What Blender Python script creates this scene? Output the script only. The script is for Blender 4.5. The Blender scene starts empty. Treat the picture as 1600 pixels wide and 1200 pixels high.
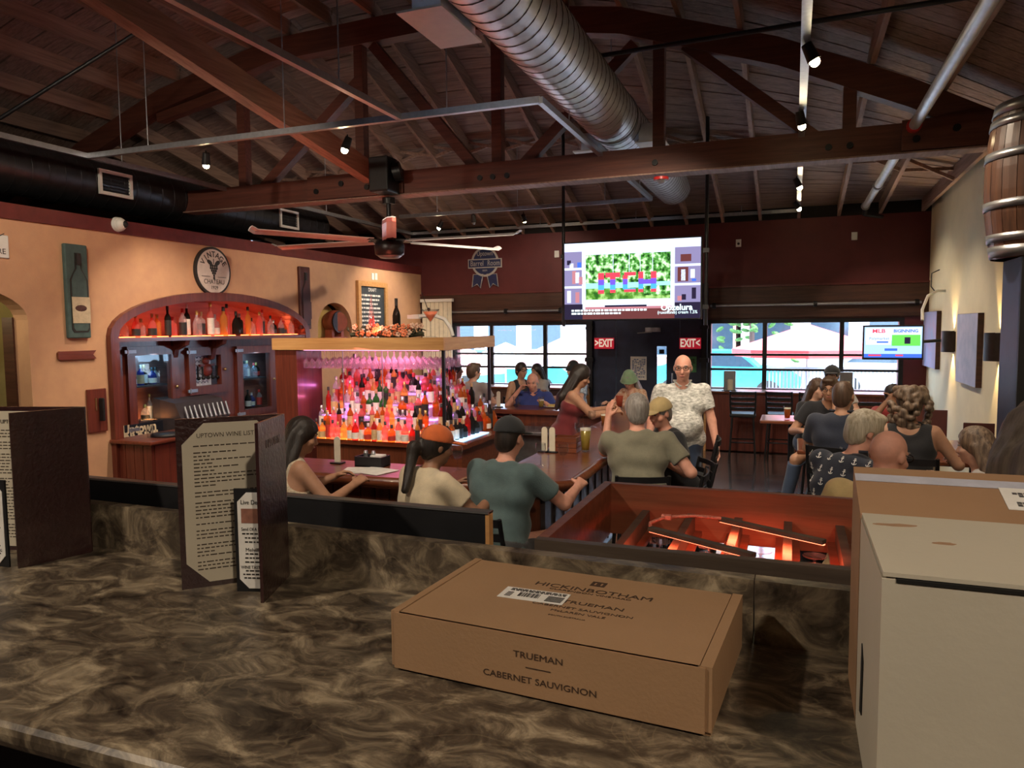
import bpy, bmesh, math, random
import numpy as np
from mathutils import Vector, Matrix
random.seed(7)
S = bpy.context.scene
COL = S.collection
PI = math.pi
R = math.radians

# ------------------------------------------------------------------ camera
FPX, EYE = 1155.0, 2.15
def _n(v): return v / np.linalg.norm(v)
AY = _n(np.array([440., 92., FPX])); AX = np.array([3016., -60., -FPX]); AX = _n(AX - AY * AX.dot(AY))
AZ = np.cross(AX, AY); AZ = AZ if AZ[1] > 0 else -AZ
cd = bpy.data.cameras.new('camera'); cam = bpy.data.objects.new('camera', cd); COL.objects.link(cam)
cd.sensor_width = 36; cd.lens = FPX / 1600 * 36; cd.clip_start = .02; cd.clip_end = 200
rt, up, fw = [np.array([AX[i], AY[i], AZ[i]]) for i in range(3)]
cam.matrix_world = Matrix(((rt[0], up[0], -fw[0], 0), (rt[1], up[1], -fw[1], 0), (rt[2], up[2], -fw[2], EYE), (0, 0, 0, 1)))
S.camera = cam
S.cycles.transparent_max_bounces = 32
def ray(px, py):
    r = np.array([px - 800., 600. - py, FPX]); return np.array([r.dot(AX), r.dot(AY), r.dot(AZ)])
EYEV = np.array([0, 0, EYE])
def atX(px, py, X): d = ray(px, py); return EYEV + d * (X / d[0])
def atY(px, py, Y): d = ray(px, py); return EYEV + d * (Y / d[1])
def atZ(px, py, Z): d = ray(px, py); return EYEV + d * ((Z - EYE) / d[2])

# ------------------------------------------------------------------ view, world, sun, daylight
S.view_settings.view_transform = 'Standard'; S.view_settings.look = 'None'
S.view_settings.gamma = 1; S.view_settings.use_curve_mapping = False
S.view_settings.exposure = EXPOSURE = 0.55
W = bpy.data.worlds.new('sky'); S.world = W; W.use_nodes = True
wn = W.node_tree; wn.nodes['Background'].inputs[0].default_value = (.56, .76, 1.0, 1); wn.nodes['Background'].inputs[1].default_value = 9.0
sd = bpy.data.lights.new('sun', 'SUN'); sd.energy = 12.0; sd.angle = .01; sd.color = (1, .95, .86)
sun = bpy.data.objects.new('sun', sd); COL.objects.link(sun); sun.rotation_euler = Vector((-.50, .18, -.80)).to_track_quat('-Z', 'Y').to_euler()
def light(kind, loc, energy, color, target=None, size=.1, spot=80, blend=.6, sy=None):
    l = bpy.data.lights.new(kind.lower() + '_lamp', kind); l.energy = energy; l.color = color
    if kind == 'SPOT': l.spot_size = R(spot); l.spot_blend = blend; l.shadow_soft_size = size
    elif kind == 'AREA':
        l.size = size
        if sy: l.shape = 'RECTANGLE'; l.size_y = sy
    else: l.shadow_soft_size = size
    o = bpy.data.objects.new(kind.lower() + '_light', l); COL.objects.link(o); o.location = loc
    if target is not None:
        o.rotation_euler = (Vector(target) - Vector(loc)).to_track_quat('-Z', 'Y').to_euler()
    return o
WARM = (1, .82, .62)
# sky portals at the two window walls
for (x0, x1) in ((-6.3, -3.3), (-1.45, 1.75)):
    o = light('AREA', ((x0 + x1) / 2, 13.72, 1.6), 1, (1, 1, 1), ((x0 + x1) / 2, 0, 1.6), abs(x1 - x0), sy=1.2)
    o.data.cycles.is_portal = True

# ------------------------------------------------------------------ materials
MATS = {}
def mat(name, col, rough=.5, metal=0., var=.12, scale=14., bump=0., bscale=60., emit=None, estr=0., coat=0., stretch=(1, 1, 1), alpha=None, spec=.5, col2=None, sheen=0.):
    """procedural principled material: base colour broken up by noise, optional fine relief"""
    if name in MATS: return MATS[name]
    m = bpy.data.materials.new(name); m.use_nodes = True; t = m.node_tree; p = t.nodes['Principled BSDF']
    L = t.links.new
    tc = t.nodes.new('ShaderNodeTexCoord'); mp = t.nodes.new('ShaderNodeMapping'); mp.inputs['Scale'].default_value = stretch
    L(tc.outputs['Object'], mp.inputs[0])
    if var > 0 or col2:
        nz = t.nodes.new('ShaderNodeTexNoise'); nz.inputs['Scale'].default_value = scale; nz.inputs['Detail'].default_value = 5; nz.inputs['Roughness'].default_value = .6
        L(mp.outputs[0], nz.inputs['Vector'])
        cr = t.nodes.new('ShaderNodeValToRGB'); cr.color_ramp.elements[0].position = .32; cr.color_ramp.elements[1].position = .68
        a = [max(0, c * (1 - var)) for c in col]; b = col2 if col2 else [min(1, c * (1 + var)) for c in col]
        cr.color_ramp.elements[0].color = (*a, 1); cr.color_ramp.elements[1].color = (*b, 1)
        L(nz.outputs[0], cr.inputs[0]); L(cr.outputs[0], p.inputs['Base Color'])
    else: p.inputs['Base Color'].default_value = (*col, 1)
    p.inputs['Roughness'].default_value = rough; p.inputs['Metallic'].default_value = metal
    p.inputs['Specular IOR Level'].default_value = spec; p.inputs['Coat Weight'].default_value = coat
    if coat: p.inputs['Coat Roughness'].default_value = .12
    if sheen: p.inputs['Sheen Weight'].default_value = sheen
    if bump > 0:
        n2 = t.nodes.new('ShaderNodeTexNoise'); n2.inputs['Scale'].default_value = bscale; n2.inputs['Detail'].default_value = 4
        L(mp.outputs[0], n2.inputs['Vector']); bp = t.nodes.new('ShaderNodeBump'); bp.inputs['Strength'].default_value = bump; bp.inputs['Distance'].default_value = .01
        L(n2.outputs[0], bp.inputs['Height']); L(bp.outputs[0], p.inputs['Normal'])
    if emit: p.inputs['Emission Color'].default_value = (*emit, 1); p.inputs['Emission Strength'].default_value = estr
    m.diffuse_color = (*col, 1); MATS[name] = m
    return m
def wood(name, c1, c2, rough=.4, axis=0, scale=5., coat=0., bump=.08):
    """streaky grain along one axis"""
    if name in MATS: return MATS[name]
    st = [14, 14, 14]; st[axis] = .9
    m = mat(name, c1, rough, 0, .0, scale * .5, bump, 8, stretch=st, col2=c2, coat=coat)
    return m
def glass(name, tint=(1, 1, 1), gloss=.5, rough=.02, dens=0.):
    """thin clear glass: tinted see-through plus fresnel mirror"""
    if name in MATS: return MATS[name]
    m = bpy.data.materials.new(name); m.use_nodes = True; t = m.node_tree; t.nodes.clear(); L = t.links.new
    out = t.nodes.new('ShaderNodeOutputMaterial'); tr = t.nodes.new('ShaderNodeBsdfTransparent'); tr.inputs[0].default_value = (*tint, 1)
    gl = t.nodes.new('ShaderNodeBsdfGlossy'); gl.inputs['Roughness'].default_value = rough
    lw = t.nodes.new('ShaderNodeLayerWeight'); lw.inputs[0].default_value = .5; pw = t.nodes.new('ShaderNodeMath'); pw.operation = 'POWER'; pw.inputs[1].default_value = 4.0; L(lw.outputs['Facing'], pw.inputs[0])
    mu = t.nodes.new('ShaderNodeMath'); mu.operation = 'MULTIPLY_ADD'; mu.inputs[1].default_value = .85; mu.inputs[2].default_value = .045 * gloss
    L(pw.outputs[0], mu.inputs[0]); mx = t.nodes.new('ShaderNodeMixShader'); L(mu.outputs[0], mx.inputs[0]); L(tr.outputs[0], mx.inputs[1]); L(gl.outputs[0], mx.inputs[2])
    last = mx
    if dens > 0:
        df = t.nodes.new('ShaderNodeBsdfTranslucent'); df.inputs[0].default_value = (*tint, 1)
        d2 = t.nodes.new('ShaderNodeBsdfDiffuse'); d2.inputs[0].default_value = (*tint, 1)
        m1 = t.nodes.new('ShaderNodeMixShader'); L(df.outputs[0], m1.inputs[1]); L(d2.outputs[0], m1.inputs[2])
        m2 = t.nodes.new('ShaderNodeMixShader'); m2.inputs[0].default_value = dens; L(mx.outputs[0], m2.inputs[1]); L(m1.outputs[0], m2.inputs[2]); last = m2
    L(last.outputs[0], out.inputs[0]); MATS[name] = m
    return m
def glow(name, col, strength):
    if name in MATS: return MATS[name]
    m = bpy.data.materials.new(name); m.use_nodes = True; t = m.node_tree; t.nodes.clear()
    out = t.nodes.new('ShaderNodeOutputMaterial'); e = t.nodes.new('ShaderNodeEmission'); e.inputs[0].default_value = (*col, 1); e.inputs[1].default_value = strength
    t.links.new(e.outputs[0], out.inputs[0]); MATS[name] = m
    return m

# ------------------------------------------------------------------ mesh building
MW = {}
def mw(o):
    return MW.get(o.name, Matrix.Identity(4)) if o else Matrix.Identity(4)
class B:
    """collects shapes; build() links them as ONE mesh object"""
    def __init__(s): s.v = []; s.f = []; s.sm = []
    def add(s, vs, fs, smooth=False):
        n = len(s.v); s.v += [tuple(v) for v in vs]; s.f += [tuple(i + n for i in f) for f in fs]; s.sm += [smooth] * len(fs); return s
    def box(s, a, b, rot=None, at=None):
        x0, y0, z0 = [min(p, q) for p, q in zip(a, b)]; x1, y1, z1 = [max(p, q) for p, q in zip(a, b)]
        vs = [(x0, y0, z0), (x1, y0, z0), (x1, y1, z0), (x0, y1, z0), (x0, y0, z1), (x1, y0, z1), (x1, y1, z1), (x0, y1, z1)]
        if rot is not None:
            c = Vector(at) if at is not None else Vector(((x0 + x1) / 2, (y0 + y1) / 2, (z0 + z1) / 2)); vs = [c + rot @ (Vector(v) - c) for v in vs]
        return s.add(vs, [(0, 3, 2, 1), (4, 5, 6, 7), (0, 1, 5, 4), (1, 2, 6, 5), (2, 3, 7, 6), (3, 0, 4, 7)])
    def rbox(s, a, b, r=.01, seg=2):
        bm = bmesh.new(); bmesh.ops.create_cube(bm, size=1)
        for v in bm.verts: v.co = Vector([(p + q) / 2 + c * abs(q - p) for p, q, c in zip(a, b, v.co)])
        bmesh.ops.bevel(bm, geom=bm.edges[:], offset=r, segments=seg, affect='EDGES', profile=.5)
        bm.verts.index_update(); s.add([v.co[:] for v in bm.verts], [[v.index for v in f.verts] for f in bm.faces], False); bm.free(); return s
    def bar(s, p, q, w, h, upv=(0, 0, 1)):
        """square timber from p to q, w wide and h deep"""
        p, q = Vector(p), Vector(q); d = (q - p).normalized(); u = Vector(upv); x = d.cross(u)
        if x.length < 1e-4: x = d.cross(Vector((0, 1, 0)))
        x.normalize(); y = x.cross(d).normalized(); x *= w / 2; y *= h / 2
        vs = [p - x - y, p + x - y, p + x + y, p - x + y, q - x - y, q + x - y, q + x + y, q - x + y]
        return s.add(vs, [(0, 1, 2, 3), (7, 6, 5, 4), (4, 5, 1, 0), (5, 6, 2, 1), (6, 7, 3, 2), (7, 4, 0, 3)])
    def cyl(s, p, q, r0, r1=None, n=12, caps=True, smooth=True):
        r1 = r0 if r1 is None else r1; p, q = Vector(p), Vector(q); d = (q - p).normalized()
        x = d.orthogonal().normalized(); y = d.cross(x); vs = []
        for c, r in ((p, r0), (q, r1)):
            for i in range(n): a = 2 * PI * i / n; vs.append(c + (x * math.cos(a) + y * math.sin(a)) * r)
        s.add(vs, [(i, (i + 1) % n, n + (i + 1) % n, n + i) for i in range(n)], smooth)
        if caps: s.add(vs, [tuple(range(n - 1, -1, -1)), tuple(range(n, 2 * n))])
        return s
    def tube(s, pts, r, n=8, closed=False):
        pts = [Vector(p) for p in pts]; m = len(pts); rings = []; x = None
        for i, p in enumerate(pts):
            a = pts[i - 1] if (i > 0 or closed) else p; b = pts[(i + 1) % m] if (i < m - 1 or closed) else p
            d = (b - a).normalized(); x = (d.orthogonal() if x is None else x - d * x.dot(d)).normalized(); y = d.cross(x)
            rr = r[i] if isinstance(r, (list, tuple)) else r
            rings.append([p + (x * math.cos(2 * PI * k / n) + y * math.sin(2 * PI * k / n)) * rr for k in range(n)])
        vs = [v for q in rings for v in q]; fs = []
        for i in range(m if closed else m - 1):
            j = (i + 1) % m; fs += [(i * n + k, i * n + (k + 1) % n, j * n + (k + 1) % n, j * n + k) for k in range(n)]
        s.add(vs, fs, True)
        if not closed: s.add(vs, [tuple(range(n - 1, -1, -1)), tuple(range((m - 1) * n, m * n))])
        return s
    def lathe(s, prof, n=16, c=(0, 0, 0), sq=0.):
        """profile [(radius, height)] spun about z; sq > 0 squares the section"""
        vs = []
        for r, z in prof:
            for k in range(n):
                a = 2 * PI * k / n; ca, sa = math.cos(a), math.sin(a)
                g = 1. if sq == 0 else (1 - sq) + sq / max(abs(ca), abs(sa))
                vs.append((c[0] + r * g * ca, c[1] + r * g * sa, c[2] + z))
        fs = []
        for i in range(len(prof) - 1): fs += [(i * n + k, i * n + (k + 1) % n, (i + 1) * n + (k + 1) % n, (i + 1) * n + k) for k in range(n)]
        return s.add(vs, fs, True)
    def ell(s, c, r, n=12, m=8, rot=None):
        vs = []; fs = []
        for i in range(m + 1):
            th = PI * i / m
            for k in range(n):
                a = 2 * PI * k / n; v = Vector((r[0] * math.sin(th) * math.cos(a), r[1] * math.sin(th) * math.sin(a), r[2] * math.cos(th)))
                if rot is not None: v = rot @ v
                vs.append(v + Vector(c))
        for i in range(m): fs += [(i * n + k, (i + 1) * n + k, (i + 1) * n + (k + 1) % n, i * n + (k + 1) % n) for k in range(n)]
        return s.add(vs, fs, True)
    def poly(s, loops, frame, thick):
        """outline with holes in the plane of frame (origin, u, v), given thickness along u x v"""
        vs, fs = fill2d(loops, thick); o, u, v = [Vector(a) for a in frame]; w = u.cross(v)
        return s.add([o + u * a[0] + v * a[1] + w * a[2] for a in vs], fs)
    def text(s, body, size, frame, depth=.0006, align='CENTER', sx=1., shear=0., bold=0.):
        vs, fs = text2d(body, size, depth, align, sx, shear, bold); o, u, v = [Vector(a) for a in frame]; w = u.cross(v)
        return s.add([o + u * a[0] + v * a[1] + w * a[2] for a in vs], fs)
    def quad(s, a, b, c, d): return s.add([a, b, c, d], [(0, 1, 2, 3)])
    def build(s, name, m, parent=None, world=True):
        me = bpy.data.meshes.new(name); vs = s.v
        if parent is not None and world:
            inv = mw(parent).inverted(); vs = [inv @ Vector(v) for v in vs]
        me.from_pydata([tuple(v) for v in vs], [], s.f)
        me.polygons.foreach_set('use_smooth', s.sm); me.materials.append(MATS[m] if isinstance(m, str) else m); me.update()
        return link(name, me, parent)
def link(name, me, parent=None):
    o = bpy.data.objects.new(name, me); COL.objects.link(o)
    if parent is not None: o.parent = parent; MW[o.name] = mw(parent)
    return o
def _curve_mesh(cu):
    o = bpy.data.objects.new('tmp', cu)
    me = bpy.data.meshes.new_from_object(o); vs = [v.co[:] for v in me.vertices]; fs = [tuple(p.vertices) for p in me.polygons]
    bpy.data.objects.remove(o); bpy.data.curves.remove(cu); bpy.data.meshes.remove(me); return vs, fs
def fill2d(loops, thick):
    cu = bpy.data.curves.new('c', 'CURVE'); cu.dimensions = '2D'; cu.fill_mode = 'BOTH'; cu.extrude = thick / 2
    for lp in loops:
        sp = cu.splines.new('POLY'); sp.points.add(len(lp) - 1); sp.use_cyclic_u = True
        for i, p in enumerate(lp): sp.points[i].co = (p[0], p[1], 0, 1)
    return _curve_mesh(cu)
_TX = {}
def text2d(body, size, depth, align, sx, shear, bold):
    k = (body, size, depth, align, sx, shear, bold)
    if k not in _TX:
        cu = bpy.data.curves.new('t', 'FONT'); cu.body = body; cu.size = size; cu.extrude = depth; cu.align_x = align; cu.align_y = 'CENTER'; cu.shear = shear; cu.offset = bold; cu.resolution_u = 3
        vs, fs = _curve_mesh(cu); _TX[k] = ([(v[0] * sx, v[1], v[2]) for v in vs], fs)
    return _TX[k]
def tag(o, label=None, cat=None, group=None, kind=None):
    if label: o['label'] = label
    if cat: o['category'] = cat
    if group: o['group'] = group
    if kind: o['kind'] = kind
    return o
def thing(name, label, cat, loc=(0, 0, 0), rz=0., group=None):
    o = bpy.data.objects.new(name, None); COL.objects.link(o); o.empty_display_size = .1
    o.location = loc; o.rotation_euler = (0, 0, rz); MW[o.name] = Matrix.Translation(Vector(loc)) @ Matrix.Rotation(rz, 4, 'Z')
    return tag(o, label, cat, group)
def dup(root, loc, rz, label=None, group=None, scale=None):
    r = root.copy(); COL.objects.link(r); r.location = loc; r.rotation_euler = (0, 0, rz)
    if scale: r.scale = (scale, scale, scale)
    if label: r['label'] = label
    if group: r['group'] = group
    for ch in KIDS.get(root.name, list(root.children)):
        c = ch.copy(); COL.objects.link(c); c.parent = r
        for g in ch.children:
            d = g.copy(); COL.objects.link(d); d.parent = c
    return r
KIDS = {}
def struct(name, b, m, parent=None):
    o = b.build(name, m, parent)
    if parent is None: o['kind'] = 'structure'
    return o
def arc(cx, cy, rx, ry, a0, a1, n=20):
    return [(cx + rx * math.cos(R(a0 + (a1 - a0) * i / n)), cy + ry * math.sin(R(a0 + (a1 - a0) * i / n))) for i in range(n + 1)]
def rect(x0, y0, x1, y1): return [(x0, y0), (x1, y0), (x1, y1), (x0, y1)]
def archloop(x0, x1, z0, zs, rise, n=20):
    """opening with straight jambs to zs and an elliptical head"""
    return [(x0, z0), (x1, z0)] + arc((x0 + x1) / 2, zs, (x1 - x0) / 2, rise, 0, 180, n)
# ================================================================== THE SETTING
XL, XR, YF, YT = -7.15, 2.03, 13.6, 8.2
XB = -11.4
def zu(X): return 5.72 - .043 * (X + 4.9) ** 2            # underside of the bowed top chord
def zdeck(X, Y):
    a = zu(X) + .47
    return a if Y <= YT else a + (4.15 - a) * (Y - YT) / (YF - YT)
mat('plaster_peach', (.57, .315, .185), .8, 0, .07, 3, .12, 90, col2=(.63, .36, .20))
mat('plaster_beige', (.74, .66, .46), .8, 0, .06, 2, .1, 80)
mat('plaster_maroon', (.11, .016, .018), .6, 0, .12, 4, .05, 90)
mat('maroon_trim', (.13, .022, .02), .4, 0, .2, 8)
mat('navy_panel', (.020, .029, .070), .5, 0, .2, 6)
mat('black_metal', (.012, .012, .014), .38, .2, .2, 20)
mat('black_paint', (.010, .010, .012), .5, 0, .2, 12)
mat('dark_void', (.010, .008, .008), .9, 0, .2, 5)
wood('header_wood', (.045, .016, .010), (.09, .034, .020), .5, 0)
wood('deck_board', (.16, .105, .088), (.31, .215, .18), .7, 0, 4)
wood('rafter_wood', (.21, .13, .10), (.36, .23, .18), .65, 1, 4)
wood('truss_wood', (.085, .026, .018), (.15, .05, .032), .55, 0, 4)
wood('bar_wood', (.11, .028, .012), (.22, .062, .024), .32, 0, 4, .5)
wood('bar_wood_v', (.10, .026, .012), (.20, .056, .024), .36, 2, 4, .3)
wood('cherry', (.10, .020, .014), (.19, .044, .024), .35, 2, 4, .3)
wood('cherry_y', (.11, .024, .014), (.21, .05, .024), .32, 1, 4, .3)
wood('pine', (.46, .22, .075), (.62, .34, .13), .5, 0, 4)
wood('pine_y', (.42, .22, .085), (.60, .36, .16), .5, 1, 4)
mat('grey_steel', (.42, .43, .46), .38, .85, .1, 25)
mat('galvanized', (.72, .74, .78), .42, .75, .10, 9, .04, 40)
mat('dark_duct', (.05, .05, .055), .35, .7, .2, 9)
mat('white_plastic', (.75, .74, .70), .4, 0, .05, 10)
glass('window_glass', (.97, .985, 1.0), .6)

# floor: dark planks with a soft sheen
def floor_mat():
    m = bpy.data.materials.new('floor_planks'); m.use_nodes = True; t = m.node_tree; p = t.nodes['Principled BSDF']; L = t.links.new
    tc = t.nodes.new('ShaderNodeTexCoord'); br = t.nodes.new('ShaderNodeTexBrick'); br.inputs['Scale'].default_value = 1
    br.inputs['Color1'].default_value = (.055, .034, .030, 1); br.inputs['Color2'].default_value = (.095, .060, .052, 1); br.inputs['Mortar'].default_value = (.02, .013, .012, 1)
    br.inputs['Mortar Size'].default_value = .004; br.inputs['Brick Width'].default_value = 1.3; br.inputs['Row Height'].default_value = .16
    L(tc.outputs['Object'], br.inputs[0])
    mp = t.nodes.new('ShaderNodeMapping'); mp.inputs['Scale'].default_value = (1.2, 18, 1); L(tc.outputs['Object'], mp.inputs[0])
    nz = t.nodes.new('ShaderNodeTexNoise'); nz.inputs['Scale'].default_value = 3; nz.inputs['Detail'].default_value = 5; L(mp.outputs[0], nz.inputs[0])
    mx = t.nodes.new('ShaderNodeMixRGB'); mx.blend_type = 'MULTIPLY'; mx.inputs[0].default_value = .5; L(br.outputs[0], mx.inputs[1]); L(nz.outputs[0], mx.inputs[2])
    L(mx.outputs[0], p.inputs['Base Color']); p.inputs['Roughness'].default_value = .16; p.inputs['Coat Weight'].default_value = .8; p.inputs['Coat Roughness'].default_value = .07; MATS['floor_planks'] = m
floor_mat()
struct('floor', B().box((XB, -3.5, -.12), (XR, YF + .15, 0)), 'floor_planks')
struct('floor_raised', B().box((-4.2, -3.5, 0), (XR, 1.25, .6)), 'floor_planks')

# left wall (parallel to depth): doorway arch, back-bar recess, barrel niche
CY0, CY1 = 6.16, 9.67                                     # back-bar recess along Y
NY0, NY1 = atX(497, 520, XL)[1], atX(550, 520, XL)[1]
NZ0 = atX(522, 531, XL)[2]; NZT = atX(522, 473, XL)[2]
DY1 = atX(47, 560, XL)[1]; DY0 = DY1 - 1.5
DZS = atX(47, 500, XL)[2]
loops = [rect(-3.5, 0, YF, 3.25), archloop(DY0, DY1, .001, DZS, .33), archloop(CY0, CY1, .05, 2.10, .49), archloop(NY0, NY1, NZ0, NZT - (NY1 - NY0) * .42, (NY1 - NY0) * .42)]
wl = struct('wall_left', B().poly(loops, ((XL - .1, 0, 0), (0, 1, 0), (0, 0, 1)), .2), 'plaster_peach')
b = B().poly([archloop(NY0 - .02, NY1 + .02, NZ0 - .02, NZT - (NY1 - NY0) * .42, (NY1 - NY0) * .44)], ((XL - .32, 0, 0), (0, 1, 0), (0, 0, 1)), .02)
b.box((XL - .32, NY0 - .02, NZ0 - .03), (XL - .19, NY1 + .02, NZ0)); b.box((XL - .32, NY0 - .03, NZ0), (XL - .19, NY0, NZT)); b.box((XL - .32, NY1, NZ0), (XL - .19, NY1 + .03, NZT))
mat('niche_paint', (.74, .55, .20), .8, 0, .1, 5)
b.build('niche_lining', 'niche_paint', wl)
struct('trim_1', B().box((XL - .24, -3.5, 3.25), (XL + .025, YF, 3.40)), 'maroon_trim')
# room behind the doorway arch
mat('hall_olive', (.24, .20, .085), .8, 0, .15, 3)
struct('wall_hall', B().box((XL - 1.9, 2.8, 0), (XL - 1.8, 6.0, 3.2)).box((XL - 1.8, 5.75, 0), (XL - .2, 5.85, 3.2)).box((XL - 1.8, 2.8, 3.1), (XL - .2, 5.8, 3.2)), 'hall_olive')
# outer wall past the partition, plus an unseen back wall keeping sky light out
struct('wall_outer', B().box((XB - .1, -3.5, 0), (XB, YF, 6)).box((XB, -3.6, 0), (XR + .2, -3.5, 6)), 'dark_void')
wr = struct('wall_right', B().box((XR, -3.5, 0), (XR + .15, YF + .15, 4.2)), 'plaster_beige')

# far wall with two banks of glazed garage doors and an entrance between
WX = [atY(p, 560, YF)[0] for p in (713, 766, 771, 849, 855, 916)]
VX = [atY(p, 560, YF)[0] for p in (1110.5, 1191, 1198, 1311, 1318, 1404)]
WZ = [2.19, 1.66, 1.62, 1.40, 1.36, 1.05]
DX0, DX1 = WX[5] + .12, VX[0] - .06
loops = [rect(XB, 0, XR, 3.95), rect(WX[0], WZ[5], WX[5], WZ[0]), rect(VX[0], WZ[5], VX[5], WZ[0]), rect(DX0, .001, DX1, 2.45)]
struct('wall_far', B().poly(loops, ((0, YF + .1, 0), (1, 0, 0), (0, 0, 1)), .2), 'plaster_maroon')
for k, (c, n) in enumerate(((WX, 'window_1'), (VX, 'window_2'))):
    rows = ((WZ[0], WZ[1]), (WZ[2], WZ[3]), (WZ[4], WZ[5])); holes = [rect(c[2 * i], r[1], c[2 * i + 1], r[0]) for i in range(3) for r in rows]
    fr = B().poly([rect(c[0] - .07, WZ[5] - .07, c[5] + .07, WZ[0] + .07)] + holes, ((0, YF + .02, 0), (1, 0, 0), (0, 0, 1)), .06)
    w = struct(n, fr, 'black_metal')
    B().box((c[0] - .12, YF - .09, WZ[5] - .09), (c[5] + .12, YF, WZ[5] - .055)).build('window_sill', 'grey_steel', w)
    for i in range(3):
        for r in rows:
            B().box((c[2 * i] - .005, YF + .015, r[1] - .005), (c[2 * i + 1] + .005, YF + .021, r[0] + .005)).build('pane', 'window_glass', w)
# header boards between window heads and the maroon band
for i, (x0, x1) in enumerate(((XL, DX0 - .02), (DX1 + .02, XR))):
    t = struct('trim_%d' % (i + 2), B().box((x0, YF - .02, 2.27), (x1, YF, 2.285)), 'header_wood')
    for k in range(2):
        B().box((x0, YF - .045, 2.285 + k * .265), (x1, YF - .004, 2.545 + k * .265)).build('board', 'header_wood', t)
    B().box((x0, YF - .06, 2.815), (x1, YF, 2.845)).build('ledge', 'maroon_trim', t)
# lower wainscot under the windows
struct('trim_4', B().box((DX1 + .02, YF - .03, 0), (XR, YF, .95)).box((XL, YF - .03, 0), (DX0 - .02, YF, .95)), 'header_wood')
# entrance: navy surround and door with a narrow light
ex = struct('wall_entrance', B().poly([rect(DX0, 0, DX1, 2.75), rect(atY(962, 560, YF)[0], .001, atY(1062, 560, YF)[0], 2.30), rect(atY(966, 503, YF)[0], 2.325, atY(1056, 503, YF)[0], 2.40)], ((0, YF + .06, 0), (1, 0, 0), (0, 0, 1)), .1), 'navy_panel')
xa, xb = atY(962, 560, YF)[0], atY(1062, 560, YF)[0]
B().box((atY(966, 503, YF)[0], YF + .05, 2.325), (atY(1056, 503, YF)[0], YF + .056, 2.40)).build('transom_pane', 'window_glass', ex)
la, lb = atY(1026, 560, YF)[0], atY(1041, 560, YF)[0]; lz0, lz1 = atY(1033, 622, YF)[2] - .25, atY(1033, 541, YF)[2]
dr = struct('door_1', B().poly([rect(xa + .005, .005, xb - .005, 2.295), rect(la, lz0, lb, lz1)], ((0, YF + .05, 0), (1, 0, 0), (0, 0, 1)), .045), 'navy_panel')
B().box((la, YF + .045, lz0), (lb, YF + .051, lz1)).build('pane', 'window_glass', dr)
B().box((la + .04, YF + .03, lz1 - .14), (lb - .04, YF + .04, lz1 - .06)).build('window_sticker', 'black_paint', dr)
B().box((xb - .35, YF - .05, 2.05), (xb - .62, YF + .02, 2.13)).bar((xb - .5, YF - .05, 2.05), (xb - .75, YF - .12, 2.03), .03, .02).build('door_closer', 'grey_steel', dr)
B().cyl((xb - .12, YF, .95), (xb - .12, YF - .05, .95), .012).cyl((xb - .12, YF - .05, .8), (xb - .12, YF - .05, 1.3), .015).build('door_handle', 'grey_steel', dr)
for px in (923, 1101):                                    # door track posts
    x = atY(px, 560, YF)[0]
    tag(B().box((x - .05, YF - .09, 0), (x + .05, YF - .01, 2.9)).box((x - .08, YF - .13, 1.5), (x + .08, YF - .09, 1.58)).box((x - .07, YF - .12, 2.1), (x + .07, YF - .09, 2.16)).build('door_track', 'black_metal'),
        'black steel door track beside the ' + ('left' if px < 1000 else 'right') + ' bank of windows', 'door track', 'door tracks')

# ------------------------------------------------------------------ roof: boards, rafters, bridging
rf = struct('ceiling', B().poly([[(x, zu(x) + .53) for x in np.linspace(XB, XR + .1, 30)] + [(x, zu(x) + .50) for x in np.linspace(XR + .1, XB, 30)]], ((0, -3.5, 0), (1, 0, 0), (0, 0, 1)), .02), 'dark_void')
def strip(x0, x1, ya, yb, dz0, dz1, n=10):
    """one deck board following the curve of the roof"""
    xs = np.linspace(x0, x1, n + 1); vs = []
    for x in xs:
        for (y, d) in ((ya, dz0), (yb, dz0), (yb, dz1), (ya, dz1)): vs.append((x, y, zdeck(x, y) + d))
    fs = []
    for i in range(n):
        a = 4 * i; c = a + 4; fs += [(a, c, c + 1, a + 1), (a + 1, c + 1, c + 2, a + 2), (a + 2, c + 2, c + 3, a + 3), (a + 3, c + 3, c, a)]
    return B().add(vs, fs + [(0, 1, 2, 3), (4 * n + 3, 4 * n + 2, 4 * n + 1, 4 * n)])
rnd = random.Random(3)
y = -3.4
while y < YF + .1:
    w = .19; xj = rnd.uniform(-7, -1)
    for (x0, x1) in ((XB, xj - .003), (xj + .003, XR)):
        e = rnd.uniform(-.004, .004); strip(x0, x1, y, y + w - .012, e, e + .022).build('deck_board', 'deck_board', rf)
    y += w
B().add([(x, yy, zdeck(x, yy) + .06) for yy in (-3.5, YT, YF + .2) for x in np.linspace(XB, XR + .15, 30)],
        [(30 * j + i, 30 * j + i + 1, 30 * j + i + 31, 30 * j + i + 30) for j in range(2) for i in range(29)]).build('light_seal_sheet', 'dark_void', rf)  # added dark sheet above the boards, stops light leaking through their gaps
RX = [XR - .12 - .62 * i for i in range(21)]
for x in RX:
    for (ya, yb) in ((-3.4, YT), (YT, YF + .1)):
        za, zb = zdeck(x, ya) - .10, zdeck(x, yb) - .10
        B().bar((x, ya, za), (x, yb, zb), .05, .19).build('rafter', 'rafter_wood', rf)
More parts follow.
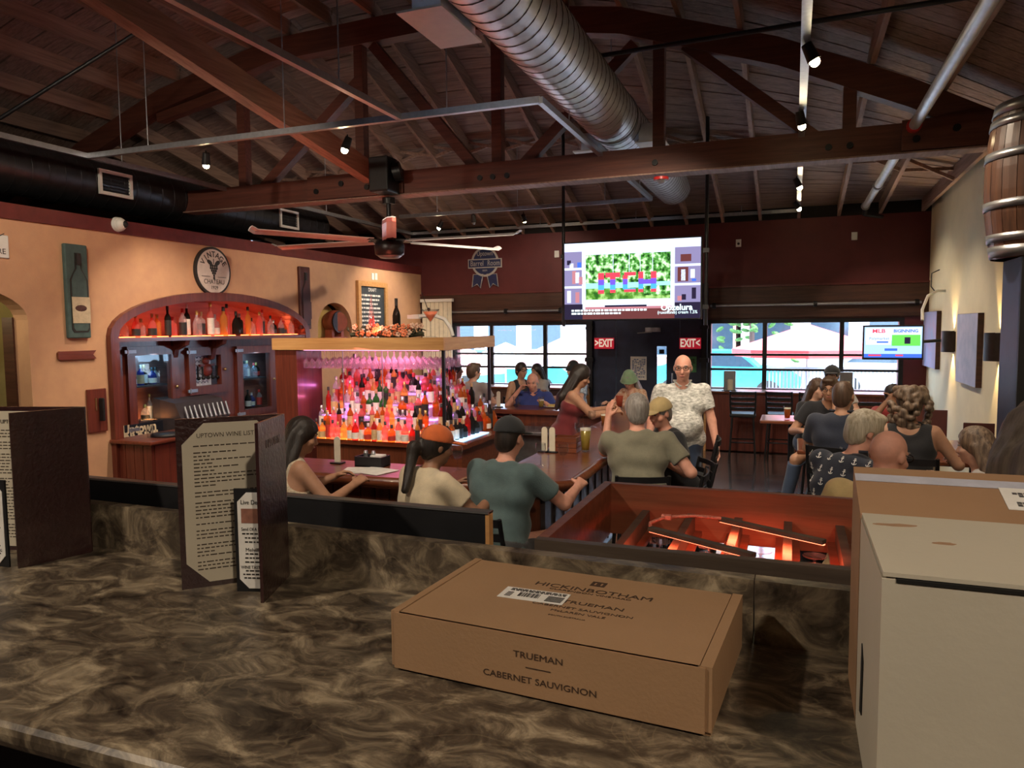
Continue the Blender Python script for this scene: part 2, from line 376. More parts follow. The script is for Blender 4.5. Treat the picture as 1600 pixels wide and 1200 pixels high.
for x0, x1 in zip(RX[1:], RX[:-1]):
    if x1 < -9: continue
    yy = 11.0
    B().bar((x0 + .03, yy, zdeck(x0, yy) - .04), (x1 - .03, yy, zdeck(x1, yy) - .18), .04, .05, (0, 1, 0)).build('bridging', 'rafter_wood', rf)
    B().bar((x0 + .03, yy + .06, zdeck(x0, yy) - .18), (x1 - .03, yy + .06, zdeck(x1, yy) - .04), .04, .05, (0, 1, 0)).build('bridging', 'rafter_wood', rf)
# ------------------------------------------------------------------ bowstring truss
tr = thing('roof_truss', 'dark red-brown timber bowstring truss spanning the room under the rafters', 'roof truss', (-4.7, YT, 3.79))
B().box((XB, YT - .09, 3.79), (XR, YT + .09, 4.07)).build('bottom_chord', 'truss_wood', tr)
B().box((XB, YT - .12, 3.775), (XR, YT + .12, 3.79)).build('chord_strip', 'rafter_wood', tr)
for (a, c) in (((560, 0), (640, 0)), ((1405, 0), (1640, 0)), ):
    x0, x1 = atY(a[0], 260, YT)[0], atY(c[0], 260, YT)[0]
    if a[0] == 560: x0, x1 = atY(490, 300, YT)[0], atY(637, 290, YT)[0]
    p = B().box((x0, YT - .13, 3.80), (x1, YT - .09, 4.085)).build('splice_board', 'truss_wood', tr)
    bb = B()
    for k in range(4):
        xx = x0 + (x1 - x0) * (.1 + .27 * k); bb = B().cyl((xx, YT - .15, 3.9 + .07 * (k % 2)), (xx, YT - .13, 3.9 + .07 * (k % 2)), .035, n=10); bb.build('bolt', 'black_metal', p)
for xx in (atY(755, 277, YT)[0], atY(775, 277, YT)[0], atY(797, 274, YT)[0], atY(1026, 252, YT)[0], atY(1294, 228, YT)[0], atY(1327, 225, YT)[0]):
    B().cyl((xx, YT - .115, 3.9), (xx, YT - .09, 3.9), .032, n=10).build('bolt', 'black_metal', tr)
xs = [XB, -9.9, -8.3, -6.4, -4.0, -1.8, -.2, 1.0, XR]
for x0, x1 in zip(xs[:-1], xs[1:]):
    B().poly([[(x0, zu(x0) - .01), (x1, zu(x1) - .01), (x1, zu(x1) + .27), (x0, zu(x0) + .27)]], ((0, YT, 0), (1, 0, 0), (0, 0, 1)), .17).build('top_chord', 'truss_wood', tr)
def tp(px, py): q = atY(px, py, YT); return (q[0], YT, q[2])
for px in (380, 565, 778, 1030, 1327):
    x = atY(px, 180, YT)[0]; B().box((x - .06, YT - .06, 4.06), (x + .06, YT + .06, zu(x) + .05)).build('post', 'truss_wood', tr)
for p, q in (((584, 72), (752, 272)), ((993, 70), (812, 266)), ((1071, 72), (1282, 222)), ((562, 128), (414, 294)), ((372, 140), (250, 186))):
    B().bar(tp(*p), tp(*q), .12, .12, (0, 1, 0)).build('diagonal', 'truss_wood', tr)
# sway brace rising from the chord towards the camera
xb_ = atY(585, 272, YT)[0]
p0 = atX(171, -4, xb_); p1 = (xb_, YT, 4.05)
b0 = thing('sway_brace', 'long reddish timber brace sloping up from the truss toward the upper left', 'brace', p1)
B().bar(p0 + (np.array(p0) - np.array(p1)) * .25, p1, .14, .24).build('timber', 'rafter_wood', b0)
struct('trim_5', B().box((XB, YF, 3.94), (XR, YF + .1, 4.14)), 'dark_void')
# ================================================================== ceiling services
ZR = 4.05
# suspended strut frame that carries the lights
def rail(name, label, p, q, w=.05, h=.055):
    t = thing(name, label, 'light rail', p, 0, 'suspended light rails')
    p, q = Vector(p), Vector(q)
    B().bar(p, q, w, h).build('channel', 'grey_steel', t)
    n = max(2, int((q - p).length / 2.0) + 1)
    for i in range(n):
        c = p.lerp(q, (i + .5) / n); zt = zdeck(c.x, min(c.y, YF)) - .02
        B().cyl(c, (c.x, c.y, zt), .006, n=6).build('hanger_rod', 'grey_steel', t)
    return t
aX, cX, dX, eX = -7.2, -2.02, -3.35, 0.04
bY = 6.03
rail('light_rail', 'long grey strut rail running above the left wall trim', (aX, 3.5, ZR), (aX, 13.4, ZR))
rail('light_rail', 'grey strut rail running from the top edge to the first cross rail', (dX, 2.2, ZR), (dX, bY, ZR))
rail('light_rail', 'grey cross rail in front of the truss, from left rail toward the silver duct', (aX, bY, ZR), (cX, bY, ZR))
rail('light_rail', 'grey strut rail running past the truss just left of the silver duct', (cX, bY, ZR), (cX, 11.2, ZR))
rail('light_rail', 'dark cross rail beyond the truss carrying the small unlit spotlights', (-6.3, 11.25, ZR), (cX, 11.25, ZR))
rail('light_rail', 'farthest cross rail, close to the maroon far wall', (aX, 13.35, ZR), (eX, 13.35, ZR))
rail('light_rail', 'bright steel track running to the far wall right of the duct', (eX, 3.0, ZR), (eX, 13.3, ZR), .06, .05)
# spotlights on the tracks
glow('lamp_face', (1, .80, .45), 60)
def spot(name_label, px, py, Z, aim, en, lit=True):
    q = atZ(px, py, Z); aim = Vector(aim); d = (aim - Vector(q)).normalized(); c = Vector(q)
    t = thing('track_spotlight', name_label, 'spotlight', tuple(c), 0, 'track spotlights')
    B().cyl(c - d * .10, c + d * .02, .035, .045, 14).build('lamp_housing', 'black_metal', t)
    B().ell(c + d * .03, (.034, .034, .034), 12, 8).build('lamp_bulb', 'lamp_face' if lit else 'grey_steel', t)
    B().cyl(c - d * .06, (c.x - d.x * .06, c.y - d.y * .06, ZR if c.z < ZR else c.z + .15), .008, n=6).build('stem', 'black_metal', t)
    if lit: light('SPOT', tuple(c + d * .075), en, WARM, aim, .04, 95, .7)
LAMP = 110
spot('lit spotlight above the round sign, hanging near the left duct', 322, 254, 3.93, (-6.6, 7.0, 1.5), LAMP)
spot('lit spotlight beside the sway brace under the cross rail', 540, 230, 3.93, (-5.2, 6.0, 1.0), LAMP)
spot('lit spotlight on the bright track near the top edge', 1270, 90, 3.93, (1.6, 6.0, 0.8), LAMP)
spot('lit spotlight on the bright track, just above the truss chord', 1252, 192, 3.93, (.6, 8.0, 1.0), LAMP)
spot('lit spotlight on the bright track, first one beyond the truss', 1248, 290, 3.93, (1.4, 10.5, 1.0), LAMP)
spot('lit spotlight at the far end of the bright track', 1247, 324, 3.95, (1.8, 12.5, 1.2), LAMP * .7)
spot('lit spotlight on the far rail left of the fan blade tip', 687, 354, 3.93, (-6.9, 12.0, 2.2), LAMP)
spot('faintly lit spotlight on the dark cross rail above the seal sign', 819, 343, 3.93, (-4.5, 13.5, 2.6), LAMP * .4)
spot('unlit spotlight on the dark cross rail beside the fan', 740, 345, 3.93, (-5.2, 12.5, 1.0), 0, False)
# added fill spots without housings, behind the camera and over the room
for (x, y_, z_, tx, ty, tz, en) in ((-2.6, -.6, 4.0, -1.6, 1.0, 1.6, 130), (1.2, -.8, 4.0, .4, .9, 1.6, 110), (-5.0, 1.8, 4.0, -6.9, 5.2, 2.0, 100), (-2.2, 2.6, 4.0, -2.8, 5.2, 1.0, 130), (1.0, 3.0, 4.0, .6, 5.0, 1.0, 120), (-5.0, 3.4, 4.0, -6.9, 8.0, 2.2, 120), (-3.3, 8.9, 3.95, -6.8, 10.6, 2.3, 170), (-1.6, 4.0, 4.0, -2.6, 7.2, 1.2, 130), (-1.0, 6.4, 4.0, -2.2, 9.0, 1.0, 160)):
    light('SPOT', (x, y_, z_), en, WARM, (tx, ty, tz), .06, 100, .8)

# spiral duct
def spiral_duct(name, label, p, q, r, mname, pitch=.15):
    t = thing(name, label, 'air duct', p); p, q = Vector(p), Vector(q); L = (q - p).length; d = (q - p).normalized()
    b = B(); b.cyl(p, q, r, n=40, caps=False); b.cyl(p, q, r - .012, n=40, caps=False)
    b.build('duct_skin', mname, t)
    x = d.orthogonal().normalized(); y_ = d.cross(x); pts = []; n = int(L / pitch * 24)
    for i in range(n + 1):
        a = 2 * PI * i / 24; pts.append(p + d * (L * i / n) + (x * math.cos(a) + y_ * math.sin(a)) * (r + .002))
    B().tube(pts, .0045, 5).build('spiral_seam', 'duct_seam' if mname == 'galvanized' else mname, t)
    return t
mat('duct_seam', (.26, .26, .28), .5, .8, .1, 20)
du = spiral_duct('spiral_duct', 'large silver spiral duct running under the roof to the far wall', (-1.92, 1.5, 4.46), (-1.92, 12.7, 4.46), .285, 'galvanized')
for yy, side in ((4.75, -1), (8.9, -1), (8.75, 1)):       # saddle boots with diffusers
    b = B().box((-1.92 + side * .25, yy - .28, 4.22), (-1.92 + side * .46, yy + .28, 4.42)); b.build('side_boot', 'galvanized', du)
    B().box((-1.92 + side * .22, yy - .33, 4.205), (-1.92 + side * .55, yy + .33, 4.22)).build('boot_flange', 'white_plastic', du)
B().cyl((-1.92, 8.2, 4.46), (-1.92, 8.24, 4.46), .298, n=40).build('duct_collar', 'duct_seam', du)
sp = thing('smoke_sensor', 'red-based ceiling sensor under the truss beside the duct', 'sensor', atY(1033, 277, YT - .15))
q = atY(1033, 277, YT - .15)
mat('red_plastic', (.45, .02, .02), .4)
B().cyl(q, q + np.array((0, 0, -.03)), .08, .08, 16).build('sensor_base', 'red_plastic', sp)
B().lathe([(.0, -.07), (.03, -.065), (.05, -.03)], 14, q).build('sensor_dome', 'grey_steel', sp)
# dark duct above the left partition
D0, D1 = atX(-40, 275, -8.15), atX(492, 346, -8.15)
D0 = np.array((-8.15, D0[1], (D0[2] + D1[2]) / 2 + .03)); D1 = np.array((-8.15, D1[1], D0[2]))
dd = spiral_duct('spiral_duct', 'dark round duct with grilles in the shadow above the left wall', D0, D1, .31, 'dark_duct', .2)
for px, py in ((181, 288), (452, 343)):
    q = atX(px, py, -7.83); g = B().poly([rect(-.24, -.15, .24, .15), rect(-.2, -.11, .2, .11)], (q, (0, 1, 0), (0, .0, 1)), .03).build('grille_frame', 'white_plastic', dd)
    for k in range(6): B().box((q[0] - .02, q[1] - .2, q[2] - .1 + k * .038), (q[0], q[1] + .2, q[2] - .088 + k * .038)).build('louvre', 'black_metal', g)
# sprinkler / gas pipe on the right
pp = thing('steel_pipe', 'bright steel pipe running diagonally overhead toward the far right corner', 'pipe', (1.03, 3, 4.02))
B().cyl((1.03, 2.0, 4.02), (1.03, 7.9, 4.02), .05, n=14).cyl((1.03, 8.4, 4.02), (1.03, 13.1, 4.02), .05, n=14).cyl((1.03, 7.9, 4.02), (1.03, 8.4, 4.02), .05, n=14).build('pipe_run', 'galvanized', pp)
for yy in (8.0, 11.2, 13.05): B().cyl((1.03, yy, 4.02), (1.03, yy + .07, 4.02), .066, n=14).build('coupling', 'red_plastic' if yy < 9 else 'grey_steel', pp)
B().cyl((1.03, 13.1, 4.02), (1.03, 13.2, 3.9), .04, n=10).cyl((1.03, 13.2, 3.9), (1.3, 13.3, 3.86), .03, n=10).build('elbow', 'black_metal', pp)
p2 = thing('dark_conduit', 'thin dark pipe crossing below the rafters at the upper right', 'pipe', (-.5, 6.6, 4.6))
B().cyl((-2.6, 7.2, 4.75), (1.4, 6.2, 4.45), .022, n=8).build('pipe_run', 'black_metal', p2)
q0, q1 = atX(217, 49, -6.4), atX(38, 161, -7.4)
p3 = thing('dark_conduit', 'thin dark pipe sloping across the upper left rafters', 'pipe', tuple(q1))
B().cyl(q0, q1 + (q1 - q0) * .5, .02, n=8).build('pipe_run', 'black_metal', p3)
# speaker on the truss
q = atY(602, 275, YT - .28); sk = thing('ceiling_speaker', 'black box loudspeaker fixed to the truss chord above the fan', 'speaker', tuple(q))
B().rbox(q + np.array((-.15, -.14, -.2)), q + np.array((.11, .12, .21)), .02).build('speaker_box', 'black_paint', sk)
B().cyl(q + np.array((.11, .0, .03)), q + np.array((.2, .03, .05)), .1, .12, 16).build('speaker_cone', 'black_metal', sk)
B().box(q + np.array((-.02, .1, -.2)), q + np.array((.1, .2, .0))).build('bracket', 'black_metal', sk)
# large ceiling fan
fx = atY(607, 310, YT)[0]; fz = atY(607, 385, YT)[2]
fan = thing('ceiling_fan', 'large six-bladed ceiling fan with long silver blades hanging from the truss', 'ceiling fan', (fx, YT, fz))
B().cyl((fx, YT, 3.79), (fx, YT, fz + .1), .03, n=10).cyl((fx, YT, 3.70), (fx, YT, 3.79), .08, n=14).build('down_rod', 'black_metal', fan)
B().lathe([(0, .12), (.07, .12), (.10, .07), (.17, .05), (.19, .0), (.18, -.1), (.15, -.12), (0, -.12)], 24, (fx, YT, fz)).build('motor', 'black_metal', fan)
B().lathe([(.0, -.15), (.12, -.145), (.15, -.12)], 20, (fx, YT, fz)).build('motor_cap', 'grey_steel', fan)
mat('fan_blade', (.62, .60, .62), .35, .5, .06, 8)
for k in range(6):
    a = math.atan2(-YT, -fx) + R(60 * k); d = Vector((math.cos(a), math.sin(a), 0)); s_ = Vector((-math.sin(a), math.cos(a), 0)); c = Vector((fx, YT, fz + .07))
    B().bar(c + d * .12, c + d * .3, .1, .012).build('blade_iron', 'black_metal', fan)
    vs = []; xs_ = [-.085, -.03, .04, .085]; zs_ = [-.022, .006, .016, .012]
    for rr, w_ in ((.26, 1.), (1.68, .85), (1.74, .8)):
        for off in (0, -.01):
            for x_, z_ in zip(xs_, zs_): vs.append(c + d * rr + s_ * x_ * w_ + Vector((0, 0, z_ + off + (.03 if rr > 1.7 else 0))))
    fs = []
    for i in range(2):
        a0, a1 = 8 * i, 8 * i + 8
        for j in range(3): fs += [(a0 + j, a1 + j, a1 + j + 1, a0 + j + 1), (a0 + 4 + j, a0 + 5 + j, a1 + 5 + j, a1 + 4 + j)]
        fs += [(a0, a0 + 4, a1 + 4, a1), (a0 + 3, a1 + 3, a1 + 7, a0 + 7)]
    fs += [(0, 1, 2, 3, 7, 6, 5, 4), (16, 20, 21, 22, 23, 19, 18, 17)]
    B().add(vs, fs, False).build('fan_blade', 'fan_blade', fan)
# ================================================================== LEFT WALL: back-bar cabinet and decor
FL = lambda y, z, dx=0.: ((XL + dx, y, z), (0, 1, 0), (0, 0, 1))       # frame facing +X
def LW(px, py, dx=0.): return atX(px, py, XL + dx)
mat('cream_paint', (.72, .66, .52), .6, 0, .08, 12)
mat('ink', (.02, .018, .016), .6, 0, 0)
mat('brass', (.55, .40, .18), .3, .9)
glass('cabinet_glass', (.85, .95, 1.0), .6)
wood('lit_shelf_back', (.30, .12, .10), (.42, .18, .14), .5, 1)
cb = thing('back_bar_cabinet', 'arched dark cherry back-bar cabinet with glass doors set into the left wall', 'cabinet', (XL - .3, 7.9, 0))
ZS = 2.075
# carcass: back board, arched rim, side posts
B().poly([archloop(CY0, CY1, .05, 2.10, .49)], ((XL - .52, 0, 0), (0, 1, 0), (0, 0, 1)), .02).build('back_board', 'lit_shelf_back', cb)
B().poly([archloop(CY0 - .06, CY1 + .06, .02, 2.10, .55), archloop(CY0 + .05, CY1 - .05, .021, 2.10, .44)], ((XL - .22, 0, 0), (0, 1, 0), (0, 0, 1)), .58).build('arched_frame', 'cherry', cb)
B().box((XL - .5, CY0 + .04, ZS - .045), (XL + .06, CY1 - .04, ZS)).build('bottle_shelf', 'cherry_y', cb)
for yy in (LW(292, 540)[1], LW(350, 540)[1]):
    B().poly([[(0, 0), (.28, 0), (.26, -.06), (.1, -.12), (.06, -.26), (0, -.28)]], ((XL - .23, yy - .03, ZS - .045), (1, 0, 0), (0, 0, 1)), .07).build('corbel', 'cherry', cb)
# face wall behind the shelf front with two door openings and the middle hatch
XF = XL - .2
def FY(px, py): return atX(px, py, XF)
d1 = [FY(207, 556), FY(268, 655)]; d2 = [FY(301, 556), FY(343, 600)]; d3 = [FY(375, 553), FY(421, 634)]
ops = [rect(d[0][1], d[1][2], d[1][1], d[0][2]) for d in (d1, d2, d3)]
B().poly([rect(CY0 + .05, .9, CY1 - .05, ZS - .045)] + ops, ((XF - .02, 0, 0), (0, 1, 0), (0, 0, 1)), .04).build('face_board', 'cherry', cb)
mat('interior_dark', (.04, .03, .035), .6)
for nm, d in (('door', d1), ('hatch', d2), ('door', d3)):
    y0, y1, z0, z1 = d[0][1], d[1][1], d[1][2], d[0][2]; m = .11
    o = B().poly([rect(y0 - m, z0 - m, y1 + m, z1 + m), rect(y0, z0, y1, z1)], ((XF + .022, 0, 0), (0, 1, 0), (0, 0, 1)), .04).build(nm, 'cherry', cb)
    if nm == 'door':
        B().box((XF + .012, y0, z0), (XF + .018, y1, z1)).build('glass_pane', 'cabinet_glass', o)
    for zz in (z1 + .05, z0 - .05):
        B().box((XF + .042, y0 - m - .04, zz - .02), (XF + .055, y0 - m + .12, zz + .02)).cyl((XF + .05, y0 - m, zz - .03), (XF + .05, y0 - m, zz + .03), .012).build('hinge', 'grey_steel', o)
    B().ell((XF + .06, y1 + .06, (z0 + z1) / 2), (.02, .02, .02), 8, 6).build('knob', 'brass', o)
# lit insides
glow('cabinet_led', (.25, .65, 1.0), 3.5)
for d in (d1, d3):
    y0, y1, z0, z1 = d[0][1], d[1][1], d[1][2], d[0][2]
    B().box((XL - .5, y0 - .05, (z0 + z1) / 2 + .02), (XF - .05, y1 + .05, (z0 + z1) / 2 + .04)).build('inner_shelf', 'interior_dark', cb)
    B().box((XF - .06, y0, z1 + .0), (XF - .045, y1, z1 + .02)).build('led_strip', 'cabinet_led', cb)
    light('AREA', (XF - .12, (y0 + y1) / 2, z1 + .02), 2.5, (.25, .65, 1.0), (XF - .14, (y0 + y1) / 2, z0), .1, sy=y1 - y0)
light('AREA', (XF - .10, (d1[0][1] + d1[1][1]) / 2, d1[1][2] + .02), 1.5, (1, .35, .1), (XF - .2, (d1[0][1] + d1[1][1]) / 2, 3), .1, sy=.5)
# hatch: tile back with tap handles and crest
y0, y1, z0, z1 = d2[0][1], d2[1][1], d2[1][2], d2[0][2]
mat('scallop_tile', (.75, .78, .85), .25, 0, .15, 60)
th = B().box((XF - .06, y0, z0), (XF - .05, y1 - .1, z1)).build('tile_back', 'scallop_tile', cb)
mat('tile_line', (.12, .14, .25), .6)
for r_ in range(9):
    for c_ in range(8):
        yy = y0 + .03 + c_ * .062 + (.031 if r_ % 2 else 0); zz = z0 + .03 + r_ * .056
        if yy < y1 - .14 and zz < z1 - .03: B().poly([arc(yy, zz, .03, .03, 0, 180, 6) + arc(yy, zz, .023, .023, 180, 0, 6)], ((XF - .047, 0, 0), (0, 1, 0), (0, 0, 1)), .004).build('scallop', 'tile_line', th)
mat('crest_red', (.20, .03, .02), .35)
cy = y0 + .27
B().ell((XF - .02, cy, z1 - .2), (.03, .09, .09)).box((XF - .04, cy - .13, z1 - .15), (XF - .01, cy + .13, z1 - .12)).ell((XF - .02, cy - .02, z1 - .08), (.03, .06, .05)).build('tap_crest', 'crest_red', cb)
for k in range(6):
    yy = y0 + .1 + k * .085; B().cyl((XF - .02, yy, z0 + .1), (XF - .02, yy, z0 + .26), .012).ell((XF - .01, yy, z0 + .1), (.03, .025, .025), 8, 6).build('beer_tap', 'black_metal', cb)
# drip tray / angled rack of pourers under the hatch
r0, r1 = LW(292, 622, .25), LW(366, 650, .25)
rk = thing('pourer_rack', 'dark sloping rack holding a row of chrome pourers below the tap hatch', 'rack', (XL + .2, (r0[1] + r1[1]) / 2, r1[2]))
B().poly([[(-.3, 0), (.22, 0), (.05, .34), (-.3, .40)]], ((XL + .0, (r0[1] + r1[1]) / 2, r1[2] - .1), (1, 0, 0), (0, 0, 1)), r1[1] - r0[1]).build('rack_body', 'interior_dark', rk)
for k in range(10):
    yy = r0[1] + .06 + k * (r1[1] - r0[1] - .1) / 9; p = Vector((XL + .20, yy, r1[2] + .04))
    B().cyl(p, p + Vector((-.05, 0, .16)), .016, .010, 8).ell(p, (.02, .02, .02), 8, 6).build('pourer', 'grey_steel', rk)
# shelf counter in front of the cabinet
c0 = atZ(166, 715, .93)
ct = thing('service_counter', 'reddish wood service counter in front of the back-bar cabinet', 'counter', (XL + .3, 7.5, 0))
cx1 = XL + .62
B().rbox((XL + .01, CY0 - .1, .90), (cx1, 9.3, .94), .012).build('counter_top', 'cherry_y', ct)
B().box((XL + .01, CY0, 0), (cx1 - .08, 9.2, .90)).build('counter_base', 'cherry', ct)
for k in range(9):
    yy = CY0 + .02 + k * .35; B().box((cx1 - .08, yy, .05), (cx1 - .065, yy + .32, .88)).build('front_board', 'cherry', ct)
for k in range(4):
    xx = XL + .03 + k * .13; B().box((xx, CY0 - .015, .05), (xx + .12, CY0, .88)).build('end_board', 'cherry', ct)
mat('sign_black', (.012, .014, .022), .4); mat('sign_cream', (.75, .62, .42), .6)
s0, s1 = LW(206, 670, .03), LW(270, 708, .03)
sg = thing('barrel_room_sign', 'black sign with cream Uptown Barrel Room lettering low in the back-bar cabinet', 'sign', (XL - .16, (s0[1] + s1[1]) / 2, s1[2]))
B().box((XL - .18, s0[1] - .02, s1[2] - .05), (XL - .15, s1[1] + .1, s0[2] + .02)).build('sign_board', 'sign_black', sg)
yc = (s0[1] + s1[1]) / 2 - .02; fr_ = lambda dy, dz: ((XL - .148, yc + dy, (s0[2] + s1[2]) / 2 + dz), (0, 1, 0), (0, 0, 1))
for tx_, sz_, dy_, dz_, sx_ in (('Uptown', .15, 0, .15, 1), ('BARREL', .2, .04, .02, .8), ('ROOM', .2, .08, -.11, .9)): B().text(tx_, sz_, fr_(dy_, dz_), bold=.006, sx=sx_).build('lettering', 'sign_cream', sg)
tag(B().lathe([(0, 0), (.17, 0), (.17, .03), (0, .035)], 20, (XL + .4, LW(262, 715, .4)[1], .94)).build('serving_tray', 'black_paint'), 'round black tray on the service counter by the menu', 'tray')
b = thing('pint_glass', 'empty glass standing on the service counter before the sign', 'glass', (XL + .35, LW(236, 715, .35)[1], .94))
glass('clear_glass', (.93, .95, .96), 1.0)
B().lathe([(0, .004), (.03, .004), (.042, .15), (.040, .15), (.028, .012), (0, .012)], 14).build('tumbler', 'clear_glass', b, False)
# red glow inside the arch
glow('arch_led', (1, .10, .03), 9)
B().box((XL - .06, CY0 + .1, ZS + .002), (XL - .045, CY1 - .1, ZS + .012)).build('led_strip', 'arch_led', cb)
for yy in (6.9, 8.9): light('AREA', (XL - .30, yy, ZS + .015), 3.2, (1, .14, .05), (XL - .3, yy, 4), .12, sy=1.4)
# ------------------------------------------------------------------ wall decor
# teal bottle plaque
def plaque(label, corners, m_, lab):
    (pa, pb) = corners; a, c = LW(*pa), LW(*pb); y0, y1, z0, z1 = a[1], c[1], c[2], a[2]; w, h = y1 - y0, z1 - z0
    t = thing('bottle_plaque', label, 'wall plaque', (XL, (y0 + y1) / 2, z0), 0, 'bottle plaques')
    B().rbox((XL, y0, z0), (XL + .05, y1, z1), .012).build('board', m_, t)
    def bot(g): 
        hw = w * .36 - g; nw = w * .11 - g; zb, zt = z0 + h * .07 + g, z0 + h * .90 - g; sh, nk = z0 + h * .62, z0 + h * .74; yc_ = (y0 + y1) / 2 + w * .04
        return [(yc_ - hw + .02, zb), (yc_ + hw - .02, zb), (yc_ + hw, zb + .03), (yc_ + hw, sh), (yc_ + hw * .7, sh + h * .06), (yc_ + nw, nk), (yc_ + nw, zt), (yc_ - nw, zt), (yc_ - nw, nk), (yc_ - hw * .7, sh + h * .06), (yc_ - hw, sh), (yc_ - hw, zb + .03)]
    B().poly([bot(-.008), bot(.008)], ((XL + .053, 0, 0), (0, 1, 0), (0, 0, 1)), .006).build('bottle_groove', 'ink', t)
    B().poly([bot(.008)], ((XL + .053, 0, 0), (0, 1, 0), (0, 0, 1)), .014).build('bottle_relief', m_, t)
    yc_ = (y0 + y1) / 2 + w * .04; B().box((XL + .058, yc_ - w * .1, z0 + h * .78), (XL + .068, yc_ + w * .1, z0 + h * .9)).build('capsule', 'ink', t)
    lb_ = B().box((XL + .058, yc_ - w * .37, z0 + h * .16), (XL + .066, yc_ + w * .42, z0 + h * .44)).build('bottle_label', lab, t)
    if lab != m_:
        B().ell((XL + .067, yc_ + .0, z0 + h * .32), (.003, w * .27, h * .035), 14, 6).build('label_picture', 'header_wood', lb_)
mat('teal_board', (.055, .10, .095), .6, 0, .2, 10); mat('paper_aged', (.55, .45, .30), .7, 0, .15, 20)
mat('brown_board', (.07, .018, .015), .5, 0, .2, 10)
plaque('tall teal board with a carved wine bottle and paper label, left of the round sign', ((95, 380), (138, 528)), 'teal_board', 'paper_aged')
plaque('tall dark brown board with a carved wine bottle, right of the round sign', ((464, 416), (483, 514)), 'brown_board', 'brown_board')
# round sign
c = LW(330, 424); t = thing('round_wine_sign', 'round black-rimmed sign reading Vintage Chateau 1929 with grapes', 'sign', (XL, c[1], c[2] - .31))
B().cyl((XL, c[1], c[2]), (XL + .04, c[1], c[2]), .315, n=40).build('rim', 'ink', t)
mat('sign_pale', (.60, .52, .46), .7, 0, .12, 8)
B().cyl((XL + .03, c[1], c[2]), (XL + .044, c[1], c[2]), .285, n=40).build('face', 'sign_pale', t)
b = B()
for k, ch in enumerate('VINTAGE'):
    a = R(150 - 20 * k); o_ = Vector((XL + .046, c[1] + .215 * math.cos(a), c[2] + .215 * math.sin(a))); rr = a - PI / 2
    b.text(ch, .105, (o_, (0, math.cos(rr), math.sin(rr)), (0, -math.sin(rr), math.cos(rr))), bold=.002)
b.build('lettering', 'ink', t)['kind'] = 'stuff'; B().text('CHATEAU', .085, FL(c[1], c[2] - .14, .046), sx=.95).build('lettering', 'ink', t); B().text('1929', .065, FL(c[1], c[2] - .215, .046)).build('lettering', 'ink', t); b = B()
b.box((XL + .045, c[1] - .22, c[2] - .075), (XL + .047, c[1] - .07, c[2] - .069)).box((XL + .045, c[1] + .07, c[2] - .075), (XL + .047, c[1] + .22, c[2] - .069))
b.build('rule_lines', 'ink', t)['kind'] = 'stuff'
b = B(); rg = random.Random(2)
for r_ in range(6):
    for k in range(max(1, 5 - r_ if r_ else 4)):
        n_ = max(1, 5 - r_ if r_ else 4); b.ell((XL + .046, c[1] + (k - (n_ - 1) / 2) * .036, c[2] + .07 - r_ * .032), (.004, .019, .019), 8, 4)
for s_ in (-1, 1): b.ell((XL + .046, c[1] + s_ * .07, c[2] + .11), (.003, .055, .03), 8, 4, Matrix.Rotation(s_ * .5, 3, 'X'))
b.box((XL + .045, c[1] - .005, c[2] + .09), (XL + .048, c[1] + .005, c[2] + .16)).build('grape_print', 'ink', t)
# security camera
q = LW(181, 351); t = thing('security_camera', 'small white dome security camera on the maroon trim', 'camera', tuple(q))
B().cyl((XL + .02, q[1], q[2]), (XL + .07, q[1], q[2]), .085, .075, 20).ell((XL + .07, q[1], q[2]), (.06, .07, .07)).build('camera_housing', 'white_plastic', t)
B().ell((XL + .105, q[1] + .02, q[2]), (.04, .042, .042)).build('lens', 'black_paint', t)
# corner paper sign at the left edge
a, c = LW(-45, 362), LW(13, 404)
t = thing('framed_notice', 'white metal notice cut by the left picture edge', 'sign', (XL, a[1], c[2]))
B().rbox((XL, a[1], c[2]), (XL + .02, c[1], a[2]), .008).build('panel', 'white_plastic', t)
B().text('RE', .075, FL(c[1] - .075, c[2] + .06, .021)).tube([(XL + .02, c[1] - .16, c[2] + .17), (XL + .02, c[1] - .1, c[2] + .2), (XL + .02, c[1] - .04, c[2] + .235)], .004, 5).build('lettering', 'ink', t)
# little arrow sign
a, c = LW(88, 548), LW(148, 560)
t = thing('wooden_arrow_sign', 'small carved reddish wooden sign below the teal bottle plaque', 'sign', (XL, a[1], c[2]))
w = c[1] - a[1]
B().poly([[(0, .012), (.02, 0), (w, 0), (w - .04, .045), (w, .09), (.02, .09), (0, .075)]], ((XL + .015, a[1], c[2]), (0, 1, 0), (0, 0, 1)), .03).build('board', 'cherry_y', t)
# thermostat panel
a, c = LW(133, 609), LW(170, 672)
t = thing('wall_phone_panel', 'dark red wooden panel with a black handset box beside the cabinet', 'wall panel', (XL, a[1], c[2]))
B().rbox((XL, a[1], c[2]), (XL + .03, c[1] - .03, a[2]), .008).build('board', 'cherry', t)
B().rbox((XL + .03, a[1] + .13, c[2] + .12), (XL + .10, c[1] - .11, a[2] - .1), .012).build('handset_box', 'black_paint', t)
B().box((XL + .03, a[1] + .09, c[2] + .24), (XL + .04, a[1] + .105, a[2] - .1)).build('key', 'brass', t)
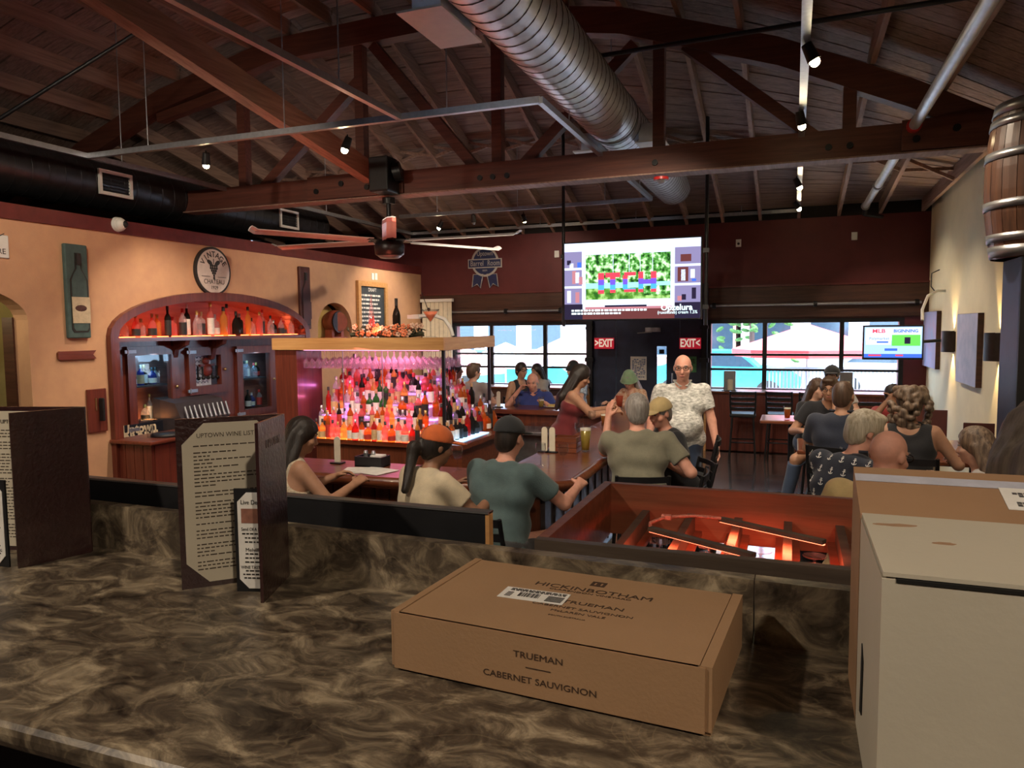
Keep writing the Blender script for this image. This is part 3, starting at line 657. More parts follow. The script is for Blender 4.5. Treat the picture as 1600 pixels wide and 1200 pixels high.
# barrel in the niche
q = LW(519, 524, -.16); t = thing('niche_barrel', 'small wooden barrel on a stand inside the yellow wall niche', 'barrel', (q[0], q[1], NZ0))
mat('red_wood', (.26, .055, .03), .5, 0, .2, 12)
zc = NZ0 + .30
def barrelp(p, d, L_, r_): return [(p + d * (L_ * (u - .5)), r_ * (1 - .55 * (u - .5) ** 2 * 1.6)) for u in np.linspace(0, 1, 9)]
bp_ = barrelp(Vector((XL - .12, q[1] + .06, zc)), Vector((.35, .93, 0)).normalized(), .46, .19)
bp_ = barrelp(Vector((XL - .13, q[1] + .04, zc)), Vector((.9, -.4, 0)).normalized(), .3, .2)
B().tube([p for p, _ in bp_], [r_ for _, r_ in bp_], 20).build('cask', 'red_wood', t)
for i in (1, 7): B().tube([bp_[i][0], bp_[i][0] + Vector((.02, 0, 0))], bp_[i][1] + .006, 20).build('hoop', 'black_metal', t)
B().box((XL - .25, q[1] - .2, NZ0), (XL - .02, q[1] + .25, NZ0 + .05)).box((XL - .2, q[1] - .15, NZ0 + .05), (XL - .06, q[1] - .08, NZ0 + .17)).box((XL - .2, q[1] + .12, NZ0 + .05), (XL - .06, q[1] + .2, NZ0 + .17)).build('stand', 'red_wood', t)
# chalkboard menu
a, c = LW(556, 438), LW(604, 528)
t = thing('chalkboard_menu', 'wood-framed chalkboard with white handwritten drink list on the yellow wall', 'chalkboard', (XL, (a[1] + c[1]) / 2, c[2] - .1))
y0, y1, z0, z1 = a[1], c[1], c[2] - .1, a[2]
B().poly([rect(y0, z0, y1, z1), rect(y0 + .09, z0 + .09, y1 - .09, z1 - .09)], ((XL + .025, 0, 0), (0, 1, 0), (0, 0, 1)), .05).build('frame', 'pine', t)
mat('slate', (.035, .045, .055), .7, 0, .2, 6)
B().box((XL, y0 + .08, z0 + .08), (XL + .02, y1 - .08, z1 - .08)).build('slate', 'slate', t)
mat('chalk', (.8, .8, .76), .9); rg = random.Random(4); b = B()
B().text('DRAFT', .09, FL((y0 + y1) / 2, z1 - .15, .023)).build('chalk_title', 'chalk', t)
for k in range(12):
    yy = y0 + .12; zz = z1 - .25 - k * .075
    if zz < z0 + .1: break
    while yy < y1 - .16 - rg.random() * .25:
        w = rg.uniform(.03, .11); b.box((XL + .02, yy, zz - .018 * rg.uniform(.6, 1)), (XL + .023, min(yy + w, y1 - .1), zz + .018)); yy += w + .02
b.build('chalk_writing', 'chalk', t)['kind'] = 'stuff'
for py, px in ((432, 582), (432, 587)):
    q = LW(px, py); tag(B().rbox((XL, q[1] - .04, q[2] - .06), (XL + .012, q[1] + .04, q[2] + .06), .004).build('switch_plate', 'white_plastic'), 'cream wall plate above the chalkboard, %s of two' % ('left' if px == 582 else 'right'), 'switch plate', 'wall plates above chalkboard')
# things seen through the doorway arch
q = atX(14, 607, XL - 1.78); t = thing('oval_sign', 'dark oval sign with cream lettering in the hall beyond the arch', 'sign', tuple(q))
B().ell(q, (.015, .17, .085), 20, 8).build('oval_plate', 'ink', t)
B().text('WINE', .1, ((q[0] + .016, q[1], q[2]), (0, 1, 0), (0, 0, 1)), bold=.003).build('lettering', 'sign_cream', t)
q = atX(14, 630, XL - 1.78); t = thing('hall_picture', 'small white-matted framed picture in the hall beyond the arch', 'picture', tuple(q))
B().poly([rect(-.14, -.12, .14, .12), rect(-.11, -.09, .11, .09)], ((q[0] + .01, q[1], q[2]), (0, 1, 0), (0, 0, 1)), .02).build('frame', 'cream_paint', t)
B().box((q[0], q[1] - .11, q[2] - .09), (q[0] + .008, q[1] + .11, q[2] + .09)).build('print', 'paper_aged', t)
light('POINT', (XL - 1.0, 4.6, 2.6), 16, (1, .8, .45), size=.1)
struct('trim_6', B().box((XL - .35, DY1 - .02, 0), (XL - .2, DY1 + .10, 2.3)), 'header_wood')
# ================================================================== THE BAR (U-shaped) and bottle island
BX, BYF, BZ = -1.43, 4.56, 1.07               # outer right edge, outer front edge, top height
mat('corrugated', (.20, .17, .17), .35, .6, .2, 12)
mat('steel_dull', (.30, .30, .31), .35, .8, .1, 20)
bar = thing('bar_counter', 'U-shaped glossy reddish wood bar with vertical-board sides', 'bar counter', (-2.8, 6.8, 0))
# tops
B().poly([[(-4.6, BYF), (BX - .35, BYF), (BX, BYF + .35), (BX, 9.75), (-4.4, 9.75), (-4.4, 9.12), (BX - .62, 9.12), (BX - .62, BYF + .6), (-4.6, BYF + .6)]], ((0, 0, BZ - .03), (1, 0, 0), (0, 1, 0)), .06).build('bar_top', 'bar_wood', bar)
nose = [(-4.6, BYF, BZ - .015), (BX - .35, BYF, BZ - .015), (BX, BYF + .35, BZ - .015), (BX, 9.75, BZ - .015)]
B().tube(nose, .038, 10).build('bar_nosing', 'bar_wood', bar)
# body
ix, iy = BX - .28, BYF + .28
B().poly([[(-4.6, iy), (ix - .2, iy), (ix, iy + .2), (ix, 9.5), (-4.4, 9.5), (-4.4, 9.2), (ix - .22, 9.2), (ix - .22, iy + .22), (-4.6, iy + .22)]], ((0, 0, .505), (1, 0, 0), (0, 1, 0)), 1.01).build('bar_body', 'bar_wood_v', bar)
for k in range(22):
    x0 = -4.58 + k * .125
    if x0 + .12 > ix - .2: break
    B().box((x0, iy - .022, .06), (x0 + .115, iy, 1.0)).build('front_board', 'bar_wood_v', bar)
for k in range(34):
    y0 = iy + .22 + k * .125
    B().box((ix, y0, .06), (ix + (.022 if k % 2 else .034), y0 + .112, 1.0)).build('side_board', 'corrugated', bar)
B().box((ix - .2, iy - .02, .06), (ix - .02, iy + .02, 1.0), Matrix.Rotation(R(45), 3, 'Z'), (ix - .1, iy + .1, .5)).build('corner_board', 'bar_wood_v', bar)
B().tube([(-4.6, iy - .2, .2), (ix - .15, iy - .2, .2), (ix + .2, iy + .15, .2), (ix + .2, 9.4, .2)], .025, 8).build('foot_rail', 'brass', bar)
# ------------------------------------------------------------------ bottle island
IX0, IX1, IY0, IY1 = -5.05, -3.42, 6.95, 8.45
isl = thing('bottle_island', 'stepped back-lit liquor display on a wooden base in the middle of the bar', 'liquor display', (-4.2, 7.6, 0))
B().box((IX0, IY0 + .05, 0), (IX1 - .05, IY1, .88)).build('base_cabinet', 'bar_wood_v', isl)
B().box((IX0 - .02, IY0 - .02, .88), (IX1 + .22, IY1 + .05, .93)).build('island_top', 'bar_wood', isl)
mat('end_panel', (.26, .14, .07), .45, 0, .2, 8, stretch=(1, 1, 8))
B().box((IX1 - .05, IY0 + .1, .05), (IX1 + .16, IY1, .88)).build('end_panel', 'bar_wood', isl)
glow('tier_glow', (.62, .26, 1.0), 2.4); glow('tier_warm', (1, .30, .10), 2.6); glow('blue_strip', (.35, .65, 1.0), 2.2)
mat('acrylic', (.75, .55, .8), .25, 0, .05, 20, emit=(.55, .16, .60), estr=.10)
NT, DZ, DD = 5, .125, .13
for i in range(NT):
    z0 = .93 + i * DZ; y0 = IY0 + .04 + i * DD; x1 = IX1 - .06 - i * DD
    B().box((IX0, y0, z0), (x1, IY1, z0 + DZ - .004)).build('tier', 'acrylic', isl)
    B().box((IX0, y0 - .006, z0 + DZ - .028), (x1 + .006, y0, z0 + DZ - .006)).build('led_strip', 'tier_warm' if i == 0 else 'tier_glow', isl)
    B().box((x1, y0, z0 + DZ - .028), (x1 + .006, IY1, z0 + DZ - .006)).build('led_strip', 'tier_warm' if i == 0 else 'tier_glow', isl)
    if i < NT: light('AREA', ((IX0 + x1) / 2, y0 - .03, z0 + .05), 1.8, ((1, .25, .25), (.9, .25, .6), (.8, .25, .9), (1, .2, .45), (.9, .25, .8))[i], ((IX0 + x1) / 2, y0 - 2, z0 + .8), 1.4, sy=.03)
B().box((IX1 - .06, IY0 + .1, .932), (IX1 + .12, IY0 + .95, .938)).build('blue_light_strip', 'blue_strip', isl)
B().box((IX0, IY0 - .018, .925), (IX1 + .0, IY0 + .02, .945)).build('warm_edge_light', 'tier_warm', isl)
# canopy over the island
CZ = 1.92
can = thing('bar_canopy', 'pine-edged canopy on slim black posts above the bottle display', 'canopy', (-4.5, 7.7, 0))
cX0, cX1, cY0, cY1 = -5.78, -3.43, 7.0, 8.43
cX0 = atY(425, 546, 7.0)[0]
B().box((cX0, cY0, CZ), (cX1, cY0 + .04, CZ + .135)).build('front_fascia', 'pine', can)
B().box((cX1 - .04, cY0 + .04, CZ), (cX1, cY1, CZ + .135)).build('side_fascia', 'pine_y', can)
B().box((cX0, cY0 + .04, CZ + .03), (cX1 - .04, cY1, CZ + .05)).build('canopy_deck', 'header_wood', can)
for (x, y_) in ((cX1 - .03, cY0 + .06), (cX1 - .03, cY1 - .12)):
    B().box((x - .016, y_ - .016, .93), (x + .016, y_ + .016, CZ)).build('post', 'black_metal', can)
for px in (530, 592):
    x = atY(px, 600, 7.0)[0]; B().cyl((x, cY0 + .08, 1.05), (x, cY0 + .08, CZ), .006, n=6).build('hanger_rod', 'grey_steel', can)
pa, pb = atY(437, 560, 7.1)[0], atY(470, 560, 7.1)[0]
B().box((pa, 7.02, 0), (pb, 7.5, CZ)).build('end_post_panel', 'cherry', can)
for k in range(5):
    yy = cY0 + .12 + k * .28; B().box((cX0 + .3, yy + .035, CZ - .012), (cX1 - .08, yy + .06, CZ)).box((cX0 + .3, yy - .06, CZ - .012), (cX1 - .08, yy - .035, CZ)).build('glass_track', 'steel_dull', can)
glow('canopy_led', (1, .28, .45), 3.0)
B().box((cX0 + .4, cY0 + .05, CZ - .006), (cX1 - .08, cY0 + .062, CZ)).build('led_strip', 'canopy_led', can)
light('AREA', ((cX0 + cX1) / 2 + .2, 7.4, CZ - .01), 12, (1, .28, .5), ((cX0 + cX1) / 2, 7.3, 0), 1.7, sy=.7)
light('AREA', ((cX0 + cX1) / 2 + .2, 7.2, CZ + .2), 14, (1, .16, .08), ((cX0 + cX1) / 2 - 1.2, 6.6, 6), 1.6, sy=.1)
# hanging stemware
glass('stem_glass', (.97, .90, .93), 1.6, .03, .10)
wg = thing('wine_glass', 'upturned stemmed wine glass hanging in the front canopy track', 'wine glass', (0, 0, 0), 0, 'wine glasses hanging under the bar canopy')
B().lathe([(.034, 0), (.034, -.003), (.004, -.01), (.0035, -.085), (.02, -.10), (.036, -.135), (.034, -.175), (.029, -.20), (.028, -.20), (.033, -.17), (.034, -.135), (.018, -.103), (0, -.095)], 12).build('bowl_and_stem', 'stem_glass', wg, False)
KIDS['wine_glass'] = list(wg.children); first = True
for k in range(4):
    for j in range(24):
        x = cX0 + .38 + j * .083
        if x > cX1 - .1: break
        loc = (x, cY0 + .12 + k * .28, CZ - .012)
        if first: wg.location = loc; first = False
        else: dup(wg, loc, 0, 'upturned stemmed wine glass hanging in the %s canopy track' % ('front', 'second', 'third', 'back')[k])
# ------------------------------------------------------------------ bottles
BC = {}
for n_, tint, d in (('amber', (.80, .30, .06), .35), ('clear', (.90, .88, .92), .22), ('green', (.10, .35, .10), .4), ('dark', (.035, .03, .025), .75), ('clear_pinklit', (.95, .40, .36), .35), ('gold', (.92, .62, .18), .35), ('red', (.65, .05, .04), .45), ('blue', (.06, .12, .55), .5)):
    BC[n_] = glass('bottle_' + n_, tint, 1.6, .04, d)  # pink tint puts the LED light into otherwise clear glass
mat('label_white', (.82, .78, .70), .6, 0, .1, 30); mat('label_black', (.03, .03, .03), .5); mat('label_tan', (.62, .44, .22), .6, 0, .15, 30); mat('label_red', (.5, .05, .04), .5)
mat('cap_black', (.02, .02, .02), .4); mat('cap_gold', (.6, .42, .14), .35, .7); mat('cap_silver', (.6, .6, .62), .3, .8); mat('cap_red', (.5, .03, .03), .4); mat('cork', (.45, .28, .14), .8)
SHAPES = {
 'round': ([(0, 0), (.036, .002), (.038, .01), (.038, .17), (.033, .195), (.015, .225), (.013, .28)], 0, .038),
 'square': ([(0, 0), (.034, .002), (.036, .01), (.036, .15), (.030, .17), (.014, .185), (.013, .235)], .85, .0365),
 'squat': ([(0, 0), (.044, .002), (.047, .01), (.049, .10), (.040, .135), (.017, .155), (.015, .20)], .3, .049),
 'tall': ([(0, 0), (.030, .002), (.031, .01), (.033, .20), (.026, .225), (.012, .25), (.0115, .32)], 0, .033),
 'flask': ([(0, 0), (.042, .002), (.044, .012), (.046, .12), (.036, .16), (.013, .20), (.012, .25)], 0, .046),
}
PROTO = {}
def bottle_proto(shape, colour, lab, cap):
    k = (shape, colour, lab, cap)
    if k not in PROTO:
        prof, sq, r = SHAPES[shape]; t = thing('liquor_bottle', 'liquor bottle', 'bottle', (0, 0, -50))
        z1 = prof[-1][1]; zs = [z for rr, z in prof if rr > r * .9]
        o = B().lathe(prof + [(0, z1)], 12, sq=sq).build('glass_body', BC[colour], t, False)
        B().lathe([(prof[-1][0] + .003, z1 - .03), (prof[-1][0] + .003, z1 + .012), (0, z1 + .014)], 10).build('cap', cap, t, False)
        h = zs[-1] - .02
        if lab: B().lathe([(r + .0012, .02), (r + .0012, h)], 12, sq=sq).build('bottle_label', lab, t, False)
        KIDS[t.name] = list(t.children); PROTO[k] = t
    return PROTO[k]
rb = random.Random(11)
NAMES = {'amber': 'amber', 'clear': 'clear', 'green': 'green', 'dark': 'dark', 'clear_pinklit': 'pink-lit clear', 'gold': 'golden', 'red': 'red', 'blue': 'blue'}
def put_bottle(loc, label, group, shape=None, colour=None, lab='r', cap=None, sc=1.):
    shape = shape or rb.choice(['round', 'square', 'square', 'squat', 'squat', 'tall', 'flask']); colour = colour or rb.choice(['amber', 'amber', 'clear', 'clear', 'clear', 'clear_pinklit', 'clear_pinklit', 'clear_pinklit', 'gold', 'red', 'dark'])
    if lab == 'r': lab = rb.choice(['label_white', 'label_white', 'label_white', 'label_tan', 'label_tan', 'label_black', 'label_red', None, None])
    cap = cap or rb.choice(['cap_black', 'cap_black', 'cap_gold', 'cap_silver', 'cap_red', 'cork'])
    p = bottle_proto(shape, colour, lab, cap)
    b_ = dup(p, loc, rb.uniform(0, .1), label % NAMES[colour], group, sc); b_['category'] = 'bottle'
    return b_
ORD = ['lowest', 'second', 'middle', 'fourth', 'top']
for i in range(NT):
    zt = .93 + (i + 1) * DZ - .004 if i else .945
    y0 = IY0 + .0 + i * DD - (.055 if i == 0 else -.0)
for i in range(NT + 1):
    # row i stands on the tread below riser i
    zt = .93 if i == 0 else .93 + i * DZ - .004
    yb = IY0 - .03 + i * DD if i else IY0 + .0; xr = IX1 - .0 - i * DD
    x = IX0 + .01 + .01 * i
    while x < xr - .10:
        sc = rb.uniform(.9, 1.08) * (.86 if i < 2 else 1); shp = rb.choice(['round', 'square', 'square', 'squat', 'flask', 'tall', 'round']); rad = SHAPES[shp][2] * sc + .002; x += rad
        tone = rb.choice(['amber', 'gold', 'red', 'amber', 'clear_pinklit']) if i == 0 else None
        if i in (2, 3) and abs(x + 4.35) < .1: tone = 'green'
        put_bottle((x, yb - .012 + rb.uniform(-.006, .006) + (.0 if i == 0 else -.0) + .0, zt), '%s liquor bottle in the ' + ('front row on the island top' if i == 0 else ORD[min(i - 1, 4)] + ' stepped row facing the stools'), 'liquor bottles facing the front stools', shp, colour=tone, sc=sc)
        x += rad
    if i == NT: break
    yv = IY0 + .10 + i * DD; xv = (IX1 - .005 - i * DD)
    while yv < IY1 - .08:
        put_bottle((xv, yv, zt), '%s liquor bottle in the ' + ('lowest row' if i == 0 else ORD[min(i, 4)] + ' stepped row') + ' on the right side of the display', 'liquor bottles on the display side', colour=rb.choice(['clear_pinklit', 'clear', 'red', 'amber', 'dark']) if i else rb.choice(['dark', 'red', 'dark', 'amber']), sc=rb.uniform(.9, 1.05))
        yv += rb.uniform(.095, .12)
# bottles on the arched cabinet shelf
ys = np.linspace(6.45, 9.45, 26)
cols = ['clear', 'clear_pinklit', 'clear', 'clear_pinklit', 'gold', 'dark', 'clear_pinklit', 'clear', 'dark', 'clear', 'clear', 'clear_pinklit', 'clear', 'gold', 'clear_pinklit', 'dark', 'dark', 'gold', 'clear', 'clear_pinklit', 'clear', 'clear', 'dark', 'clear', 'amber', 'clear']
for k, yy in enumerate(ys):
    mid = 1 - abs(yy - 7.9) / 1.6
    sh = ['squat', 'round', 'tall', 'flask', 'square', 'tall'][k % 6] if mid > .3 else ['squat', 'flask'][k % 2]
    put_bottle((XL - .12 + .05 * (k % 2), yy, ZS), '%s bottle on the red-lit arched shelf of the cabinet', 'bottles on the arched cabinet shelf', sh, cols[k], rb.choice([None, None, 'label_white', 'label_black']), None, .95 + .42 * max(0, mid))
for d in (d1, d3):
    y0, y1, z0, z1 = d[0][1], d[1][1], d[1][2], d[0][2]
    for zz, n_ in ((z0 + .0, 5), ((z0 + z1) / 2 + .04, 6)):
        for k in range(n_):
            put_bottle((XF - .15 - .04 * (k % 2), y0 + .06 + k * (y1 - y0 - .1) / (n_ - 1), zz), '%s bottle behind the glass of the ' + ('left' if d is d1 else 'right') + ' cabinet door', 'bottles inside the cabinet', None, rb.choice(['blue', 'clear', 'dark', 'amber', 'clear']), 'r', None, 1.0)
for p in PROTO.values():                                   # the unplaced originals are not part of the scene
    for c in list(p.children): bpy.data.objects.remove(c)
    bpy.data.objects.remove(p)
# ------------------------------------------------------------------ on top of the canopy
ZT = CZ + .135
def top(px, py, y_): return atY(px, py, y_)
# garland
ga = thing('floral_garland', 'garland of orange flowers and dark leaves along the canopy top', 'garland', (atY(605, 520, 7.15)[0], 7.15, ZT))
mat('flower_orange', (.75, .22, .10), .6, 0, .25, 30); mat('leaf_dark', (.05, .05, .025), .6, 0, .3, 20); mat('flower_pale', (.75, .50, .38), .6, 0, .2, 30)
g0, g1 = atY(548, 520, 7.15)[0], atY(660, 520, 7.15)[0]; rg = random.Random(5)
B().tube([(g0 + (g1 - g0) * u, 7.15 + .02 * math.sin(9 * u), ZT + .03 + .015 * math.sin(7 * u)) for u in np.linspace(0, 1, 14)], .025, 6).build('vine', 'leaf_dark', ga)
for k in range(110):
    c = Vector((rg.uniform(g0, g1), 7.15 + rg.uniform(-.06, .06), ZT + rg.uniform(.02, .12)))
    B().ell(c, (.034, .012, .006), 6, 4, Matrix.Rotation(rg.uniform(0, 6), 3, 'Z') @ Matrix.Rotation(rg.uniform(-1, 1), 3, 'Y')).build('leaf', 'leaf_dark', ga)
for k in range(46):
    c = Vector((rg.uniform(g0 + .1, g1), 7.13 + rg.uniform(-.07, .05), ZT + rg.uniform(.03, .13))); b = B()
    for j in range(5):
        a = j * 1.257; b.ell(c + Vector((.02 * math.cos(a), -.01, .02 * math.sin(a))), (.016, .008, .013), 6, 4)
    b.build('blossom', rg.choice(['flower_orange', 'flower_orange', 'flower_pale']), ga)
q = atY(620, 520, 7.22); t = thing('wine_bottle', 'tall dark wine bottle standing on the canopy top', 'bottle', (q[0], 7.22, ZT))
B().lathe([(0, 0), (.042, .003), (.044, .02), (.044, .24), (.036, .28), (.017, .33), (.015, .42), (0, .42)], 18).build('glass_body', BC['dark'], t, False)
B().lathe([(.0175, .35), (.0175, .43), (0, .43)], 14).build('capsule', 'cap_black', t, False)
q = atY(581, 520, 7.22); t = thing('glass_cone_ornament', 'pointed glass ornament with red beads on the canopy top', 'ornament', (q[0], 7.22, ZT))
B().lathe([(0, 0), (.055, .002), (.035, .2), (.004, .48), (0, .48)], 14).build('cone', 'stem_glass', t, False)
rg = random.Random(9)
for k in range(60):
    z_ = rg.uniform(.0, .22); a = rg.uniform(0, 6.28); r_ = .045 * (1 - z_ / .36); B().ell((q[0] + r_ * math.cos(a), 7.22 + r_ * math.sin(a), ZT + .01 + z_), (.012, .012, .012), 6, 4).build('bead', 'cap_red', t)
q = atY(673, 520, 7.12); t = thing('martini_glass', 'oversized martini glass with an orange drink on the canopy top', 'martini glass', (q[0], 7.12, ZT))
B().lathe([(.07, 0), (.07, .006), (.008, .015), (.007, .16), (.10, .30), (.097, .30), (.004, .168), (0, .166)], 20).build('glass', 'clear_glass', t, False)
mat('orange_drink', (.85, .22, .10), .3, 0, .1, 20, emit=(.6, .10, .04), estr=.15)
B().lathe([(.004, .17), (.08, .275), (0, .275)], 20).build('drink', 'orange_drink', t, False)
B().cyl((q[0] - .1, 7.12, ZT + .48), (q[0] + .01, 7.12, ZT + .20), .004, n=6).ell((q[0] - .02, 7.12, ZT + .3), (.018, .018, .018), 8, 6).build('pick', 'black_metal', t)
# curved chrome lamp arm at the canopy back
q = atY(690, 495, 8.3); t = thing('curved_arm', 'white curved bracket arm reaching over the canopy top', 'bracket', (q[0] + .15, 8.3, ZT))
B().tube([(q[0] - .42, 8.3, q[2] + .01), (q[0] - .1, 8.3, q[2] + .02), (q[0] + .04, 8.3, q[2] - .03), (q[0] + .12, 8.3, q[2] - .14), (q[0] + .15, 8.3, ZT)], .024, 8).build('arm', 'white_plastic', t)
B().box((q[0] - .46, 8.26, q[2] - .02), (q[0] - .3, 8.34, q[2] + .03)).build('bracket_head', 'white_plastic', t)
# black T-shirt hanging at the island's left end
q0, q1 = atY(468, 560, 7.6), atY(492, 625, 7.6)
t = thing('hanging_shirt', 'black T-shirt with pale print hanging beside the bottle display', 'shirt', (q0[0], 7.6, q1[2]))
w = q1[0] - q0[0]; z0, z1 = q1[2], q0[2]
B().poly([[(-.08, z1 - .16), (.0, z1), (w * .35, z1 + .02), (w * .5, z1 - .03), (w * .65, z1 + .02), (w, z1), (w + .08, z1 - .16), (w, z1 - .18), (w, z0), (0, z0), (0, z1 - .18)]], ((q0[0], 7.6, 0), (1, 0, 0), (0, 0, 1)), .03).build('shirt_body', 'black_paint', t)
B().ell((q0[0] + w / 2, 7.582, z1 - .15), (.035, .002, .03), 12, 4).build('chest_print', 'steel_dull', t)
B().tube([(q0[0] + w * .3, 7.6, z1 + .02), (q0[0] + w * .5, 7.6, z1 + .08), (q0[0] + w * .7, 7.6, z1 + .02)], .006, 6).cyl((q0[0] + w * .5, 7.6, z1 + .08), (q0[0] + w * .5, 7.6, CZ), .004, n=6).build('hanger', 'grey_steel', t)
# ================================================================== PEOPLE
NECK = .075
class Field:
    """signed distance field on a grid; surface-nets mesh"""
    def __init__(s, lo, hi, h):
        s.h = h; s.lo = np.array(lo, np.float32); n = np.ceil((np.array(hi) - np.array(lo)) / h).astype(int) + 1
        s.ax = [s.lo[i] + h * np.arange(n[i], dtype=np.float32) for i in range(3)]; s.f = np.full(n, .5, np.float32)
    def sub(s, lo, hi):
        sl = []
        for i in range(3):
            a = max(0, int((lo[i] - s.lo[i]) / s.h)); b_ = min(len(s.ax[i]), int((hi[i] - s.lo[i]) / s.h) + 2); sl.append(slice(a, max(a, b_)))
        return tuple(sl), s.ax[0][sl[0]][:, None, None], s.ax[1][sl[1]][None, :, None], s.ax[2][sl[2]][None, None, :]
    def comb(s, sl, d, k, mode):
        a = s.f[sl]
        if a.size == 0: return
        if mode == 'u':
            if k > 0:
                h = np.clip(.5 + .5 * (d - a) / k, 0, 1); r = d + (a - d) * h - k * h * (1 - h)
            else: r = np.minimum(a, d)
        else:
            d = -d
            h = np.clip(.5 - .5 * (d - a) / k, 0, 1); r = d + (a - d) * h + k * h * (1 - h)
        s.f[sl] = r
    def cone(s, a, b_, ra, rb_, k=.02, mode='u', flat=None):
        a = np.array(a, np.float32); b_ = np.array(b_, np.float32); m = max(ra, rb_) + k + .03
        sl, x, y, z = s.sub(np.minimum(a, b_) - m, np.maximum(a, b_) + m)
        ba = b_ - a; l2 = max(1e-9, float(ba @ ba)); px, py, pz = x - a[0], y - a[1], z - a[2]
        t = np.clip((px * ba[0] + py * ba[1] + pz * ba[2]) / l2, 0, 1)
        d = np.sqrt((px - t * ba[0]) ** 2 + (py - t * ba[1]) ** 2 + (pz - t * ba[2]) ** 2) - (ra + (rb_ - ra) * t)
        if flat:                                       # cut squarely beyond b_
            L = math.sqrt(l2); d = np.maximum(d, (px * ba[0] + py * ba[1] + pz * ba[2]) / L - L * flat)
        s.comb(sl, d, k, mode); return s
    def ell(s, c, r, rot=None, k=.02, mode='u'):
        c = np.array(c, np.float32); r = np.array(r, np.float32); m = float(r.max()) + k + .03
        sl, x, y, z = s.sub(c - m, c + m); p = [x - c[0], y - c[1], z - c[2]]
        if rot is not None: p = [rot[0][i] * p[0] + rot[1][i] * p[1] + rot[2][i] * p[2] for i in range(3)]
        k0 = np.sqrt((p[0] / r[0]) ** 2 + (p[1] / r[1]) ** 2 + (p[2] / r[2]) ** 2); k1 = np.sqrt((p[0] / r[0] ** 2) ** 2 + (p[1] / r[1] ** 2) ** 2 + (p[2] / r[2] ** 2) ** 2) + 1e-6
        s.comb(sl, k0 * (k0 - 1) / k1, k, mode); return s
    def half(s, p, n):
        """keep the side the normal points away from"""
        n = np.array(n) / np.linalg.norm(n); d = (s.ax[0][:, None, None] - p[0]) * n[0] + (s.ax[1][None, :, None] - p[1]) * n[1] + (s.ax[2][None, None, :] - p[2]) * n[2]
        s.f = np.maximum(s.f, d.astype(np.float32)); return s
    def ripple(s, amp, fx, fy, fz, ph=0.):
        x, y, z = s.ax[0][:, None, None], s.ax[1][None, :, None], s.ax[2][None, None, :]
        s.f = s.f + (amp * (np.sin(x * fx + 1.7 * np.sin(z * fz * .37 + ph)) * np.sin(z * fz + 1.3 * np.sin(x * fx * .5 + ph) + y * fy))).astype(np.float32); return s
    def mesh(s, name, m):
        f = s.f; f[0] = f[-1] = .5; f[:, 0] = f[:, -1] = .5; f[:, :, 0] = f[:, :, -1] = .5
        n = np.array(f.shape); ins = f < 0
        c = ins[:-1, :-1, :-1].astype(np.int8)
        for o in ((1, 0, 0), (0, 1, 0), (0, 0, 1), (1, 1, 0), (1, 0, 1), (0, 1, 1), (1, 1, 1)):
            c = c + ins[o[0]:n[0] - 1 + o[0], o[1]:n[1] - 1 + o[1], o[2]:n[2] - 1 + o[2]]
        act = np.argwhere((c > 0) & (c < 8))
        idx = np.full(n - 1, -1, np.int32); idx[act[:, 0], act[:, 1], act[:, 2]] = np.arange(len(act))
        acc = np.zeros((len(act), 3)); cnt = np.zeros(len(act))
        cor = np.array([(i, j, k) for i in (0, 1) for j in (0, 1) for k in (0, 1)])
        val = np.stack([f[act[:, 0] + o[0], act[:, 1] + o[1], act[:, 2] + o[2]] for o in cor], 1)
        for i in range(8):
            for j in range(i + 1, 8):
                if abs(cor[i] - cor[j]).sum() != 1: continue
                a, b_ = val[:, i], val[:, j]; mk = (a < 0) != (b_ < 0); t = np.where(mk, a / np.where(mk, a - b_, 1), 0)
                acc += mk[:, None] * (cor[i] + t[:, None] * (cor[j] - cor[i])); cnt += mk
        vs = (act + acc / np.maximum(cnt, 1)[:, None]) * s.h + s.lo
        quads = []
        for ax in range(3):
            sl0 = [slice(None)] * 3; sl1 = [slice(None)] * 3; sl0[ax] = slice(0, -1); sl1[ax] = slice(1, None)
            e = np.argwhere(ins[tuple(sl0)] != ins[tuple(sl1)]); u, v = (ax + 1) % 3, (ax + 2) % 3
            e = e[(e[:, u] > 0) & (e[:, v] > 0) & (e[:, u] < n[u] - 1) & (e[:, v] < n[v] - 1)]
            q = []
            for du, dv in ((-1, -1), (0, -1), (0, 0), (-1, 0)):
                g = e.copy(); g[:, u] += du; g[:, v] += dv; q.append(idx[g[:, 0], g[:, 1], g[:, 2]])
            q = np.stack(q, 1); flip = ~ins[e[:, 0], e[:, 1], e[:, 2]]; q[flip] = q[flip][:, ::-1]; quads.append(q)
        qs = np.concatenate(quads); qs = qs[(qs >= 0).all(1)]
        me = bpy.data.meshes.new(name); me.vertices.add(len(vs)); me.vertices.foreach_set('co', vs.astype(np.float32).ravel())
        me.loops.add(qs.size); me.loops.foreach_set('vertex_index', qs.astype(np.int32).ravel())
        me.polygons.add(len(qs)); me.polygons.foreach_set('loop_start', np.arange(0, qs.size, 4, dtype=np.int32)); me.polygons.foreach_set('loop_total', np.full(len(qs), 4, np.int32))
        me.update(calc_edges=True); me.polygons.foreach_set('use_smooth', np.ones(len(qs), bool)); me.materials.append(MATS[m] if isinstance(m, str) else m); return me

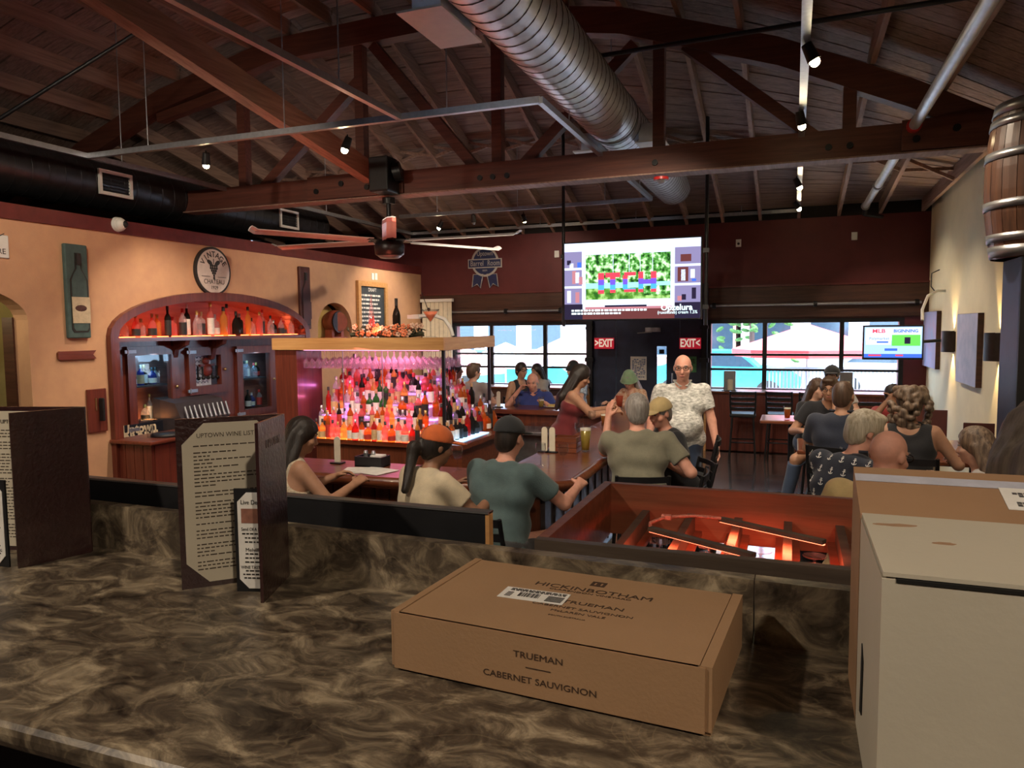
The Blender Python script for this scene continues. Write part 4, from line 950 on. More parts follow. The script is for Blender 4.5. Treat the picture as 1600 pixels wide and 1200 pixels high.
for n_, c_ in (('skin_fair', (.62, .36, .26)), ('skin_tan', (.45, .24, .15)), ('skin_pink', (.68, .34, .25)), ('skin_olive', (.40, .22, .14)), ('skin_brown', (.30, .15, .09))):
    mat(n_, c_, .5, 0, .08, 25, spec=.4)
def cloth(n_, c, var=.12, sc=12): return mat(n_, c, .85, 0, var, sc, .25, 180, sheen=.2)
cloth('tee_teal', (.085, .135, .14)); cloth('tee_cream', (.62, .52, .36)); cloth('tee_olive', (.20, .19, .135)); cloth('tee_black', (.012, .013, .018)); cloth('lace_cream', (.55, .46, .34), .35, 60)
cloth('polo_blue', (.03, .05, .22)); cloth('tee_grey', (.42, .39, .37)); cloth('top_black', (.014, .014, .017)); cloth('dress_red', (.15, .014, .018)); cloth('shirt_navy', (.018, .024, .045)); cloth('tee_red', (.32, .03, .03)); cloth('shirt_yellow', (.60, .44, .20)); cloth('cap_orange', (.62, .13, .03)); cloth('cap_khaki', (.50, .38, .18)); cloth('cap_dark', (.016, .018, .022)); cloth('hat_green', (.22, .34, .20)); cloth('shorts_grey', (.06, .06, .065)); cloth('jeans', (.045, .07, .13)); cloth('shorts_khaki', (.32, .25, .16)); cloth('print_blue', (.45, .55, .70), .6, 30)
mat('floral_print', (.55, .16, .06), .85, 0, .2, 26, col2=(.75, .62, .45)); mat('pattern_shirt', (.24, .25, .23), .85, 0, .0, 26, stretch=(1, 1, 2.2), col2=(.78, .78, .75))
def hairm(n_, c, c2): return mat(n_, c, .45, 0, 0, 7, .3, 20, stretch=(9, 9, .9), col2=c2)
hairm('hair_dark', (.010, .008, .007), (.035, .024, .02)); hairm('hair_brown', (.045, .024, .014), (.12, .07, .045)); hairm('hair_grey', (.17, .15, .14), (.36, .34, .32)); hairm('hair_blond_grey', (.30, .25, .17), (.62, .56, .44)); hairm('hair_highlight', (.06, .038, .028), (.30, .21, .14))
mat('eye_white', (.40, .36, .33), .25); mat('eye_dark', (.015, .010, .008), .2); mat('lips', (.42, .14, .12), .4); mat('shoe', (.03, .03, .035), .5); mat('sandal', (.5, .36, .24), .6)
V = lambda *a: np.array(a, float)
def rx(a): return np.array([[1, 0, 0], [0, math.cos(a), -math.sin(a)], [0, math.sin(a), math.cos(a)]])
def rz(a): return np.array([[math.cos(a), -math.sin(a), 0], [math.sin(a), math.cos(a), 0], [0, 0, 1]])
def ry(a): return np.array([[math.cos(a), 0, math.sin(a)], [0, 1, 0], [-math.sin(a), 0, math.cos(a)]])
def unit(v): return v / max(1e-9, np.linalg.norm(v))
def ik(Sh, T, l1, l2, pole):
    d = T - Sh; L = min(np.linalg.norm(d), (l1 + l2) * .995); u = unit(d); T = Sh + u * L
    a = (l1 * l1 - l2 * l2 + L * L) / (2 * L); h_ = math.sqrt(max(0, l1 * l1 - a * a)); pv = unit(pole - u * (pole @ u)); return Sh + u * a + pv * h_, T
def person(label, x, y, rot, seat=.76, stand=False, s=1., lean=.12, side=0., head=(0, 0, 0), wide=1., belly=0., lh=(-.22, .38, 1.10), rh=(.22, .38, 1.10), skin='skin_fair', shirt='tee_black', sleeve=.62, style='tee', pants='jeans', plen=1., hair='short', hairmat='hair_brown', hat=None, hatmat='cap_dark', specs=False, face=True, h=.010, curl=.5, chest=0., foot=.30, knee=.0, group=None, hem=-.06, legx=0., lpole=None):
    zp = (seat + .10) if not stand else .95 * s
    T = ry(side) @ rx(-lean)                                  # torso leans forward along +y
    P = V(0, 0, zp); sp_ = lambda dx, dy, dz: P + T @ V(dx * s, dy * s, dz * s)
    neck = sp_(0, -.005, .50); shl, shr = sp_(-.175 * wide, -.01, .445), sp_(.175 * wide, -.01, .445)
    hd = rz(head[0]) @ rx(-head[1]) @ ry(head[2]); hc = neck + rx(-lean * .6) @ V(0, .035 * s, NECK * s) + hd @ V(0, .012 * s, .085 * s); hp = lambda *a: hc + hd @ (V(*a) * s)
    arms = []
    for sg, sh, tg in ((-1, shl, lh), (1, shr, rh)):
        el, wr = ik(sh, V(*tg), .295 * s, .255 * s, V(sg * .55, -.35, -.75) if not (lpole and sg < 0) else V(*lpole)); arms.append((sg, sh, el, wr))
    if not stand: legs = [(sg, P + V(sg * .09 * s, .02, -.01), V(sg * .13 + legx, .43 * s + knee, seat + .06), V(sg * .11 + legx * 1.4, .36 * s + knee, foot + .08)) for sg in (-1, 1)]
    else: legs = [(sg, P + V(sg * .09 * s, 0, -.03), V(sg * .10 * s, .03 + .04 * sg, .50 * s), V(sg * .11 * s, -.02 + .06 * sg, .09)) for sg in (-1, 1)]
    allp = np.array([P, hc, neck] + [q for a in arms for q in a[1:]] + [q for l in legs for q in l[1:]] + [l[3] + V(0, .2, -.08) for l in legs])
    pad = .26 if hair in ('long', 'curly') else .21
    lo, hi = allp.min(0) - pad, allp.max(0) + pad; lo[2] = max(lo[2], -.01)
    def torso(F, g, k=.05):
        F.cone(sp_(-.075 * wide, -.02, .0), sp_(.075 * wide, -.02, .0), (.128 + g) * s, (.128 + g) * s, k)
        F.cone(sp_(-.05 * wide, .0, .16), sp_(.05 * wide, .0, .16), (.112 + g) * s, (.112 + g) * s, k)
        if belly: F.ell(sp_(0, .05, .12), (V(.15 * wide, .13 + belly, .15) + g) * s, T, .06)
        F.cone(sp_(-.085 * wide, .005, .31), sp_(.085 * wide, .005, .31), (.112 + g) * s, (.112 + g) * s, k)
        F.cone(sp_(-.14 * wide, -.012, .425), sp_(.14 * wide, -.012, .425), (.062 + g) * s, (.062 + g) * s, .06)
        F.cone(sp_(-.05, -.015, .455), sp_(.05, -.015, .455), (.06 + g * .6) * s, (.06 + g * .6) * s, .05)
        if chest:
            for sg in (-1, 1): F.ell(sp_(sg * .075, .10, .30), (V(.062, .055 + chest * .03, .06) + g) * s, T, .04)
    # --- body
    F = Field(lo, hi, h); torso(F, 0)
    F.cone(neck - V(0, 0, .05), hp(0, -.012, -.07), .058 * s, .052 * s, .035)
    F.ell(hp(0, -.012, .028), V(.076, .094, .092) * s, hd, .02); F.ell(hp(0, .025, -.045), V(.056, .062, .068) * s, hd, .035)
    F.ell(hp(0, .055, -.092), V(.026, .022, .018) * s, hd, .02)
    F.cone(hp(0, .078, .01), hp(0, .098, -.035), .008 * s, .014 * s, .012)
    for sg in (-1, 1):
        F.ell(hp(sg * .077, -.008, -.005), V(.011, .02, .031) * s, hd, .008); F.ell(hp(sg * .03, .094, .008), V(.018, .012, .012) * s, hd, .01, 's'); F.cone(hp(sg * .012, .084, .027), hp(sg * .05, .070, .027), .007 * s, .006 * s, .012); F.ell(hp(sg * .045, .055, -.03), V(.022, .022, .02) * s, hd, .02)
    F.ell(hp(0, .086, -.066), V(.024, .007, .006) * s, hd, .006)
    for sg, sh, el, wr in arms:
        F.cone(sh, el, .054 * s, .041 * s, .03); F.cone(el, wr, .042 * s, .027 * s, .015)
        u = unit(wr - el); nrm_ = unit(V(-sg * .55, .2, -.8) - u * (V(-sg * .55, .2, -.8) @ u)); sd_ = unit(np.cross(u, nrm_)) * sg
        for o_ in (-.022, 0, .022): F.cone(wr + sd_ * o_ * .6 * s, wr + (u * .085 + sd_ * o_) * s, .017 * s, .015 * s, .012)
        for i_, (o_, L_) in enumerate(((.032, .062), (.011, .074), (-.010, .070), (-.030, .054))):
            p0 = wr + (u * .088 + sd_ * o_) * s; c1 = curl; p1 = p0 + (u * math.cos(c1) + nrm_ * math.sin(c1)) * L_ * .55 * s; p2 = p1 + (u * math.cos(2.1 * c1) + nrm_ * math.sin(2.1 * c1)) * L_ * .5 * s
            F.cone(p0, p1, .0098 * s, .0092 * s, .004); F.cone(p1, p2, .0092 * s, .008 * s, .003)
        t0 = wr + (u * .03 + sd_ * .026) * s; t1 = t0 + (u * .6 + sd_ * .7 + nrm_ * .35) * .045 * s; t2 = t1 + (u * .9 + sd_ * .15 + nrm_ * .4) * .036 * s
        F.cone(t0, t1, .014 * s, .011 * s, .008); F.cone(t1, t2, .011 * s, .009 * s, .003)
    for sg, hp0, kn, an in legs:
        F.cone(hp0, kn, .082 * s, .058 * s, .04); F.cone(kn, an, .056 * s, .038 * s, .02); F.cone(an, an + V(0, .03, -.04), .038 * s, .036 * s, .02); F.cone(an + V(0, -.03, -.05), an + V(0, .16, -.06), .034 * s, .026 * s, .02)
    body = link('person', F.mesh('person', skin)); tag(body, label, 'person', group)
    body.location = (x, y, 0); body.rotation_euler = (0, 0, rot); MW[body.name] = Matrix.Translation((x, y, 0)) @ Matrix.Rotation(rot, 4, 'Z')
    # --- top
    g = .012; hs = max(h, .009)
    F = Field(lo, hi, hs); torso(F, g)
    if style in ('tee', 'polo'):
        for sg, sh, el, wr in arms:
            if sleeve <= 1: F.cone(sh, sh + (el - sh) * sleeve, (.060 + g) * s, (.056 + g) * s, .03, flat=1.)
            else: F.cone(sh, el, (.058 + g) * s, (.048 + g) * s, .03); F.cone(el, wr, (.048 + g) * s, (.036 + g) * s, .02, flat=.95)
    F.cone(neck + V(0, .0, -.02), hc + V(0, .02, -.02), .062 * s, .07 * s, .008, 's')
    if style == 'tank':
        F.ell(sp_(0, .14, .50), V(.105, .12, .12) * s, T, .01, 's'); F.ell(sp_(0, -.12, .52), V(.10, .10, .12) * s, T, .01, 's')
        for sg in (-1, 1): F.ell(sp_(sg * .235 * wide, 0, .42), V(.085, .2, .13) * s, T, .01, 's')
    if style == 'dress':
        F.half(sp_(0, 0, .36), T @ V(0, .12, 1)); zs0 = sp_(0, -.01, -.02); F.cone(zs0, zs0 + V(0, -.02, -.34), .155 * s, .205 * s, .05)
        F.half(zs0 + V(0, 0, -.40), V(0, 0, -1))
        for sg in (-1, 1): F.cone(sp_(sg * .085, .085, .34), sp_(sg * .10, .02, .475), .007, .007, .004); F.cone(sp_(sg * .10, .02, .475), sp_(sg * .08, -.09, .35), .007, .007, .004)
    else: F.half(sp_(0, 0, hem), -(T @ V(0, 0, 1)))
    F.ripple(.0055, 17, 9, 26, x * 3 + y); nm = {'dress': 'dress', 'tank': 'sleeveless_top'}.get(style, 'shirt')
    link(nm, F.mesh(nm, shirt), body)
    if style == 'polo':
        b = B()
        for sg in (-1, 1): b.bar(tuple(neck + V(sg * .02, .075, -.01)), tuple(neck + V(sg * .075, -.01, .045)), .05, .012)
        b.build('collar', shirt, body, False)
    # --- legs
    if style != 'dress':
        F = Field(lo, hi, max(h, .011)); F.cone(sp_(-.075 * wide, -.02, .0), sp_(.075 * wide, -.02, .0), .138 * s, .138 * s, .05)
        for sg, hp0, kn, an in legs:
            if plen >= 1: F.cone(hp0, kn, .095 * s, .072 * s, .05); F.cone(kn, an, .070 * s, .056 * s, .02, flat=.98)
            else: F.cone(hp0, hp0 + (kn - hp0) * (plen * 1.6), .098 * s, .088 * s, .05, flat=1.)
        F.half(sp_(0, 0, .06), T @ V(0, 0, 1)); F.ripple(.003, 15, 20, 15); link('trousers' if plen >= 1 else 'shorts', F.mesh('trousers', pants), body)
    F = Field(np.min([l[3] for l in legs], 0) - V(.08, .1, .13), np.max([l[3] for l in legs], 0) + V(.08, .26, .04), .009)
    for sg, hp0, kn, an in legs: F.cone(an + V(0, -.035, -.055), an + V(0, .165, -.066), .046 * s, .038 * s, .01); F.cone(an + V(0, 0, -.01), an + V(0, .02, -.05), .048 * s, .05 * s, .02)
    F.half(legs[0][3] + V(0, 0, -.095), V(0, 0, -1)); F.half(legs[0][3] + V(0, 0, .0), V(0, 0, 1)); link('shoes', F.mesh('shoes', 'shoe'), body)
    # --- hair
    hl = hc - .28; hh = hc + .28
    if hair == 'long': hl = hl - V(0, .05, .28)
    F = Field(hl, hh, .007); fcut = lambda: (F.ell(hp(0, .105, -.045), V(.068, .075, .105) * s, hd, .012, 's'), F.ell(hp(0, .03, -.15), V(.12, .12, .085) * s, hd, .02, 's'))
    if hair in ('short', 'bun', 'pony', 'long', 'curly', 'buzz'):
        gg = .004 if hair == 'buzz' else .014
        F.ell(hp(0, -.016, .032), (V(.077, .094, .092) + gg) * s, hd, .01); F.ell(hp(0, -.055, -.03), (V(.066, .05, .066) + gg * .6) * s, hd, .03)
        if hair == 'short' and not hat: F.ell(hp(.01, .055, .10), V(.06, .04, .025) * s, hd, .03)
        fcut()
        for sg in (-1, 1):
            if hair in ('short', 'buzz'): F.ell(hp(sg * .085, -.0, -.04), V(.025, .032, .045) * s, hd, .008, 's')
        if hair == 'long':
            bk = hp(0, -.085, .0); e1 = sp_(0, -.125, .40); e2 = sp_(0, -.15, .26)
            for o_ in (-.055, 0, .055): F.cone(bk + hd @ V(o_ * .9, .01, 0), e1 + T @ V(o_ * 1.15, 0, 0), .044, .042, .03); F.cone(e1 + T @ V(o_ * 1.15, 0, 0), e2 + T @ V(o_ * 1.1, 0, 0), .042, .018, .03)
            for sg in (-1, 1): F.cone(hp(sg * .075, -.02, .0), sp_(sg * .10, -.06, .44), .028, .024, .03)
        if hair == 'pony':
            F.cone(hp(0, -.10, .0), hp(0, -.155, -.03), .028, .036, .02); F.cone(hp(0, -.155, -.03), sp_(.0, -.16, .36), .040, .022, .03)
        if hair == 'bun': F.ell(hp(0, -.11, .06), V(.042, .042, .042), hd, .01)
        if hair == 'curly':
            rc = random.Random(int(abs(x * 100)))
            for i_ in range(120):
                a, e_ = rc.uniform(PI * .95, PI * 2.05), rc.uniform(-1.3, 1.1); r_ = .118 + .03 * (e_ < 0); c_ = hp(r_ * math.cos(a) * math.cos(e_ * .7), -.01 + r_ * math.sin(a) * math.cos(e_ * .7), .02 + r_ * math.sin(e_) * (1.5 if e_ < 0 else 1)); F.ell(c_, V(.027, .027, .024), hd, .012)
        if hair in ('long', 'pony'): F.ripple(.003, 150, 0, 8)
        elif hair == 'short': F.ripple(.0025, 90, 60, 30)
        link('hair', F.mesh('hair', hairmat), body)
    elif hair == 'fringe':
        F.ell(hp(0, -.02, -.01), V(.083, .092, .06) * s, hd, .01); fcut(); F.half(hp(0, 0, .04), hd @ V(0, .25, 1)); link('hair', F.mesh('hair', hairmat), body)
    if hat:
        F = Field(hc - .22, hc + .22, .007)
        if hat == 'bucket':
            F.cone(hp(0, -.01, .02), hp(0, -.012, .07), .108 * s, .085 * s, .02); F.cone(hp(0, -.01, -.015), hp(0, -.01, .0), .15 * s, .115 * s, .02); F.half(hp(0, 0, -.01), -(hd @ V(0, 0, 1)))
        else:
            F.ell(hp(0, -.014, .035), V(.096, .112, .104) * s, hd, .01); F.half(hp(0, 0, .034), -(hd @ V(0, .0, 1)))
            sg = -1 if hat == 'back' else 1
            F.ell(hp(0, sg * .115, .036), V(.076, .082, .010) * s, hd, .008)
        hobj = link('hat' if hat == 'bucket' else 'cap', F.mesh('cap', hatmat), body)
        if hat != 'bucket': B().ell(tuple(hp(0, -.014, .14)), (.011, .011, .007), 8, 5).build('cap_button', hatmat, hobj, False)
    if face:
        for sg in (-1, 1):
            e = B().ell(tuple(hp(sg * .03, .079, .010)), (.013 * s, .008 * s, .0055 * s), 10, 6, Matrix([list(r_) for r_ in hd])).build('eye', 'eye_white', body, False)
            B().ell(tuple(hp(sg * .03, .087, .010)), (.006 * s, .003, .005 * s), 8, 5, Matrix([list(r_) for r_ in hd])).build('iris', 'eye_dark', e, False)
            B().ell(tuple(hp(sg * .033, .083, .033)), (.020 * s, .008, .004), 8, 4, Matrix([list(r_) for r_ in hd])).build('eyebrow', hairmat, body, False)
        B().ell(tuple(hp(0, .089, -.066)), (.022 * s, .006, .006), 10, 5, Matrix([list(r_) for r_ in hd])).build('mouth', 'lips', body, False)
    if specs:
        gl_ = bpy.data.objects.new('glasses', None); COL.objects.link(gl_); gl_.parent = body; MW[gl_.name] = mw(body)
        bpy.data.objects.remove(gl_); b = B()
        for sg in (-1, 1):
            b.tube([tuple(hp(sg * .034 + .025 * math.cos(a), .104, .008 + .019 * math.sin(a))) for a in np.linspace(0, 2 * PI, 13)[:-1]], .0028, 5, True)
            b.cyl(tuple(hp(sg * .058, .102, .012)), tuple(hp(sg * .082, -.01, .014)), .0026, n=5)
        b.cyl(tuple(hp(-.01, .105, .012)), tuple(hp(.01, .105, .012)), .0026, n=5).build('glasses', 'eye_dark' if specs is True else specs, body, False)
    return body
# ------------------------------------------------------------------ bar stools
st = thing('bar_stool', 'stool', 'bar stool', (0, 0, 0))
B().rbox((-.20, -.20, .70), (.20, .20, .76), .02).build('seat', 'black_paint', st, False)
for sx in (-1, 1):
    B().tube([(sx * .16, .17, .70), (sx * .20, .21, .0)], .015, 8).build('leg', 'black_metal', st, False)
    B().tube([(sx * .16, -.17, .70), (sx * .20, -.23, .0)], .015, 8).build('leg', 'black_metal', st, False)
    B().tube([(sx * .175, -.18, .70), (sx * .19, -.20, .90), (sx * .19, -.25, 1.12)], .014, 8).build('back_post', 'black_metal', st, False)
for zz, yy in ((.84, -.195), (.92, -.207), (1.0, -.224), (1.09, -.243)):
    B().add([(x_, yy - .03 * (1 - (x_ / .19) ** 2) + dy, zz + dz) for x_ in np.linspace(-.19, .19, 7) for dy, dz in ((-.006, -.024), (.006, -.024), (.006, .024), (-.006, .024))],
            [(4 * i + j, 4 * i + (j + 1) % 4, 4 * i + 4 + (j + 1) % 4, 4 * i + 4 + j) for i in range(6) for j in range(4)]).build('back_slat', 'black_metal', st, False)
B().tube([(-.182, .194, .30), (.182, .194, .30), (.182, -.205, .30), (-.182, -.205, .30)], .011, 8, True).build('foot_ring', 'black_metal', st, False)
KIDS['bar_stool'] = list(st.children); STN = [0]
def stool(x, y, rot, label, sc=1.):
    g_ = 'black ladder-back bar stools'
    if STN[0] == 0: st.location = (x, y, 0); st.rotation_euler = (0, 0, rot); st['label'] = label; st['group'] = g_; st.scale = (1, 1, sc)
    else: dup(st, (x, y, 0), rot, label, g_).scale = (1, 1, sc)
    STN[0] += 1
def at_z(px, py, Z, depth):
    """ground position of something seen at this pixel at a given camera depth"""
    r_ = ray(px, py); return EYEV + r_ * (depth / FPX)
def pos(px, py, depth):
    q = EYEV + ray(px, py) * (depth / FPX); return q[0], q[1]
def head_local(rot, stand, s=1., lean=.12, side=0., head=(0, 0, 0), seat=.76, **kw):
    zp = (seat + .10) if not stand else .95 * s; T = ry(side) @ rx(-lean); neck = V(0, 0, zp) + T @ (V(0, -.005, .50) * s)
    hd = rz(head[0]) @ rx(-head[1]) @ ry(head[2]); return neck + rx(-lean * .6) @ V(0, .035 * s, NECK * s) + hd @ V(0, .012 * s, .085 * s)
def seat_person(label, px, py, depth, rot, slabel=None, **kw):
    """seated so that the head is where the photo shows it"""
    q = EYEV + ray(px, py) * (depth / FPX); hl = head_local(rot, False, **kw)
    kw['seat'] = min(.90, max(.62, .76 + q[2] - hl[2])) if 'seat' not in kw else kw['seat']
    o = rz(rot) @ hl; x, y = q[0] - o[0], q[1] - o[1]; b = person(label, x, y, rot, **kw)
    if slabel: stool(x, y, rot, slabel, kw['seat'] / .76)
    return b
def stand_person(label, px, py, depth, rot, **kw):
    q = EYEV + ray(px, py) * (depth / FPX); kw.setdefault('s', 1.)
    hl = head_local(rot, True, **kw); kw['s'] *= q[2] / hl[2]; hl = head_local(rot, True, **kw); o = rz(rot) @ hl
    return person(label, q[0] - o[0], q[1] - o[1], rot, stand=True, **kw)
# front stools, backs to the camera
seat_person('person with long dark hair in a cream lace sleeveless top seated at the bar', 474, 681, 4.85, R(-28), 'black bar stool under the person in the lace top', skin='skin_tan', shirt='lace_cream', style='tank', hair='long', hairmat='hair_dark', lean=.22, head=(-.35, .25, 0), lh=(-.10, .44, 1.13), rh=(.22, .42, 1.13), face=True, h=.0085, wide=.88, s=.95)
stool(*pos(520, 760, 4.55), R(4), 'empty black bar stool between the lace top and the orange cap')
seat_person('person in an orange cap and cream T-shirt with a dark ponytail at the bar', 684, 697, 4.5, R(-24), 'black bar stool under the person in the orange cap', skin='skin_brown', shirt='tee_cream', hair='pony', hairmat='hair_dark', hat='front', hatmat='cap_orange', lean=.26, head=(-.35, .2, 0), lh=(-.16, .46, 1.13), rh=(.22, .46, 1.13), h=.0085, wide=.93, s=.95)
seat_person('person in a teal T-shirt and black cap seated at the bar corner', 797, 684, 4.6, R(-12), 'black bar stool under the person in the teal T-shirt', skin='skin_pink', shirt='tee_teal', hair='buzz', hairmat='hair_dark', hat='front', hatmat='cap_dark', lean=.2, head=(-.05, .15, 0), lh=(-.26, .50, 1.13), rh=(.30, .50, 1.13), h=.008, wide=1.08, belly=.01, s=1.0, pants='shorts_grey', plen=.55)
# right side of the bar
seat_person('grey-haired person in an olive T-shirt seated at the right side of the bar', 995, 642, 5.75, R(18), 'black bar stool under the person in the olive T-shirt', skin='skin_pink', shirt='tee_olive', hair='short', hairmat='hair_grey', lean=.16, head=(.0, .02, 0), lh=(-.20, .40, 1.40), lpole=(-.12, .1, -1), rh=(.34, .22, 1.10), h=.0085, wide=1.2, belly=.03, s=1.04, pants='shorts_khaki', plen=.6, curl=.25)
seat_person('person in a black T-shirt and khaki cap turned toward the olive T-shirt', 1031, 646, 6.3, R(118), 'black bar stool under the person in the khaki cap', skin='skin_pink', shirt='tee_black', hair='buzz', hairmat='hair_grey', hat='front', hatmat='cap_khaki', lean=.24, head=(.45, .22, 0), lh=(-.28, .30, 1.08), rh=(.05, .40, 1.10), h=.009, wide=1.1, belly=.02, s=1.0)
stool(*pos(1046, 760, 5.35), R(92), 'empty black bar stool right behind the olive T-shirt')
stool(*pos(1078, 740, 6.9), R(95), 'black bar stool seen from the side below the standing person')
stand_person('standing person in a pale patterned short-sleeved shirt by the bar end', 1067, 575, 7.4, R(198), lean=-.02, skin='skin_pink', shirt='pattern_shirt', style='polo', hair='fringe', hairmat='hair_grey', head=(-.25, .08, 0), lh=(-.33, .10, .92), rh=(.36, .06, .92), wide=1.12, belly=.03, specs='eye_dark', pants='jeans', h=.009, hem=-.10, curl=.45)
stand_person('bartender with long dark hair in a strappy red dress holding a cup', 908, 588, 8.2, R(-70), lean=.2, skin='skin_tan', shirt='dress_red', style='dress', hair='long', hairmat='hair_dark', head=(-.1, .35, 0), lh=(-.02, .50, 1.25), rh=(.10, .52, 1.22), wide=.9, chest=1., h=.009, curl=.7)
# far side of the bar
seat_person('bald person in a blue polo shirt eating at the far side of the bar', 832, 597, 10.3, R(186), 'black bar stool behind the person in the blue polo', skin='skin_pink', shirt='polo_blue', style='polo', hair='fringe', hairmat='hair_grey', lean=.2, head=(0, .3, 0), lh=(-.24, .40, 1.12), rh=(.16, .34, 1.28), h=.009, wide=1.1, belly=.02)
seat_person('person in a green bucket hat and orange floral top beside the entrance door', 983, 594, 10.0, R(150), 'black bar stool under the person in the green hat', skin='skin_fair', shirt='floral_print', hair='long', hairmat='hair_grey', hat='bucket', hatmat='hat_green', lean=.25, head=(.5, .4, 0), h=.010, wide=.95, s=.96)
seat_person('person in a pale grey T-shirt facing the left windows', 741, 581, 10.7, R(-8), 'black bar stool under the pale grey T-shirt by the window', skin='skin_fair', shirt='tee_grey', hair='short', hairmat='hair_brown', lean=.1, head=(-.5, 0, 0), h=.010, wide=1.08, pants='shorts_grey', plen=.6)
stand_person('person in a black sleeveless top standing behind the bottle display', 711, 578, 9.6, R(-50), skin='skin_tan', shirt='top_black', style='tank', hair='bun', hairmat='hair_dark', lh=(-.2, .2, 1.0), rh=(.2, .22, 1.02), h=.010, wide=.88, head=(0, -.05, 0), lean=.06)
seat_person('person in sunglasses and a black top leaning back by the left windows', 815, 579, 11.6, R(230), 'black bar stool under the sunglasses wearer by the window', skin='skin_tan', shirt='top_black', style='tank', hair='bun', hairmat='hair_dark', specs='eye_dark', lean=-.05, lh=(-.35, .1, 1.12), rh=(.2, .3, 1.05), h=.011, wide=.9)
seat_person('dark-haired person in a light top behind the blue polo', 838, 580, 12.9, R(140), skin='skin_tan', shirt='tee_grey', hair='long', hairmat='hair_dark', h=.011, wide=.92, lean=.1, head=(.3, .1, 0))
seat_person('person in a dark hat and pale blue top hidden behind the bartender', 895, 578, 10.9, R(140), skin='skin_fair', shirt='print_blue', hair='long', hairmat='hair_highlight', hat='bucket', hatmat='cap_dark', h=.011, wide=.9, lean=.1, s=.96)
stand_person('dark-haired person behind the bottles, only the head showing', 592, 582, 9.3, R(20), skin='skin_tan', shirt='top_black', hair='long', hairmat='hair_dark', h=.012, face=False, lh=(-.25, .1, .9), rh=(.25, .1, .9))
# high tables on the right
seat_person('person in a black shirt with cropped hair, back to the camera at the right tables', 1318, 619, 6.1, R(-14), 'black bar stool under the cropped-haired black shirt', skin='skin_tan', shirt='shirt_navy', style='polo', hair='buzz', hairmat='hair_brown', lean=.14, head=(-.15, .05, 0), lh=(-.2, .42, 1.08), rh=(.3, .42, 1.08), h=.009, wide=1.12, pants='shorts_khaki', plen=.6)
seat_person('person in glasses and a black top resting a hand on the face', 1296, 608, 7.6, R(190), 'black bar stool under the person in glasses', skin='skin_tan', shirt='tee_black', hair='short', hairmat='hair_brown', specs='eye_dark', lean=.25, head=(-.3, .1, 0), lh=(-.04, .22, 1.40), rh=(.30, .36, 1.08), h=.010, wide=1.0, knee=.1, legx=.25)
seat_person('person in a dark cap in front of the right windows', 1300, 587, 9.4, R(175), skin='skin_fair', shirt='tee_grey', hair='short', hairmat='hair_dark', hat='front', hatmat='cap_dark', specs='eye_dark', h=.011, lean=.15)
seat_person('long-haired person at the table end between cap and glasses wearers', 1278, 608, 8.3, R(215), skin='skin_fair', shirt='tee_black', hair='long', hairmat='hair_brown', h=.011, lean=.12, wide=.9, s=.95)
seat_person('dark-haired person in a red top leaning on clasped hands', 1395, 619, 7.7, R(168), 'black bar stool behind the person in the red top', skin='skin_brown', shirt='tee_red', hair='pony', hairmat='hair_dark', lean=.3, head=(.1, .15, 0), lh=(-.02, .30, 1.34), rh=(.05, .30, 1.34), h=.010, wide=.92, s=.94)
seat_person('person with curly brown hair in a black sleeveless top, back to the camera', 1420, 631, 5.7, R(-8), 'black bar stool under the curly-haired person', skin='skin_tan', shirt='top_black', style='tank', hair='curly', hairmat='hair_highlight', lean=.2, head=(.35, .1, 0), lh=(-.1, .40, 1.28), rh=(.32, .34, 1.08), h=.009, wide=.98, s=.98)
anc = seat_person('grey-blond person in a navy shirt printed with white anchors', 1352, 675, 4.35, R(-42), 'black bar stool under the anchor-print shirt', skin='skin_pink', shirt='shirt_navy', style='polo', hair='short', hairmat='hair_blond_grey', specs='eye_dark', lean=.3, head=(-.45, .3, 0), lh=(-.1, .5, 1.05), rh=(.2, .48, 1.05), h=.0085, wide=1.15, belly=.03)
seat_person('bald person in a yellow shirt half hidden by the cardboard box', 1389, 712, 3.6, R(-30), skin='skin_pink', shirt='shirt_yellow', style='tee', hair='none', hairmat='hair_grey', lean=.3, head=(-.2, .25, 0), h=.0085, wide=1.05, specs='eye_dark')
seat_person('brown-haired person with bare shoulders at the near right table', 1522, 697, 4.65, R(60), 'black bar stool under the bare-shouldered person', skin='skin_fair', shirt='tee_grey', style='tank', hair='long', hairmat='hair_highlight', lean=.15, head=(.2, .1, 0), h=.009, wide=.9, s=.95)

# white anchors printed on the navy shirt
from mathutils.bvhtree import BVHTree
def anchor_shape():
    b = B(); fr = ((0, 0, 0), (1, 0, 0), (0, 1, 0))
    b.poly([rect(-.0025, -.020, .0025, .014)], fr, .0016).poly([arc(0, .018, .006, .006, 0, 360, 12)[:-1], arc(0, .018, .003, .003, 0, 360, 12)[:-1]], fr, .0016).poly([rect(-.010, .006, .010, .010)], fr, .0016)
    b.poly([arc(0, -.004, .018, .018, 200, 340, 10) + arc(0, -.004, .0135, .0135, 340, 200, 10)], fr, .0016); return b
ab = anchor_shape(); ame = None; sh = [c for c in anc.children if c.name.startswith('shirt')][0]
bv = BVHTree.FromPolygons([v.co for v in sh.data.vertices], [tuple(p.vertices) for p in sh.data.polygons]); zmid = sh.data.vertices[0].co.z
zs = [v.co.z for v in sh.data.vertices]; z0, z1 = min(zs), max(zs); mat('print_white', (.8, .8, .78), .8)
